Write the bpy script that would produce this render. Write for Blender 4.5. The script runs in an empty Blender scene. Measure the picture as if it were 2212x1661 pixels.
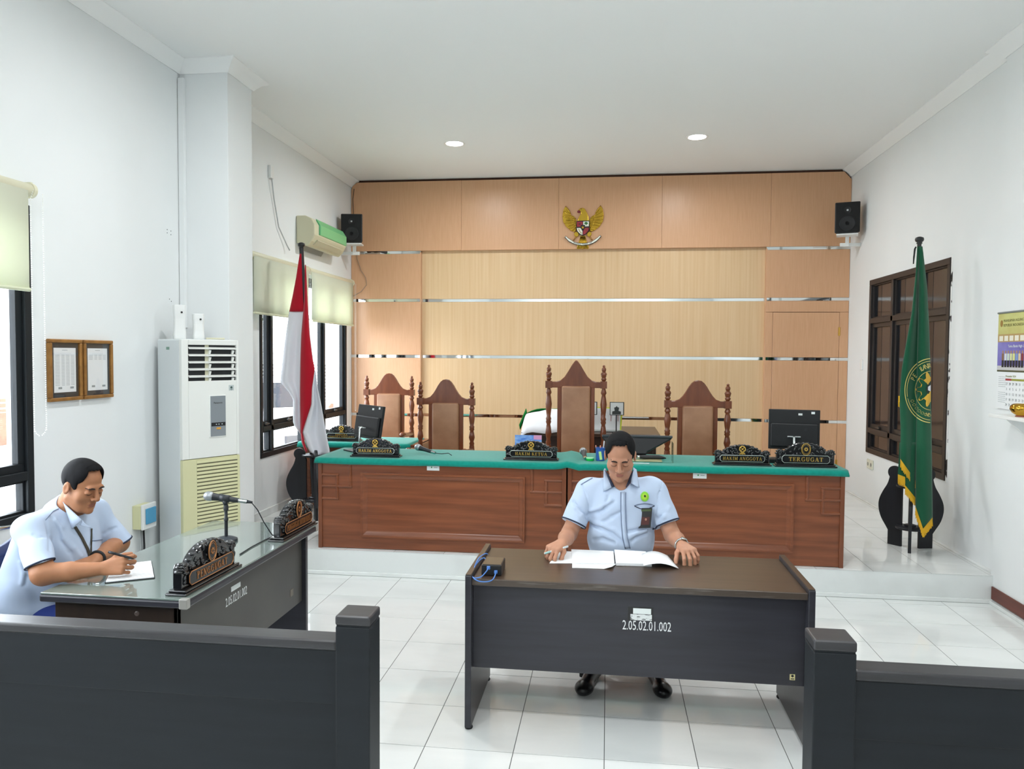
import bpy, bmesh, math, random
import numpy as np
from mathutils import Vector, Matrix
from mathutils.bvhtree import BVHTree

S = bpy.context.scene
COL = S.collection
PI = math.pi
random.seed(7)
rng = np.random.default_rng(7)

# ------------------------------------------------------------------ camera
FPX = 1635.2
CAM = np.array([-.0024, -3.2573, 1.7546])
YAW, PITCH, ROLL = .1260, .0383, .0064


def cam_rows():
    f = np.array([-math.sin(YAW) * math.cos(PITCH), math.cos(YAW) * math.cos(PITCH), -math.sin(PITCH)])
    r = np.array([math.cos(YAW), math.sin(YAW), 0.])
    u = np.cross(r, f)
    c, s = math.cos(ROLL), math.sin(ROLL)
    return np.array([c * r + s * u, -s * r + c * u, f])


CR = cam_rows()


def at(px, py, **k):
    """point where the ray of a photo pixel meets the plane x=, y= or z="""
    d = np.array([(px - 1106) / FPX, -(py - 830.5) / FPX, 1.]) @ CR
    a = list(k)[0]
    i = 'xyz'.index(a)
    t = (k[a] - CAM[i]) / d[i]
    return Vector(CAM + t * d)


cd = bpy.data.cameras.new('camera')
cam = bpy.data.objects.new('camera', cd)
COL.objects.link(cam)
cd.sensor_fit = 'HORIZONTAL'
cd.sensor_width = 36.0
cd.lens = FPX / 2212 * 36.0
cd.clip_start = .05
mw = Matrix.Identity(4)
for i in range(3):
    mw[i][0], mw[i][1], mw[i][2], mw[i][3] = CR[0][i], CR[1][i], -CR[2][i], CAM[i]
cam.matrix_world = mw
S.camera = cam

# ------------------------------------------------------------------ world, exposure
S.view_settings.view_transform = 'Standard'
S.view_settings.look = 'None'
S.view_settings.gamma = 1.0
S.view_settings.use_curve_mapping = False
S.view_settings.exposure = 0.12
W = bpy.data.worlds.new('overcast_sky')
S.world = W
W.use_nodes = True
bg = W.node_tree.nodes['Background']
bg.inputs[0].default_value = (.86, .93, 1.0, 1)
bg.inputs[1].default_value = 12.0
LAMP_W = 25.5          # watts of one ceiling downlight


# ------------------------------------------------------------------ materials
def hexc(h):
    o = []
    for i in (0, 2, 4):
        c = int(h[i:i + 2], 16) / 255
        o.append(c / 12.92 if c <= .04045 else ((c + .055) / 1.055) ** 2.4)
    return (*o, 1)


MATS = {}


def mat(name, col, rough=.5, metal=0., spec=.5, col2=None, scale=6., stretch=(1, 1, 1), fac=(.35, .7),
        bump=0., bscale=None, coat=0., trans=0., detail=5., sheen=0., noise_rough=0.):
    if name in MATS:
        return MATS[name]
    m = bpy.data.materials.new(name)
    m.use_nodes = True
    nt = m.node_tree
    b = nt.nodes['Principled BSDF']
    b.inputs['Base Color'].default_value = hexc(col)
    b.inputs['Roughness'].default_value = rough
    b.inputs['Metallic'].default_value = metal
    b.inputs['Specular IOR Level'].default_value = spec
    b.inputs['Coat Weight'].default_value = coat
    b.inputs['Coat Roughness'].default_value = .12
    b.inputs['Transmission Weight'].default_value = trans
    if sheen:
        b.inputs['Sheen Weight'].default_value = sheen
    if col2 or bump:
        tc = nt.nodes.new('ShaderNodeTexCoord')
        mp = nt.nodes.new('ShaderNodeMapping')
        mp.inputs['Scale'].default_value = stretch
        nt.links.new(tc.outputs['Object'], mp.inputs[0])
        n = nt.nodes.new('ShaderNodeTexNoise')
        n.inputs['Scale'].default_value = scale
        n.inputs['Detail'].default_value = detail
        nt.links.new(mp.outputs[0], n.inputs['Vector'])
        if col2:
            r = nt.nodes.new('ShaderNodeValToRGB')
            r.color_ramp.elements[0].position = fac[0]
            r.color_ramp.elements[1].position = fac[1]
            r.color_ramp.elements[0].color = hexc(col)
            r.color_ramp.elements[1].color = hexc(col2)
            nt.links.new(n.outputs[0], r.inputs[0])
            nt.links.new(r.outputs[0], b.inputs['Base Color'])
        if bump:
            n2 = n
            if bscale:
                n2 = nt.nodes.new('ShaderNodeTexNoise')
                n2.inputs['Scale'].default_value = bscale
                n2.inputs['Detail'].default_value = 4
                nt.links.new(mp.outputs[0], n2.inputs['Vector'])
            bp = nt.nodes.new('ShaderNodeBump')
            bp.inputs['Strength'].default_value = bump
            bp.inputs['Distance'].default_value = .004
            nt.links.new(n2.outputs[0], bp.inputs['Height'])
            nt.links.new(bp.outputs[0], b.inputs['Normal'])
    MATS[name] = m
    return m


def glassmat(name, tint='ffffff', refl=.08, rough=.02):
    """clear pane: lets light through, mirrors a little at grazing angles"""
    if name in MATS:
        return MATS[name]
    m = bpy.data.materials.new(name)
    m.use_nodes = True
    nt = m.node_tree
    nt.nodes.clear()
    out = nt.nodes.new('ShaderNodeOutputMaterial')
    mix = nt.nodes.new('ShaderNodeMixShader')
    tr = nt.nodes.new('ShaderNodeBsdfTransparent')
    tr.inputs[0].default_value = hexc(tint)
    gl = nt.nodes.new('ShaderNodeBsdfGlossy')
    gl.inputs['Roughness'].default_value = rough
    lw = nt.nodes.new('ShaderNodeLayerWeight')
    pw = nt.nodes.new('ShaderNodeMath')
    pw.operation = 'POWER'
    pw.inputs[1].default_value = 4.
    ma = nt.nodes.new('ShaderNodeMath')
    ma.operation = 'MULTIPLY_ADD'
    ma.inputs[1].default_value = .6
    ma.inputs[2].default_value = refl * .5
    nt.links.new(lw.outputs['Facing'], pw.inputs[0])
    nt.links.new(pw.outputs[0], ma.inputs[0])
    nt.links.new(ma.outputs[0], mix.inputs[0])
    nt.links.new(tr.outputs[0], mix.inputs[1])
    nt.links.new(gl.outputs[0], mix.inputs[2])
    nt.links.new(mix.outputs[0], out.inputs[0])
    MATS[name] = m
    return m


def emit(name, col, s):
    if name in MATS:
        return MATS[name]
    m = bpy.data.materials.new(name)
    m.use_nodes = True
    b = m.node_tree.nodes['Principled BSDF']
    b.inputs['Base Color'].default_value = hexc(col)
    b.inputs['Emission Color'].default_value = hexc(col)
    b.inputs['Emission Strength'].default_value = s
    MATS[name] = m
    return m


def translucent(name, col, t=.5):
    """fabric that lets some light shine through"""
    if name in MATS:
        return MATS[name]
    m = bpy.data.materials.new(name)
    m.use_nodes = True
    nt = m.node_tree
    b = nt.nodes['Principled BSDF']
    b.inputs['Base Color'].default_value = hexc(col)
    b.inputs['Roughness'].default_value = .85
    b.inputs['Specular IOR Level'].default_value = .15
    tl = nt.nodes.new('ShaderNodeBsdfTranslucent')
    tl.inputs[0].default_value = hexc(col)
    mix = nt.nodes.new('ShaderNodeMixShader')
    mix.inputs[0].default_value = t
    nt.links.new(b.outputs[0], mix.inputs[1])
    nt.links.new(tl.outputs[0], mix.inputs[2])
    nt.links.new(mix.outputs[0], nt.nodes['Material Output'].inputs[0])
    MATS[name] = m
    return m


# ------------------------------------------------------------------ mesh building
class MB:
    def __init__(s):
        s.v = []
        s.f = []

    def add(s, vs, fs):
        o = len(s.v)
        s.v += [tuple(v) for v in vs]
        s.f += [tuple(i + o for i in f) for f in fs]
        return s

    def box(s, x0, x1, y0, y1, z0, z1):
        x0, x1 = min(x0, x1), max(x0, x1)
        y0, y1 = min(y0, y1), max(y0, y1)
        z0, z1 = min(z0, z1), max(z0, z1)
        v = [(x, y, z) for z in (z0, z1) for y in (y0, y1) for x in (x0, x1)]
        return s.add(v, [(0, 2, 3, 1), (4, 5, 7, 6), (0, 1, 5, 4), (2, 6, 7, 3), (0, 4, 6, 2), (1, 3, 7, 5)])

    def prism(s, poly, a, b, axis='y'):
        """outline (two coordinates) pushed from a to b along axis; x:(y,z) y:(x,z) z:(x,y)"""
        ar = sum(poly[i][0] * poly[(i + 1) % len(poly)][1] - poly[(i + 1) % len(poly)][0] * poly[i][1] for i in range(len(poly)))
        if ar < 0:
            poly = poly[::-1]
        if a > b:
            a, b = b, a
        def p(u, w, t):
            return {'x': (t, u, w), 'y': (u, t, w), 'z': (u, w, t)}[axis]
        n = len(poly)
        v = [p(u, w, a) for u, w in poly] + [p(u, w, b) for u, w in poly]
        sides = [(i, (i + 1) % n, n + (i + 1) % n, n + i) for i in range(n)]
        fs = [tuple(range(n))[::-1], tuple(range(n, 2 * n))] + sides
        if axis == 'y':
            fs = [f[::-1] for f in fs]
        return s.add(v, fs)

    def lathe(s, prof, c=(0, 0, 0), n=16, axis='z'):
        v, f = [], []
        for r, h in prof:
            for i in range(n):
                a = 2 * PI * i / n
                p = (r * math.cos(a), r * math.sin(a), h)
                if axis == 'x':
                    p = (p[2], p[0], p[1])
                elif axis == 'y':
                    p = (p[1], p[2], p[0])
                v.append((p[0] + c[0], p[1] + c[1], p[2] + c[2]))
        m = len(prof)
        for j in range(m - 1):
            for i in range(n):
                k = (i + 1) % n
                f.append((j * n + i, j * n + k, (j + 1) * n + k, (j + 1) * n + i))
        f.append(tuple(range(n))[::-1])
        f.append(tuple(range((m - 1) * n, m * n)))
        return s.add(v, f)

    def tube(s, path, r, n=8, close=False):
        P = [Vector(p) for p in path]
        m = len(P)
        rs = r if isinstance(r, (list, tuple)) else [r] * m
        v, f = [], []
        prev = None
        for j in range(m):
            if close:
                t = P[(j + 1) % m] - P[j - 1]
            else:
                t = P[min(j + 1, m - 1)] - P[max(j - 1, 0)]
            if t.length < 1e-9:
                t = Vector((0, 0, 1))
            t.normalize()
            if prev is None:
                u = t.orthogonal().normalized()
            else:
                u = (prev - t * prev.dot(t))
                u = u.normalized() if u.length > 1e-6 else t.orthogonal().normalized()
            prev = u
            w = t.cross(u)
            for i in range(n):
                a = 2 * PI * i / n
                q = P[j] + (u * math.cos(a) + w * math.sin(a)) * rs[j]
                v.append(tuple(q))
        for j in range(m if close else m - 1):
            k2 = (j + 1) % m
            for i in range(n):
                k = (i + 1) % n
                f.append((j * n + i, j * n + k, k2 * n + k, k2 * n + i))
        if not close:
            f.append(tuple(range(n))[::-1])
            f.append(tuple(range((m - 1) * n, m * n)))
        return s.add(v, f)

    def ball(s, c, r, n=10, m=6):
        rx, ry, rz = r if isinstance(r, (tuple, list)) else (r, r, r)
        v = [(c[0], c[1], c[2] - rz)]
        f = []
        for j in range(1, m):
            b = -PI / 2 + PI * j / m
            for i in range(n):
                a = 2 * PI * i / n
                v.append((c[0] + rx * math.cos(b) * math.cos(a), c[1] + ry * math.cos(b) * math.sin(a), c[2] + rz * math.sin(b)))
        v.append((c[0], c[1], c[2] + rz))
        for i in range(n):
            k = (i + 1) % n
            f.append((0, 1 + k, 1 + i))
            for j in range(m - 2):
                f.append((1 + j * n + i, 1 + j * n + k, 1 + (j + 1) * n + k, 1 + (j + 1) * n + i))
            f.append((1 + (m - 2) * n + i, 1 + (m - 2) * n + k, len(v) - 1))
        return s.add(v, f)

    def sheet(s, rows, th=0.0):
        """grid of points rows[j][i]; th gives it a back face"""
        m, n = len(rows), len(rows[0])
        v = [tuple(p) for r in rows for p in r]
        f = [(j * n + i, j * n + i + 1, (j + 1) * n + i + 1, (j + 1) * n + i) for j in range(m - 1) for i in range(n - 1)]
        return s.add(v, f)

    def xf(s, M4, start=0):
        for i in range(start, len(s.v)):
            s.v[i] = tuple(M4 @ Vector(s.v[i]))
        return s

    def mesh(s, name):
        me = bpy.data.meshes.new(name)
        me.from_pydata(s.v, [], s.f)
        me.update()
        return me


ROOTM = {}


def build(mb, name, m, parent=None, world=False, smooth=False, bevel=0., bseg=2, solid=0., subsurf=0, angle=None, fixn=False):
    me = mb.mesh(name) if isinstance(mb, MB) else mb
    o = bpy.data.objects.new(name, me)
    COL.objects.link(o)
    if m:
        me.materials.append(m)
    if fixn:
        bm = bmesh.new()
        bm.from_mesh(me)
        bmesh.ops.recalc_face_normals(bm, faces=bm.faces)
        bm.to_mesh(me)
        bm.free()
    if parent is not None:
        o.parent = parent
        rm = ROOTM.get(parent.name, Matrix.Identity(4))
        ROOTM[o.name] = rm
        if world:
            me.transform(rm.inverted())
    else:
        ROOTM[o.name] = Matrix.Identity(4)
    if smooth:
        me.polygons.foreach_set('use_smooth', [True] * len(me.polygons))
        if angle:
            me.set_sharp_from_angle(angle=math.radians(angle))
    if solid:
        md = o.modifiers.new('thick', 'SOLIDIFY')
        md.thickness = solid
        md.offset = 0
    if bevel:
        md = o.modifiers.new('round', 'BEVEL')
        md.width = bevel
        md.segments = bseg
        md.limit_method = 'ANGLE'
        md.angle_limit = math.radians(40)
        md.harden_normals = False
    if subsurf:
        md = o.modifiers.new('sub', 'SUBSURF')
        md.levels = md.render_levels = subsurf
    return o


def thing(name, label, cat, loc=(0, 0, 0), rz=0., group=None):
    o = bpy.data.objects.new(name, None)
    COL.objects.link(o)
    o.empty_display_size = .05
    o.location = loc
    o.rotation_euler = (0, 0, rz)
    o['label'] = label
    o['category'] = cat
    if group:
        o['group'] = group
    ROOTM[o.name] = Matrix.Translation(Vector(loc)) @ Matrix.Rotation(rz, 4, 'Z')
    return o


def tag(o, label, cat, group=None):
    o['label'] = label
    o['category'] = cat
    if group:
        o['group'] = group
    return o


def struct(o):
    o['kind'] = 'structure'
    return o


def copy_tree(o, parent=None):
    c = o.copy()
    COL.objects.link(c)
    c.parent = parent
    for ch in list(o.children):
        copy_tree(ch, c)
    return c


def text_mesh(txt, size, ext=.0008, align='CENTER'):
    cu = bpy.data.curves.new('txt', 'FONT')
    cu.body = txt
    cu.size = size
    cu.extrude = ext
    cu.align_x = align
    cu.align_y = 'CENTER'
    cu.resolution_u = 2
    o = bpy.data.objects.new('txt', cu)
    COL.objects.link(o)
    dg = bpy.context.evaluated_depsgraph_get()
    me = bpy.data.meshes.new_from_object(o.evaluated_get(dg))
    bpy.data.objects.remove(o)
    me.materials.clear()
    return me


def arc(cx, cy, r, a0, a1, n, ry=None):
    ry = r if ry is None else ry
    return [(cx + r * math.cos(math.radians(a0 + (a1 - a0) * i / n)), cy + ry * math.sin(math.radians(a0 + (a1 - a0) * i / n))) for i in range(n + 1)]


# ------------------------------------------------------------------ serif lettering
def _stroke(mb, p, q, w0, w1=None, y0=0., y1=-.002):
    w1 = w0 if w1 is None else w1
    p, q = Vector(p), Vector(q)
    # thickness measured horizontally for steep strokes, vertically for flat ones
    if abs(q.y - p.y) > abs(q.x - p.x) * .6:
        poly = [(p.x - w0 / 2, p.y), (p.x + w0 / 2, p.y), (q.x + w1 / 2, q.y), (q.x - w1 / 2, q.y)]
    else:
        poly = [(p.x, p.y - w0 / 2), (q.x, q.y - w1 / 2), (q.x, q.y + w1 / 2), (p.x, p.y + w0 / 2)]
    mb.prism(poly, y0, y1, 'y')


def _bowl(mb, cx, cy, rx, ry, a0, a1, T, t, y0, y1, n=10):
    pts = []
    for i in range(n + 1):
        a = math.radians(a0 + (a1 - a0) * i / n)
        w = t + (T - t) * abs(math.cos(a))
        c, s_ = math.cos(a), math.sin(a)
        pts.append(((cx + rx * c, cy + ry * s_), (cx + (rx - w) * c, cy + (ry - t - (w - t) * .25) * s_)))
    for i in range(n):
        mb.prism([pts[i][0], pts[i + 1][0], pts[i + 1][1], pts[i][1]], y0, y1, 'y')


def serif_text(txt, h, y1=-.002, squeeze=1., gap=.17):
    """bold roman capitals, drawn stroke by stroke; centred on x, standing on z=0, facing -y"""
    T, t, sf = .2, .075, .07
    mb = MB()
    x = 0.

    def S_(p, q, w0, w1=None):
        _stroke(mb, (x + p[0], p[1]), (x + q[0], q[1]), w0, w1, 0, y1 / h)

    def B_(cx, cy, rx, ry, a0, a1):
        _bowl(mb, x + cx, cy, rx, ry, a0, a1, T, t, 0, y1 / h)

    def foot(cx, z, w=.3):
        S_((cx - w / 2, z), (cx + w / 2, z), sf)

    def stem(cx, w=T):
        S_((cx, 0), (cx, 1), w)
        foot(cx, sf / 2, w + .16)
        foot(cx, 1 - sf / 2, w + .16)
    for ch in txt:
        if ch == ' ':
            x += .38
            continue
        if ch == 'I':
            stem(.18); w = .36
        elif ch == 'H':
            stem(.18); stem(.68); S_((.18, .5), (.68, .5), t); w = .86
        elif ch == 'A':
            S_((.1, 0), (.42, 1), t + .02); S_((.72, 0), (.42, 1), T + .03, T); S_((.2, .32), (.62, .32), t)
            foot(.1, sf / 2, .26); foot(.72, sf / 2, .36); w = .86
        elif ch == 'K':
            stem(.18); S_((.24, .42), (.66, 1), t + .02); S_((.72, 0), (.36, .6), T + .03, T); foot(.66, 1 - sf / 2, .24); foot(.72, sf / 2, .32); w = .86
        elif ch == 'M':
            S_((.12, 0), (.12, 1), t + .02); S_((.16, 1), (.46, .05), T, T * .8); S_((.46, .05), (.78, 1), t + .02); stem(.84); foot(.12, sf / 2, .24); foot(.1, 1 - sf / 2, .24); w = 1.02
        elif ch == 'N':
            S_((.12, 0), (.12, 1), t + .02); S_((.14, 1), (.66, 0), T, T); S_((.68, 0), (.68, 1), t + .02); foot(.12, sf / 2, .24); foot(.08, 1 - sf / 2, .2); foot(.68, 1 - sf / 2, .24); w = .82
        elif ch == 'G':
            B_(.42, .5, .4, .52, 50, 330); S_((.74, .05), (.74, .46), T * .8); foot(.72, .46, .3); S_((.7, .72), (.7, 1), t); w = .88
        elif ch == 'O':
            B_(.42, .5, .41, .52, 0, 360); w = .84
        elif ch == 'T':
            S_((.38, 0), (.38, 1), T); S_((.04, .96), (.72, .96), t); S_((.05, .72), (.05, .98), t); S_((.71, .72), (.71, .98), t); foot(.38, sf / 2, .36); w = .76
        elif ch == 'E':
            stem(.18); S_((.2, .965), (.62, .965), t); S_((.2, .035), (.66, .035), t); S_((.2, .52), (.5, .52), t); S_((.6, .75), (.6, .99), t); S_((.64, .01), (.64, .26), t); S_((.48, .4), (.48, .64), t); w = .7
        elif ch == 'U':
            S_((.18, .34), (.18, 1), T); S_((.66, .34), (.66, 1), t + .02); B_(.385, .36, .305, .38, 180, 360); foot(.18, 1 - sf / 2, .34); foot(.66, 1 - sf / 2, .26); w = .82
        elif ch in 'PR':
            stem(.18); B_(.3, .74, .36, .28, -90, 90); S_((.2, .965), (.32, .965), t); S_((.2, .5), (.32, .5), t)
            w = .68
            if ch == 'R':
                S_((.74, 0), (.42, .5), T + .02, T); foot(.76, sf / 2, .24); w = .86
        elif ch == 'S':
            B_(.33, .73, .28, .29, 30, 270); B_(.33, .27, .3, .29, -150, 90); w = .64
        elif ch == 'V':
            S_((.12, 1), (.42, 0), T + .02, T); S_((.74, 1), (.42, 0), t + .02); foot(.12, 1 - sf / 2, .34); foot(.74, 1 - sf / 2, .24); w = .84
        else:
            w = .5
        x += w + gap
    tot = x - gap
    mb.v = [((a - tot / 2) * h * squeeze, b * h, c * h) for a, b, c in mb.v]
    return mb, tot * h * squeeze
# ================================================================== the room
XL, XR, XR2 = -3.25, 2.75, 2.79       # left wall, right wall (near / on the platform)
YB, YF = 6.2, -5.2                    # wall behind the judges, wall behind the viewer
ZC, ZP = 3.95, .20                    # ceiling, platform
YS = 2.50                             # platform edge

M_wall = mat('white_wall_paint', 'eff2f2', .75, spec=.25, col2='ebefef', scale=1.2, bump=.05, bscale=60)
M_ceil = mat('white_ceiling_paint', 'f5f7f6', .85, spec=.15)
M_tile = mat('white_marbled_tile', 'ecefed', .075, col2='dce0de', scale=1.6, stretch=(1, 2.6, 1), fac=(.45, .8), spec=.5)
M_grout = mat('grey_grout', '5f625f', .9)
M_black = mat('black_aluminium', '1f2326', .5, spec=.22)
M_brownal = mat('dark_brown_aluminium', '2f2b2a', .4, spec=.4)
M_pane = glassmat('clear_pane')
M_blind = translucent('cream_blind_fabric', 'ebeedb', .30)
M_ivory = mat('ivory_plastic', 'dcd9bd', .45)
M_white_pl = mat('white_plastic', 'eceeec', .35)

floor = build(MB().box(XL - .15, XR + .15, YF - .1, YS + .05, -.12, -.0014), 'floor', M_grout)
struct(floor)
tile_me = {}


def tiles(root, x0, x1, y0, y1, ox, oy, z, th, s=.4, g=.0017):
    def cuts(a, b, o):
        k = math.ceil((a - o) / s - 1e-6)
        c = [a]
        while o + k * s < b - 1e-6:
            if o + k * s > a + 1e-6:
                c.append(o + k * s)
            k += 1
        return c + [b]
    cx, cy = cuts(x0, x1, ox), cuts(y0, y1, oy)
    for i in range(len(cx) - 1):
        for j in range(len(cy) - 1):
            w, d = cx[i + 1] - cx[i], cy[j + 1] - cy[j]
            if w < .012 or d < .012:
                continue
            key = (round(w, 3), round(d, 3), th)
            if key not in tile_me:
                b = .0006
                mb = MB()
                a_, c_ = w / 2 - g, d / 2 - g
                mb.add([(-a_, -c_, -th), (a_, -c_, -th), (a_, c_, -th), (-a_, c_, -th),
                        (-a_, -c_, -b), (a_, -c_, -b), (a_, c_, -b), (-a_, c_, -b),
                        (-a_ + b, -c_ + b, 0), (a_ - b, -c_ + b, 0), (a_ - b, c_ - b, 0), (-a_ + b, c_ - b, 0)],
                       [(0, 1, 5, 4), (1, 2, 6, 5), (2, 3, 7, 6), (3, 0, 4, 7),
                        (4, 5, 9, 8), (5, 6, 10, 9), (6, 7, 11, 10), (7, 4, 8, 11), (8, 9, 10, 11)])
                me = mb.mesh('floor_tile')
                me.materials.append(M_tile_rand)
                tile_me[key] = me
            o = bpy.data.objects.new('floor_tile', tile_me[key])
            COL.objects.link(o)
            o.parent = root
            o.location = ((cx[i] + cx[i + 1]) / 2, (cy[j] + cy[j + 1]) / 2, z)


def rand_tile():
    m = M_tile.copy()
    m.name = 'white_marbled_floor_tile'
    nt = m.node_tree
    oi = nt.nodes.new('ShaderNodeObjectInfo')
    mp = [n for n in nt.nodes if n.type == 'MAPPING'][0]
    mul = nt.nodes.new('ShaderNodeVectorMath')
    mul.operation = 'SCALE'
    comb = nt.nodes.new('ShaderNodeCombineXYZ')
    for k in range(3):
        nt.links.new(oi.outputs['Random'], comb.inputs[k])
    nt.links.new(comb.outputs[0], mul.inputs[0])
    mul.inputs['Scale'].default_value = 30
    nt.links.new(mul.outputs[0], mp.inputs['Location'])
    return m


M_tile_rand = rand_tile()
tiles(floor, XL, XR, -3.6, YS - .012, 0, 0, 0, .0014)

platform = struct(build(MB().box(XL - .1, XR2 + .1, YS, YB + .1, -.05, ZP - .003), 'platform',
                        mat('white_riser_paint', 'e4e8e6', .6, col2='d3d6d3', scale=2.3, fac=(.5, .85))))
build(MB().box(XL, XR2, YS + .001, YB - .02, ZP - .003, ZP - .0014), 'grout_bed', M_grout, platform)
tiles(platform, XL, XR2, YS - .004, YB - .05, 1.935, 2.783, ZP, .0014)
# low white skirting where floor meets platform and right wall
struct(build(MB().box(XL, XR, YS - .014, YS, .0005, .03), 'trim_1', M_tile, bevel=.003))
struct(build(MB().box(XR - .028, XR, -4.9, YS - .014, .0005, .026), 'trim_2', M_tile, bevel=.003))
struct(build(MB().box(XR2 - .03, XR2, YS, YB - .1, ZP, ZP + .012), 'trim_3', M_tile, bevel=.003))
struct(build(MB().box(XL, XL + .02, 2.54, YB - .1, ZP, ZP + .07), 'trim_4', M_tile, bevel=.003))
struct(build(MB().box(XR - .012, XR, -4.9, YS - .004, .034, .125), 'baseboard_right',
             mat('red_brown_board', '6d3527', .45, col2='5a2b20', scale=8, stretch=(1, .3, 3)), bevel=.003))

# --- left wall with two window openings
WN = (-2.6, .66, .80, 2.58)            # near window  y0 y1 z0 z1
WF = (3.50, 5.86, .765, 2.58)          # far window
wl = MB()
T = .16
for (a, b, c, d) in ((YF, WN[0], 0, ZC), (WN[0], WN[1], 0, WN[2]), (WN[0], WN[1], WN[3], ZC), (WN[1], WF[0], 0, ZC),
                     (WF[0], WF[1], 0, WF[2]), (WF[0], WF[1], WF[3], ZC), (WF[1], YB + .1, 0, ZC)):
    wl.box(XL - T, XL, a, b, c, d)
wall_left = struct(build(wl, 'wall_left', M_wall))
# pillar standing out of the left wall at the platform edge
PX, PYB = -2.865, 2.59
struct(build(MB().box(XL - .05, PX, 2.2, PYB, 0, ZC), 'wall_pillar', M_wall, bevel=.004))

# --- right wall
WR = (3.40, 5.34, .736, 2.585)
wr = MB()
wr.box(XR, XR + T, YF, 2.53, 0, ZC)
for (a, b, c, d) in ((2.53, WR[0], 0, ZC), (WR[0], WR[1], 0, WR[2]), (WR[0], WR[1], WR[3], ZC), (WR[1], YB + .1, 0, ZC)):
    wr.box(XR2, XR2 + T - .04, a, b, c, d)
wall_right = struct(build(wr, 'wall_right', M_wall))
struct(build(MB().box(XL - .2, XR + .2, YF - .12, YF, 0, ZC), 'wall_front', M_wall))
ceiling = struct(build(MB().box(XL - .2, XR + .2, YF - .12, YB + .15, ZC, ZC + .1), 'ceiling', M_ceil))

# --- cornice
cor = [(0, 0), (0, -.085), (.012, -.088), (.028, -.066), (.06, -.034), (.092, -.018), (.1, -.008), (.1, 0)]


def cornice(name, path):
    """moulding swept along the wall line, mitred at the corners; the room lies to the right of travel"""
    P = [Vector(p) for p in path]
    rows_ = []
    for i, p in enumerate(P):
        d0 = (P[i] - P[i - 1]).normalized() if i else (P[1] - P[0]).normalized()
        d1 = (P[i + 1] - P[i]).normalized() if i < len(P) - 1 else d0
        n0, n1 = Vector((d0.y, -d0.x)), Vector((d1.y, -d1.x))
        m_ = (n0 + n1) / (1 + n0.dot(n1))
        rows_.append([(p.x + m_.x * u, p.y + m_.y * u, ZC + w + .001) for u, w in cor])
    struct(build(MB().sheet(rows_), name, M_ceil, fixn=True, smooth=True, angle=25))


cornice('trim_5', [(XL, YF), (XL, 2.2), (PX, 2.2), (PX, PYB), (XL, PYB), (XL, YB)])
cornice('trim_6', [(XR2, YB), (XR2, 2.53), (XR, 2.53), (XR, YF)])

# --- wall behind the judges: laminate cladding with mirror strips
M_wood_o = mat('orange_laminate', 'd8aa84', .34, col2='d1a27b', scale=9, stretch=(9, 9, .5), fac=(.3, .7), spec=.4)
M_wood_y = mat('pale_beech_laminate', 'e0c29a', .36, col2='d6b386', scale=5, stretch=(7, 7, .16), fac=(.3, .72), spec=.4)
M_mirror = mat('mirror_strip', 'e8ecec', .04, metal=1.)
M_groove = mat('dark_groove', '4a2d1d', .8)
wall_back = struct(build(MB().box(XL - .1, XR2 + .1, YB - .02, YB + .15, 0, ZC), 'wall_back', M_wall))
YP = 6.06                              # face of the cladding
YR = 6.115                             # face of the recessed field
ZS = [3.04, 2.44, 1.735, .995]         # mirror strips
XA, XB_ = -2.345, 1.845                # recess
PXL, PXR = XL + .003, XR2 - .002
SH = .036


def panel(x0, x1, z0, z1, yf, m, clip=None, name='wall_panel'):
    g = .0007
    if clip == 'l':
        poly = [(x0 + g, z0 + g), (x1 - g, z0 + g), (x1 - g, z1), (x0 + .075, z1), (x0 + .02, z1 - .04), (x0 + g, z1 - .09)]
    elif clip == 'r':
        poly = [(x0 + g, z0 + g), (x1 - g, z0 + g), (x1 - g, z1 - .09), (x1 - .085, z1), (x0 + g, z1)]
    else:
        poly = [(x0 + g, z0 + g), (x1 - g, z0 + g), (x1 - g, z1 - g), (x0 + g, z1 - g)]
    return build(MB().prism(poly, yf, YB - .02, 'y'), name, m, wall_back, bevel=.002, bseg=1)


def strip(x0, x1, z, yf):
    build(MB().box(x0, x1, yf + .003, YB - .02, z - SH / 2 + .001, z + SH / 2 - .001), 'mirror_strip', M_mirror, wall_back)


# top band, five boards
zt = ZC - .03
xs = [PXL, -1.83, -.62, .62, 1.885, PXR]
for i in range(5):
    panel(xs[i], xs[i + 1], ZS[0] + SH / 2, zt, YP, M_wood_o, clip='l' if i == 0 else 'r' if i == 4 else None)
rows = [ZS[0], ZS[1], ZS[2], ZS[3], ZP - SH / 2]
DX0, DX1, DZ = 1.93, 2.685, 2.285      # concealed door
for r in range(4):
    z1, z0 = rows[r] - SH / 2, rows[r + 1] + SH / 2
    panel(PXL, XA, z0, z1, YP, M_wood_o)
    if r == 0:
        panel(XB_, PXR, z0, z1, YP, M_wood_o)
        strip(PXL, XA, rows[0], YP)
        strip(XB_, PXR, rows[0], YP)
        panel(XA, XB_, z0, z1 + SH + .02, YR, M_wood_y)
    else:
        strip(PXL, XA, rows[r], YP)
        strip(XA, XB_, rows[r], YR)
        panel(XA, XB_, z0, z1, YR, M_wood_y)
        if r == 1:
            strip(XB_, PXR, rows[r], YP)
            panel(XB_, PXR, DZ + .004, z1, YP, M_wood_o)
            panel(XB_, DX0 - .001, z0, DZ + .002, YP, M_wood_o)
            panel(DX1 + .001, PXR, z0, DZ + .002, YP, M_wood_o)
        else:
            panel(XB_, DX0 - .001, z0, z1, YP, M_wood_o)
            panel(DX1 + .001, PXR, z0, z1, YP, M_wood_o)
            strip(XB_, DX0 - .001, rows[r], YP)
            strip(DX1 + .001, PXR, rows[r], YP)
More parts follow.
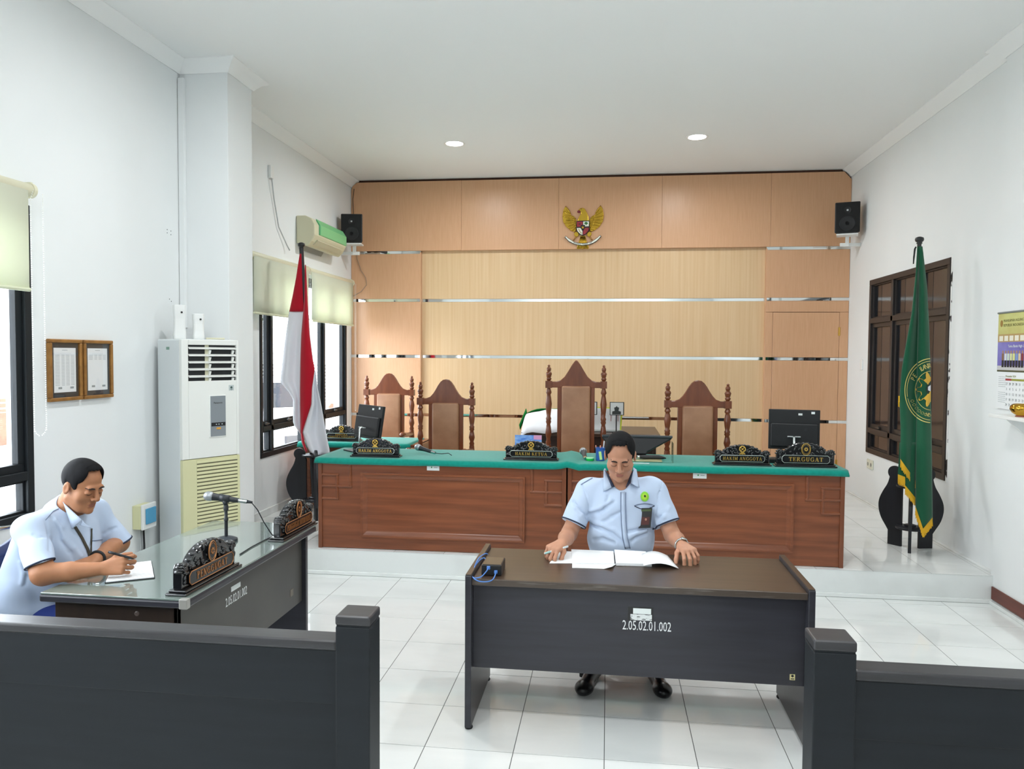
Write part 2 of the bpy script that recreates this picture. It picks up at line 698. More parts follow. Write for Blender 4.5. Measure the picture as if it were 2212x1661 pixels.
# recess returns (flush edges of the side boards and of the top band)
build(MB().box(XA - .01, XA + .002, YP + .002, YB - .02, ZP, ZS[0]), 'recess_edge', M_wood_o, wall_back)
build(MB().box(XB_ - .002, XB_ + .01, YP + .002, YB - .02, ZP, ZS[0]), 'recess_edge', M_wood_o, wall_back)
# dark gap around the clad upper corners and above
build(MB().box(PXL, PXR, YP + .03, YB - .02, zt - .12, ZC), 'shadow_gap', M_groove, wall_back)

# concealed door cut from the same boards
door = bpy.data.objects.new('door_1', None)
COL.objects.link(door)
struct(door)
ROOTM['door_1'] = Matrix.Identity(4)
dz = [DZ, ZS[2] + SH / 2, ZS[2] - SH / 2, ZS[3] + SH / 2, ZS[3] - SH / 2, ZP + .01]
for k in range(3):
    build(MB().box(DX0 + .001, DX1 - .001, YP - .001, YB - .03, dz[2 * k + 1] + .001, dz[2 * k] - .001), 'door_board', M_wood_o, door, bevel=.002, bseg=1)
for z in ZS[2:]:
    build(MB().box(DX0 + .001, DX1 - .001, YP + .002, YB - .03, z - SH / 2 + .002, z + SH / 2 - .002), 'mirror_strip', M_mirror, door)
M_brass = mat('brass', 'c9a352', .28, metal=1.)
for z in (2.06, .5):
    build(MB().box(DX1 - .012, DX1 + .012, YP - .006, YP + .004, z - .05, z + .05).lathe([(.006, -.05), (.006, .05)], (DX1, YP - .007, z), 8), 'hinge', M_brass, door)

# --- windows
M_alu = M_black


def frame_rect(mb, x0, x1, y0, y1, z0, z1, w):
    mb.box(x0, x1, y0, y1, z0, z0 + w).box(x0, x1, y0, y1, z1 - w, z1)
    mb.box(x0, x1, y0, y0 + w, z0 + w, z1 - w).box(x0, x1, y1 - w, y1, z0 + w, z1 - w)


def window(n, xin, y0, y1, z0, z1, ycuts, zcuts, m, depth=.07, sgn=-1, sashrow=1, pane_m=None, fw=.05, handles=True):
    """aluminium window set into a side wall; xin is the wall face, sgn the way outside"""
    w = bpy.data.objects.new('window_%d' % n, None)
    COL.objects.link(w)
    struct(w)
    ROOTM[w.name] = Matrix.Identity(4)
    xa, xb = xin + sgn * depth, xin - sgn * .012
    mb = MB()
    frame_rect(mb, min(xa, xb), max(xa, xb), y0, y1, z0, z1, fw)
    for c in ycuts:
        mb.box(min(xa, xb), max(xa, xb), c - fw / 2, c + fw / 2, z0 + fw, z1 - fw)
    for c in zcuts:
        mb.box(min(xa, xb), max(xa, xb), y0 + fw, y1 - fw, c - fw / 2, c + fw / 2)
    build(mb, 'window_frame', m, w, bevel=.003, bseg=1)
    yc = [y0 + fw / 2] + list(ycuts) + [y1 - fw / 2]
    zc = [z0 + fw / 2] + list(zcuts) + [z1 - fw / 2]
    for i in range(len(yc) - 1):
        for j in range(len(zc) - 1):
            a, b, c, d = yc[i] + fw / 2, yc[i + 1] - fw / 2, zc[j] + fw / 2, zc[j + 1] - fw / 2
            xm = (xin + sgn * .03)
            sash = j == sashrow
            sw = .045 if sash else .014
            mb = MB()
            frame_rect(mb, xm - .02, xm + .02, a, b, c, d, sw)
            s = build(mb, 'sash', m, w, bevel=.002, bseg=1)
            p = build(MB().box(xm - .002, xm + .002, a + sw, b - sw, c + sw, d - sw), 'pane', pane_m or M_pane, s)
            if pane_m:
                build(MB().box(xm - .004, xm - .0022, b - sw - (b - a) * .34, b - sw, c + sw, d - sw), 'pane_shade_strip', mat('blue_black_pane_shade', '171b21', .12), s)  # shade and reflection beside the mullion, painted as a dark strip
            if sash and handles:
                hx = xm - sgn * .02
                hy = (a + b) / 2
                build(MB().box(min(hx, hx - sgn * .02), max(hx, hx - sgn * .02), hy - .012, hy + .012, c + .004, c + .034)
                      .box(min(hx - sgn * .012, hx - sgn * .024), max(hx - sgn * .012, hx - sgn * .024), hy - .05, hy + .05, c + .012, c + .026),
                      'window_handle', mat('grey_handle', '55585a', .35, metal=.6), s, bevel=.002, bseg=1)
    return w


y586 = at(586, 850, x=XL)[1]
window(1, XL, *WN, [-1.95, -1.3, -.65, .005], [1.06], M_black, sashrow=1)
window(2, XL, *WF, [y586, 4.55, 5.12], [1.04], M_black, sashrow=1)
M_dpane = mat('dark_tinted_pane', '3e3735', .10, spec=.5, col2='453e3c', scale=2)
zr1, zr2 = at(1879, 694, x=XR2)[2], at(1869, 926, x=XR2)[2]
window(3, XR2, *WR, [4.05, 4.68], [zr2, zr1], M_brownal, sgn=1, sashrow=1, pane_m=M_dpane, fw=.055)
# plaster scar along the near edge of the inner window
build(MB().box(XR2 - .004, XR2 + .002, WR[0] - .022, WR[0] + .002, WR[2] - .01, WR[3] + .01), 'plaster_edge',
      mat('chipped_plaster', 'f2f3f0', .8, col2='2c2623', scale=14, stretch=(1, 1, .6), fac=(.52, .56)), wall_right)
# sills
struct(build(MB().box(XL - T - .03, XL - .085, WN[0], WN[1], WN[2] - .02, WN[2] + .006), 'window_4', M_wall))
struct(build(MB().box(XL - T - .03, XL - .085, WF[0], WF[1], WF[2] - .02, WF[2] + .006), 'window_5', M_wall))

for px_, py_ in ((361, 496), (369, 499), (361, 503), (369, 507), (366, 646), (370, 651)):
    q = at(px_, py_, x=XL)
    build(MB().lathe([(.004, 0), (.004, .0012)], (XL, q[1], q[2]), 8, 'x'), 'screw_hole', mat('dark_hole', '4a4d4c', .9), wall_left)
# --- ceiling downlights
M_lens = emit('lit_lens', 'fbfdff', 14.0)
M_rim = mat('white_lamp_rim', 'f2f2f0', .4)


def downlight(x, y, label):
    t = thing('ceiling_downlight', label, 'ceiling light', (x, y, ZC), group='round downlights recessed in the ceiling')
    build(MB().lathe([(.088, -.002), (.11, -.004), (.112, -.0005), (.088, .0)], n=40), 'rim', M_rim, t, smooth=True, angle=40)
    build(MB().lathe([(.0, -.0035), (.05, -.0038), (.088, -.003), (.088, -.001)], n=40), 'lens', M_lens, t, smooth=True, angle=40)
    ld = bpy.data.lights.new('lamp_light', 'AREA')
    ld.shape = 'DISK'
    ld.size = .19
    ld.energy = LAMP_W
    ld.spread = math.radians(172)
    ld.color = (.97, .985, 1.)
    lo = bpy.data.objects.new('lamp_light', ld)
    COL.objects.link(lo)
    lo.parent = t
    lo.location = (0, 0, -.012)


downlight(-1.61, 4.555, 'round lit downlight in the ceiling above the two left-hand judge chairs')
downlight(.857, 4.575, 'round lit downlight in the ceiling on the side of the green flag')
for yy in (1.0, -1.9, -4.3):  # first row inferred from ceiling glow; other rows added unseen to light the room
    for xx in (-1.61, .857):
        downlight(xx, yy, 'round lit downlight in the ceiling of the public area')
# ================================================================== the yard outside the windows
GZ = -.25
M_asph = mat('pale_bounce_asphalt', 'c4c6c5', .9, col2='b4b7b7', scale=8)  # asphalt yard coloured pale to bounce daylight onto the ceiling
struct(build(MB().box(-24, XL - T - .001, -9, 26, GZ - .1, GZ), 'ground', M_asph))
t = thing('parked_car', 'white car parked in the yard behind the red and white flag', 'car', (-6.75, 11.15, GZ), math.atan2(-.66, .75))
M_cwhite = mat('white_car_paint', 'eef0f1', .25, coat=.6)
M_cglass = mat('dark_car_glass', '1d242a', .5, spec=.08)
side = [(-1.9, .28), (-1.95, .55), (-1.9, .85), (-1.75, 1.0), (-1.55, 1.42), (-1.3, 1.5), (.0, 1.52), (.25, 1.46), (.95, .98), (1.7, .86), (1.92, .72), (1.95, .42), (1.9, .26)]
build(MB().prism(side, -.80, .80, 'y'), 'body', M_cwhite, t, bevel=.06, bseg=3)
rows = [[(.34 + .60 * f, y, 1.435 - .44 * f) for y in np.linspace(-.66, .66, 5)] for f in (0, .5, 1)]
build(MB().sheet(rows), 'windscreen', M_cglass, t, solid=.02)
for s_ in (-1, 1):
    build(MB().prism([(-1.4, 1.02), (-1.28, 1.4), (.1, 1.42), (.7, 1.02)], s_ * .795, s_ * .81, 'y'), 'side_window', M_cglass, t)
    build(MB().prism([(1.55, .66), (1.92, .62), (1.93, .74), (1.6, .82)], s_ * .5, s_ * .78, 'y'), 'headlamp', mat('lamp_glass', 'cfd6da', .1), t)
    build(MB().ball((.62, s_ * .93, 1.0), (.07, .11, .07), 10, 6), 'wing_mirror', M_cwhite, t, smooth=True)
    for x in (-1.25, 1.2):
        w_ = build(MB().lathe([(.18, -.09), (.3, -.1), (.32, -.07), (.32, .07), (.3, .1), (.18, .09)], (x, s_ * .74, .32), 24, 'y'), 'wheel', mat('tyre_black', '1d1f22', .8), t, smooth=True, angle=40)
        build(MB().lathe([(.19, -.105), (.19, .105)], (x, s_ * .74, .32), 20, 'y'), 'wheel_hub', mat('hub_silver', 'b8bcbd', .3, metal=.6), w_)
build(MB().box(1.90, 1.965, -.55, .55, .36, .56), 'grille', mat('dark_grille', '2c3034', .5), t, bevel=.01)
pl_ = build(MB().box(1.955, 1.975, -.22, .22, .40, .52), 'number_plate', mat('plate_black', '1d1f22', .7), t)
me = text_mesh('0 CS', .12, .002)
me.transform(Matrix.Translation((1.978, 0, .46)) @ Matrix.Rotation(PI / 2, 4, 'Z') @ Matrix.Rotation(PI / 2, 4, 'X'))
build(me, 'plate_lettering', M_white_pl, pl_)

M_fwhite = mat('grey_fence_bar', '6e7475', .6, spec=.1)
M_fred = mat('red_brown_wall', '9a5c4a', .8, col2='8a4f40', scale=6)
t = thing('yard_fence', 'grey barred fence on a red-brown wall beyond the parked car', 'fence', (-9, 14.6, GZ))
build(MB().box(-18, -3.6, 14.5, 14.7, GZ, .55), 'base_wall', M_fred, t, True)
for k in range(11):
    z = .62 + k * .085
    build(MB().box(-18, -3.6, 14.58, 14.61, z, z + .028), 'bar', M_fwhite, t, True)
for k in range(12):
    x = -17.6 + k * 1.25
    build(MB().box(x, x + .06, 14.56, 14.63, .55, 1.62), 'post', M_fwhite, t, True)
t = thing('yard_fence', 'grey barred fence along the far side of the yard', 'fence', (-13, 4, GZ))
build(MB().box(-13.1, -12.9, -8, 14.4, GZ, .45), 'base_wall', M_fred, t, True)
for k in range(8):
    z = .52 + k * .12
    build(MB().box(-13.02, -12.98, -8, 14.4, z, z + .035), 'bar', M_fwhite, t, True)
for k in range(14):
    y = -7.8 + k * 1.65
    build(MB().box(-13.03, -12.97, y, y + .06, .45, 1.5), 'post', M_fwhite, t, True)
M_leaf = mat('green_leaves', '6f9a55', .7, col2='4d7a3a', scale=9)
M_bark = mat('grey_bark', '6a5a4a', .9)
for x, y, h_, r_, lab in ((-5.2, 19.2, 3.2, 1.7, 'round green tree beyond the fence, past the parked car'), (-13.0, 20.5, 3.6, 2.2, 'broad green tree at the corner of the yard'), (-15.5, 8.0, 3.4, 2.0, 'green tree behind the far fence, seen through the window beside the writer')):
    t = thing('yard_tree', lab, 'tree', (x, y, GZ), group='trees outside the windows')
    build(MB().tube([(0, 0, 0), (.05, 0, h_ * .5), (0, .05, h_)], [.14, .11, .07], 8), 'trunk', M_bark, t, smooth=True)
    rr = random.Random(int(h_ * 10))
    v, f = [], []
    for k in range(1500):
        d = Vector((rr.gauss(0, 1), rr.gauss(0, 1), rr.gauss(0, .8)))
        d = d.normalized() * r_ * rr.uniform(.55, 1.) ** .6
        p = Vector((0, 0, h_ + r_ * .45)) + d
        a = Vector((rr.gauss(0, 1), rr.gauss(0, 1), rr.gauss(0, 1))).normalized()
        b = a.orthogonal().normalized()
        s_ = rr.uniform(.09, .16)
        i0 = len(v)
        v += [p - a * s_, p + b * s_ * .5, p + a * s_, p - b * s_ * .5]
        f.append((i0, i0 + 1, i0 + 2, i0 + 3))
    o_ = build(MB().add(v, f), 'crown', M_leaf, t)
    o_['kind'] = 'stuff'
t = thing('yard_awning', 'pale green awning roof over the far end of the yard', 'awning', (-9.5, 15.8, GZ))
build(MB().prism([(15.2, 2.75), (17.5, 3.5), (17.5, 3.6), (15.2, 2.85)], -14, -7.4, 'x'), 'roof_sheet', mat('pale_green_sheet', 'bfe0b8', .6), t, True)
for x in (-13.8, -7.6):
    build(MB().box(x, x + .1, 15.25, 15.35, GZ, 2.77), 'post', M_fwhite, t, True)
# ================================================================== judges' bench
M_mahog = mat('red_brown_mahogany', '8a5032', .30, col2='673821', scale=5, stretch=(.35, 3, 6), fac=(.3, .75), spec=.5, detail=8)
M_mahog_v = mat('red_brown_mahogany_upright', '7e482d', .30, col2='63361f', scale=5, stretch=(6, 4, .4), fac=(.3, .75), spec=.5, detail=8)
M_felt = mat('green_felt', '0f8d7d', .95, spec=.1, col2='0c8374', scale=40, sheen=.3, bump=.15, bscale=300)
M_label = mat('white_sticker', 'e4ebe9', .5)
M_ink = mat('black_ink', '1d1f22', .7)
M_green = mat('green_print', '2f8f4e', .6)
BY = 2.54


def rail_x(mb, x0, x1, z, y=0, w=.026, d=.014):
    mb.prism([(y, z - w / 2), (y - d * .6, z - w / 2 + .004), (y - d, z), (y - d * .6, z + w / 2 - .004), (y, z + w / 2)], x0, x1, 'x')


def rail_z(mb, z0, z1, x, y=0, w=.026, d=.014):
    mb.prism([(x - w / 2, y), (x - w / 2 + .004, y - d * .6), (x, y - d), (x + w / 2 - .004, y - d * .6), (x + w / 2, y)], z0, z1, 'z')


def moulding(mb, x0, x1, z0, z1, y, w=.05, d=.022):
    prof = [(0, 0), (0, -d), (.012, -d), (.018, -d * .7), (w * .6, -d * .45), (w - .006, -d * .25), (w, 0)]
    for a in range(len(prof) - 1):
        (u0, d0), (u1, d1) = prof[a], prof[a + 1]
        r0 = [(x0 + u0, y + d0, z0 + u0), (x1 - u0, y + d0, z0 + u0), (x1 - u0, y + d0, z1 - u0), (x0 + u0, y + d0, z1 - u0)]
        r1 = [(x0 + u1, y + d1, z0 + u1), (x1 - u1, y + d1, z0 + u1), (x1 - u1, y + d1, z1 - u1), (x0 + u1, y + d1, z1 - u1)]
        mb.add(r0 + r1, [(k, (k + 1) % 4, 4 + (k + 1) % 4, 4 + k) for k in range(4)])


def bench_unit(x0, x1, label, px0, px1, sticker):
    t = thing('judge_desk', label, 'desk', ((x0 + x1) / 2, BY + .3, ZP), group='panelled desks of the judges\' bench')
    build(MB().box(x0 + .03, x1 - .03, BY + .012, BY + .035, ZP + .005, .895), 'front_panel', M_mahog, t, True)
    for a, b in ((x0, x0 + .032), (x1 - .032, x1)):
        build(MB().box(a, b, BY, BY + .62, ZP, .895), 'side_panel', M_mahog_v, t, True, bevel=.003)
    build(MB().box(x0, x1, BY + .01, BY + .64, .872, .894), 'desk_top', M_mahog, t, True)
    mb = MB()
    moulding(mb, px0, px1, .30, .815, BY + .0115)
    build(mb, 'raised_frame', M_mahog, t, True, fixn=True)
    for sx, e in ((1, x0 + .03), (-1, x1 - .03)):
        mb = MB()
        X = lambda d: e + sx * d
        a, b, c = X(0), X(.125), X(.235)
        y = BY + .0125
        for z, q in ((.79, b), (.70, c), (.60, b)):
            rail_x(mb, min(a, q) - .013 * (sx < 0), max(a, q) + .013 * (sx > 0), z, y)
        rail_z(mb, .70, .872, c, y)
        rail_z(mb, .60, .79, b, y)
        build(mb, 'corner_fret', M_mahog, t, True, fixn=True)
    s = at(*sticker, y=BY)
    st = build(MB().box(s[0] - .05, s[0] + .05, BY + .009, BY + .0125, s[2] - .021, s[2] + .021), 'inventory_sticker', M_label, t, True)
    build(MB().lathe([(.006, 0), (.006, .001)], (s[0] - .012, BY + .0082, s[2] + .004), 10, 'y'), 'printed_mark', M_green, st, True)
    build(MB().box(s[0] + .005, s[0] + .035, BY + .0085, BY + .01, s[2] + .001, s[2] + .004), 'printed_line', M_ink, st, True)
    return t


b1 = bench_unit(-2.30, -.312, 'red-brown panelled desk under the HAKIM KETUA nameplate', -1.945, -.63, (935, 1011))
b2 = bench_unit(-.300, 1.737, 'red-brown panelled desk under the TERGUGAT nameplate', -.02, 1.375, (1512, 1028))


def cloth_grid(x0, x1, y0, y1, z, drop, nx, bumps=(), xd=.03):
    rows = []
    xs_ = [x0 - .008] + list(np.linspace(x0, x1, nx)) + [x1 + .008]
    ysf = [(y0 - .014, -drop), (y0 - .016, -drop * .5), (y0 - .012, -.012), (y0 - .004, -.003), (y0 + .012, 0), (y0 + .2, 0), (y1 - .1, 0), (y1, -.002), (y1 + .012, -.015), (y1 + .014, -drop)]
    for i, x in enumerate(xs_):
        r = []
        for y, dz in ysf:
            zz = z + dz + sum(h * math.exp(-((x - c) / w) ** 2) for c, w, h in bumps)
            yy = y + (.002 * math.sin(x * 7) + .001 * math.sin(x * 19)) * (dz < -.01)
            if dz <= -drop:
                zz += .002 * math.sin(x * 5 + 1) + .0012 * math.sin(x * 13)
            if i in (0, len(xs_) - 1):
                zz = min(zz, z - drop * .85)
            r.append((x, yy, zz))
        rows.append(r)
    return MB().sheet(rows)


o = build(cloth_grid(-2.318, 1.752, BY - .004, 3.205, .928, .045, 90, [(-.30, .05, .016), (-.22, .03, -.006)]), 'tablecloth', M_felt, smooth=True, solid=.006)
tag(o, 'long green felt cloth covering both desks of the judges\' bench', 'tablecloth')

# ================================================================== clerk's desk behind on the left
CY = 3.985
t = thing('clerk_desk', 'red-brown wooden desk standing by the window behind the judges\' bench', 'desk', (-2.45, CY + .35, ZP))
build(MB().box(-3.07, -1.85, CY + .02, CY + .045, ZP + .03, .865), 'front_panel', M_mahog, t, True)
mb = MB()
moulding(mb, -2.97, -1.97, .33, .78, CY + .02)
build(mb, 'raised_frame', M_mahog, t, True, fixn=True)
for a in (-3.09, -1.87):
    build(MB().box(a, a + .03, CY, CY + .62, ZP, .865), 'side_panel', M_mahog_v, t, True, bevel=.003)
build(MB().box(-3.08, -1.83, CY + .004, CY + .62, .845, .865), 'desk_top', M_mahog, t, True)
o = build(cloth_grid(-3.075, -1.93, CY - .006, CY + .57, .876, .05, 30), 'tablecloth', M_felt, smooth=True, solid=.006)
tag(o, 'short green felt cloth over the clerk\'s desk by the window', 'tablecloth')

# ================================================================== dark side table by the back wall
M_espresso = mat('espresso_laminate', '3a2c25', .34, col2='2c211c', scale=5, stretch=(.5, 6, 6), fac=(.3, .75), spec=.45)
M_esp_top = mat('espresso_table_top', '4a362a', .3, col2='3d2c22', scale=5, stretch=(.5, 6, 6), fac=(.3, .75), spec=.5)
t = thing('side_table', 'dark brown side table against the panelled wall behind the tallest chair', 'table', (-.18, 5.1, ZP))
build(MB().box(-.90, .54, 4.62, 5.52, .915, .95), 'table_top', M_esp_top, t, True, bevel=.006)
build(MB().box(-.85, .49, 4.68, 4.70, .40, .915), 'front_panel', M_espresso, t, True)
for a in (-.86, .47):
    build(MB().box(a, a + .03, 4.66, 5.48, ZP, .915), 'side_panel', M_espresso, t, True, bevel=.002)
# white and green flag cloth folded over its corner
M_whitecl = mat('white_cloth', 'eef0f4', .9, spec=.1)
M_greencl = mat('green_cloth', '1f7d3a', .9, spec=.1)
rows = []
for j in range(7):
    v = j / 6
    rows.append([(-.905 + u * .5 + .05 * v, 4.60 + .30 * v, .955 + .215 * math.sin(min(1, v * 1.15) * PI / 2) + .012 * math.sin(u * 9 + v * 3) - .05 * (1 - u) ** 6) for u in np.linspace(0, 1, 9)])
t = thing('folded_flag', 'green and white cloth heaped on the dark side table', 'cloth', (-.65, 4.85, .95))
o = build(MB().sheet(rows), 'white_cloth', M_whitecl, t, True, smooth=True, solid=.006)
rows = []
for j in range(6):
    v = j / 5
    rows.append([(-.915 + .035 + u * .47, 4.885 + .28 * v, .96 + .235 * (1 - v) ** .5 - .07 * (1 - u) ** 3 + .01 * math.sin(7 * u)) for u in np.linspace(0, 1, 9)])
build(MB().sheet(rows), 'green_cloth', M_greencl, t, True, smooth=True, solid=.006)
rows = [[(-.93 + .05 * u + .01 * v, 4.70 + .2 * u, 1.02 + .16 * u - .05 * v) for u in np.linspace(0, 1, 6)] for v in (0, 1)]
build(MB().sheet(rows), 'green_cloth', M_greencl, t, True, smooth=True, solid=.006)

# standing clipboards and cards on it
t = thing('paper_folder', 'open yellow-edged folder with printed sheets propped on the dark side table', 'folder', (.05, 4.85, .95))
mb = MB().prism([(-.20, .965), (.145, .965), (.158, 1.20), (-.20, 1.21)], 4.90, 4.906, 'y')
build(mb, 'cover', mat('yellow_card', 'd6e23c', .6), t, True)
pg = build(MB().prism([(-.20, .965), (.130, .965), (.140, 1.19), (-.20, 1.20)], 4.893, 4.898, 'y'), 'sheet', mat('white_paper', 'eef1f2', .8), t, True)
for x in (-.075, .03, .085, .105):
    build(MB().box(x, x + .008, 4.8915, 4.893, 1.06, 1.14), 'printed_bar', mat('dull_red_print', 'b98a86', .7), pg, True)
build(MB().box(-.21, .16, 4.80, 4.92, .951, .963), 'base_tray', mat('grey_plastic_tray', '8b908e', .4), t, True, bevel=.003)
for x0, lab in ((-.26, 'black-edged square card on a thin stand half hidden by the tallest chair'), (.02, 'black-edged square card with a dark figure on a thin stand beside the folder')):
    t = thing('card_stand', lab, 'sign', (x0 + .07, 4.74, .95), group='square cards on thin stands')
    cy = 4.74
    build(MB().lathe([(.045, 0), (.045, .008), (.008, .012)], (x0 + .07, cy, .95), 14), 'base', M_ink, t, True)
    build(MB().lathe([(.006, .01), (.006, .21)], (x0 + .07, cy + .004, .95), 8), 'rod', M_ink, t, True)
    c = build(MB().box(x0, x0 + .15, cy - .005, cy + .003, 1.135, 1.275), 'card_frame', mat('black_card_edge', '24302f', .5), t, True, bevel=.004)
    build(MB().box(x0 + .008, x0 + .14, cy - .0065, cy - .004, 1.142, 1.268), 'card_face', mat('pale_card', 'd9dedd', .6), c, True)
    cx = x0 + .072
    build(MB().prism([(cx - .045, 1.145), (cx + .045, 1.145), (cx + .045, 1.175), (cx + .02, 1.182), (cx + .026, 1.215), (cx + .008, 1.222), (cx, 1.234), (cx - .008, 1.222), (cx - .026, 1.215), (cx - .02, 1.182), (cx - .045, 1.175)], cy - .008, cy - .006, 'y'),
          'dark_figure', mat('slate_print', '39403f', .6), c, True)

# ================================================================== judges' chairs
M_chairw = mat('polished_red_brown_wood', '7f462a', .25, col2='683720', scale=6, stretch=(4, 4, .7), fac=(.3, .75), spec=.6, detail=7)
M_leather = mat('tan_leather', 'a97d5e', .42, col2='966a4c', scale=7, fac=(.35, .7), bump=.12, bscale=120, spec=.5)


def turned(mb, x, y, z0, z1, seq, n=14):
    """turned post: seq of (fraction, radius)"""
    mb.lathe([(r, z0 + (z1 - z0) * f) for f, r in seq], (x, y, 0), n)


def make_chair(label, extra, pointed, pad_w=.27):
    t = thing('judge_chair', label, 'chair', group='carved high-backed judge chairs')
    zs = 1.125 + extra               # shoulder rail
    hw = .262
    # crest
    if pointed:
        bell = [(0, .235), (.012, .228), (.04, .19), (.075, .13), (.11, .075), (.15, .04), (.19, .028), (hw, .026)]
    else:
        bell = [(0, .218), (.03, .212), (.055, .192), (.08, .158), (.105, .115), (.13, .077), (.16, .045), (.2, .03), (hw, .027)]
    up = [(-x, zs + z) for x, z in bell[::-1]] + [(x, zs + z) for x, z in bell[1:]]
    poly = up + [(hw, zs - .03), (-hw, zs - .03)]
    build(MB().prism(poly, -.018, .018, 'y'), 'crest', M_chairw, t, bevel=.006)
    for s in (-1, 1):
        mb = MB()
        x = s * hw
        mb.box(x - .031, x + .031, -.031, .031, zs - .034, zs + .034)
        turned(mb, x, 0, zs + .034, zs + .19, [(0, .014), (.06, .022), (.14, .026), (.22, .018), (.27, .024), (.34, .024), (.42, .03), (.52, .024), (.58, .014), (.62, .02), (.68, .02), (.74, .023), (.82, .016), (.86, .01), (.9, .013), (.95, .012), (1, .003)])
        turned(mb, x, 0, .70, zs - .034, [(0, .02), (.04, .026), (.1, .018), (.14, .024), (.2, .03), (.3, .024), (.36, .018), (.40, .026), (.43, .022), (.46, .027), (.5, .019), (.58, .024), (.72, .031), (.82, .024), (.88, .018), (.92, .028), (.96, .022), (1, .016)])
        turned(mb, x, 0, .0, .70, [(0, .024), (.3, .03), (.6, .03), (.9, .03), (1, .024)], 10)
        build(mb, 'back_post', M_chairw, t, smooth=True, angle=50)
        build(MB().box(s * (pad_w / 2 + .02) - .02, s * (pad_w / 2 + .02) + .02, -.016, .016, .40, zs - .02), 'stile', M_chairw, t, bevel=.004)
        mb = MB()
        mb.tube([(x, -.02, .655), (x + s * .01, -.2, .665), (x + s * .012, -.36, .68), (x + s * .008, -.43, .69), (x + s * .004, -.455, .68), (x, -.45, .665)], [.026, .024, .026, .03, .026, .012], 10)
        build(mb, 'armrest', M_chairw, t, smooth=True)
        mb = MB()
        turned(mb, x, -.42, 0, .665, [(0, .016), (.08, .026), (.2, .02), (.3, .03), (.55, .032), (.62, .024), (.7, .03), (.85, .022), (1, .02)], 10)
        build(mb, 'front_leg', M_chairw, t, smooth=True)
    # leather pad: cushion with rounded edges
    z0, z1 = .48, zs - .012
    build(MB().box(-pad_w / 2, pad_w / 2, -.05, .012, z0, z1), 'back_pad', M_leather, t, smooth=True, bevel=.022, bseg=4)
    build(MB().box(-hw, hw, -.45, .02, .36, .41), 'seat_frame', M_chairw, t, bevel=.006)
    build(MB().box(-hw + .02, hw - .02, -.45, -.04, .41, .475), 'seat', M_leather, t, smooth=True, bevel=.02, bseg=3)
    return t


def put(t, x, y, rz=0.):
    t.location = (x, y, ZP)
    t.rotation_euler = (0, 0, rz)


c1 = make_chair('carved chair with a rounded crest at the clerk\'s desk by the window', 0, False)
put(c1, -2.48, 5.14)
c1.scale = (1.01, 1, 1)
c2 = copy_tree(c1)
c2['label'] = 'carved chair with a rounded crest behind the HAKIM ANGGOTA plate near the window'
put(c2, -1.545, 3.88)
c2.scale = (.965, .965, .985)
c4 = copy_tree(c1)
c4['label'] = 'carved chair with a rounded crest between the side table and the square-on monitor'
put(c4, .803, 3.72)
c3 = make_chair('tallest carved chair with a pointed crest in the middle of the bench', .155, True, .275)
put(c3, -.303, 4.0)

# ================================================================== front desk
M_desk = mat('dark_espresso_board', '33333a', .36, col2='2b2b30', scale=4, stretch=(.6, 6, 8), fac=(.3, .75), spec=.45, noise_rough=.1)
M_desk_top = mat('dark_espresso_top', '4a392c', .28, col2='3d2e23', scale=4, stretch=(.5, 7, 6), fac=(.3, .75), spec=.6)
M_edge = mat('worn_edge_band', '4a4038', .35, col2='77726c', scale=9, stretch=(.8, 8, 8), fac=(.55, .85), spec=.5)
M_stencil = mat('white_stencil_paint', 'e6e9e8', .7, col2='9aa09f', scale=70, fac=(.6, .75))
FX0, FX1, FY0, FY1, FH = -.650, .913, .165, .757, .735
t = thing('office_desk', 'dark brown desk with white stencilled number standing alone in the open floor', 'desk', ((FX0 + FX1) / 2, .46, 0))
for a, b in ((FX0, FX0 + .03), (FX1 - .03, FX1)):
    sp = build(MB().prism([(FY0, .012), (FY1, .012), (FY1, FH - .006), (FY1 - .006, FH), (FY0 + .006, FH), (FY0, FH - .006)], a, b, 'x'), 'side_panel', M_desk, t, True, bevel=.004)
    build(MB().box(a + .002, b - .002, FY0 + .002, FY1 - .002, FH - .001, FH + .003), 'edge_strip', M_desk_top, sp, True, bevel=.0015)
    for yy in (FY0 + .03, FY1 - .03):
        build(MB().lathe([(.018, 0), (.02, .006), (.016, .014)], ((a + b) / 2, yy, 0), 12), 'foot', M_ink, sp, True, smooth=True)
TZ = .715
build(MB().box(FX0 + .03, FX1 - .03, FY0 + .018, FY1, TZ - .03, TZ), 'desk_top', M_desk_top, t, True, bevel=.003)
build(MB().box(FX0 + .03, FX1 - .03, FY0 + .012, FY0 + .019, TZ - .03, TZ - .0005), 'edge_band', M_edge, t, True, bevel=.002)
zb = at(1380, 1462, y=FY0 + .05)[2]
fp = build(MB().box(FX0 + .03, FX1 - .03, FY0 + .05, FY0 + .066, zb, TZ - .03), 'front_panel', M_desk, t, True, bevel=.002)
ypan = FY0 + .05
# stencilled number
me = text_mesh('2.05.02.01.002', .062, .0004)
c = at(1397, 1353, y=ypan)
sw = (at(1450, 1355, y=ypan) - at(1345, 1352, y=ypan))[0]
w0 = max(v.co.x for v in me.vertices) - min(v.co.x for v in me.vertices)
for v in me.vertices:
    v.co = Vector((v.co.x * sw / w0, -v.co.z, v.co.y * 1.0))
me.transform(Matrix.Translation((c[0], ypan - .0012, c[2])))
build(me, 'stencil_number', M_stencil, fp, True)
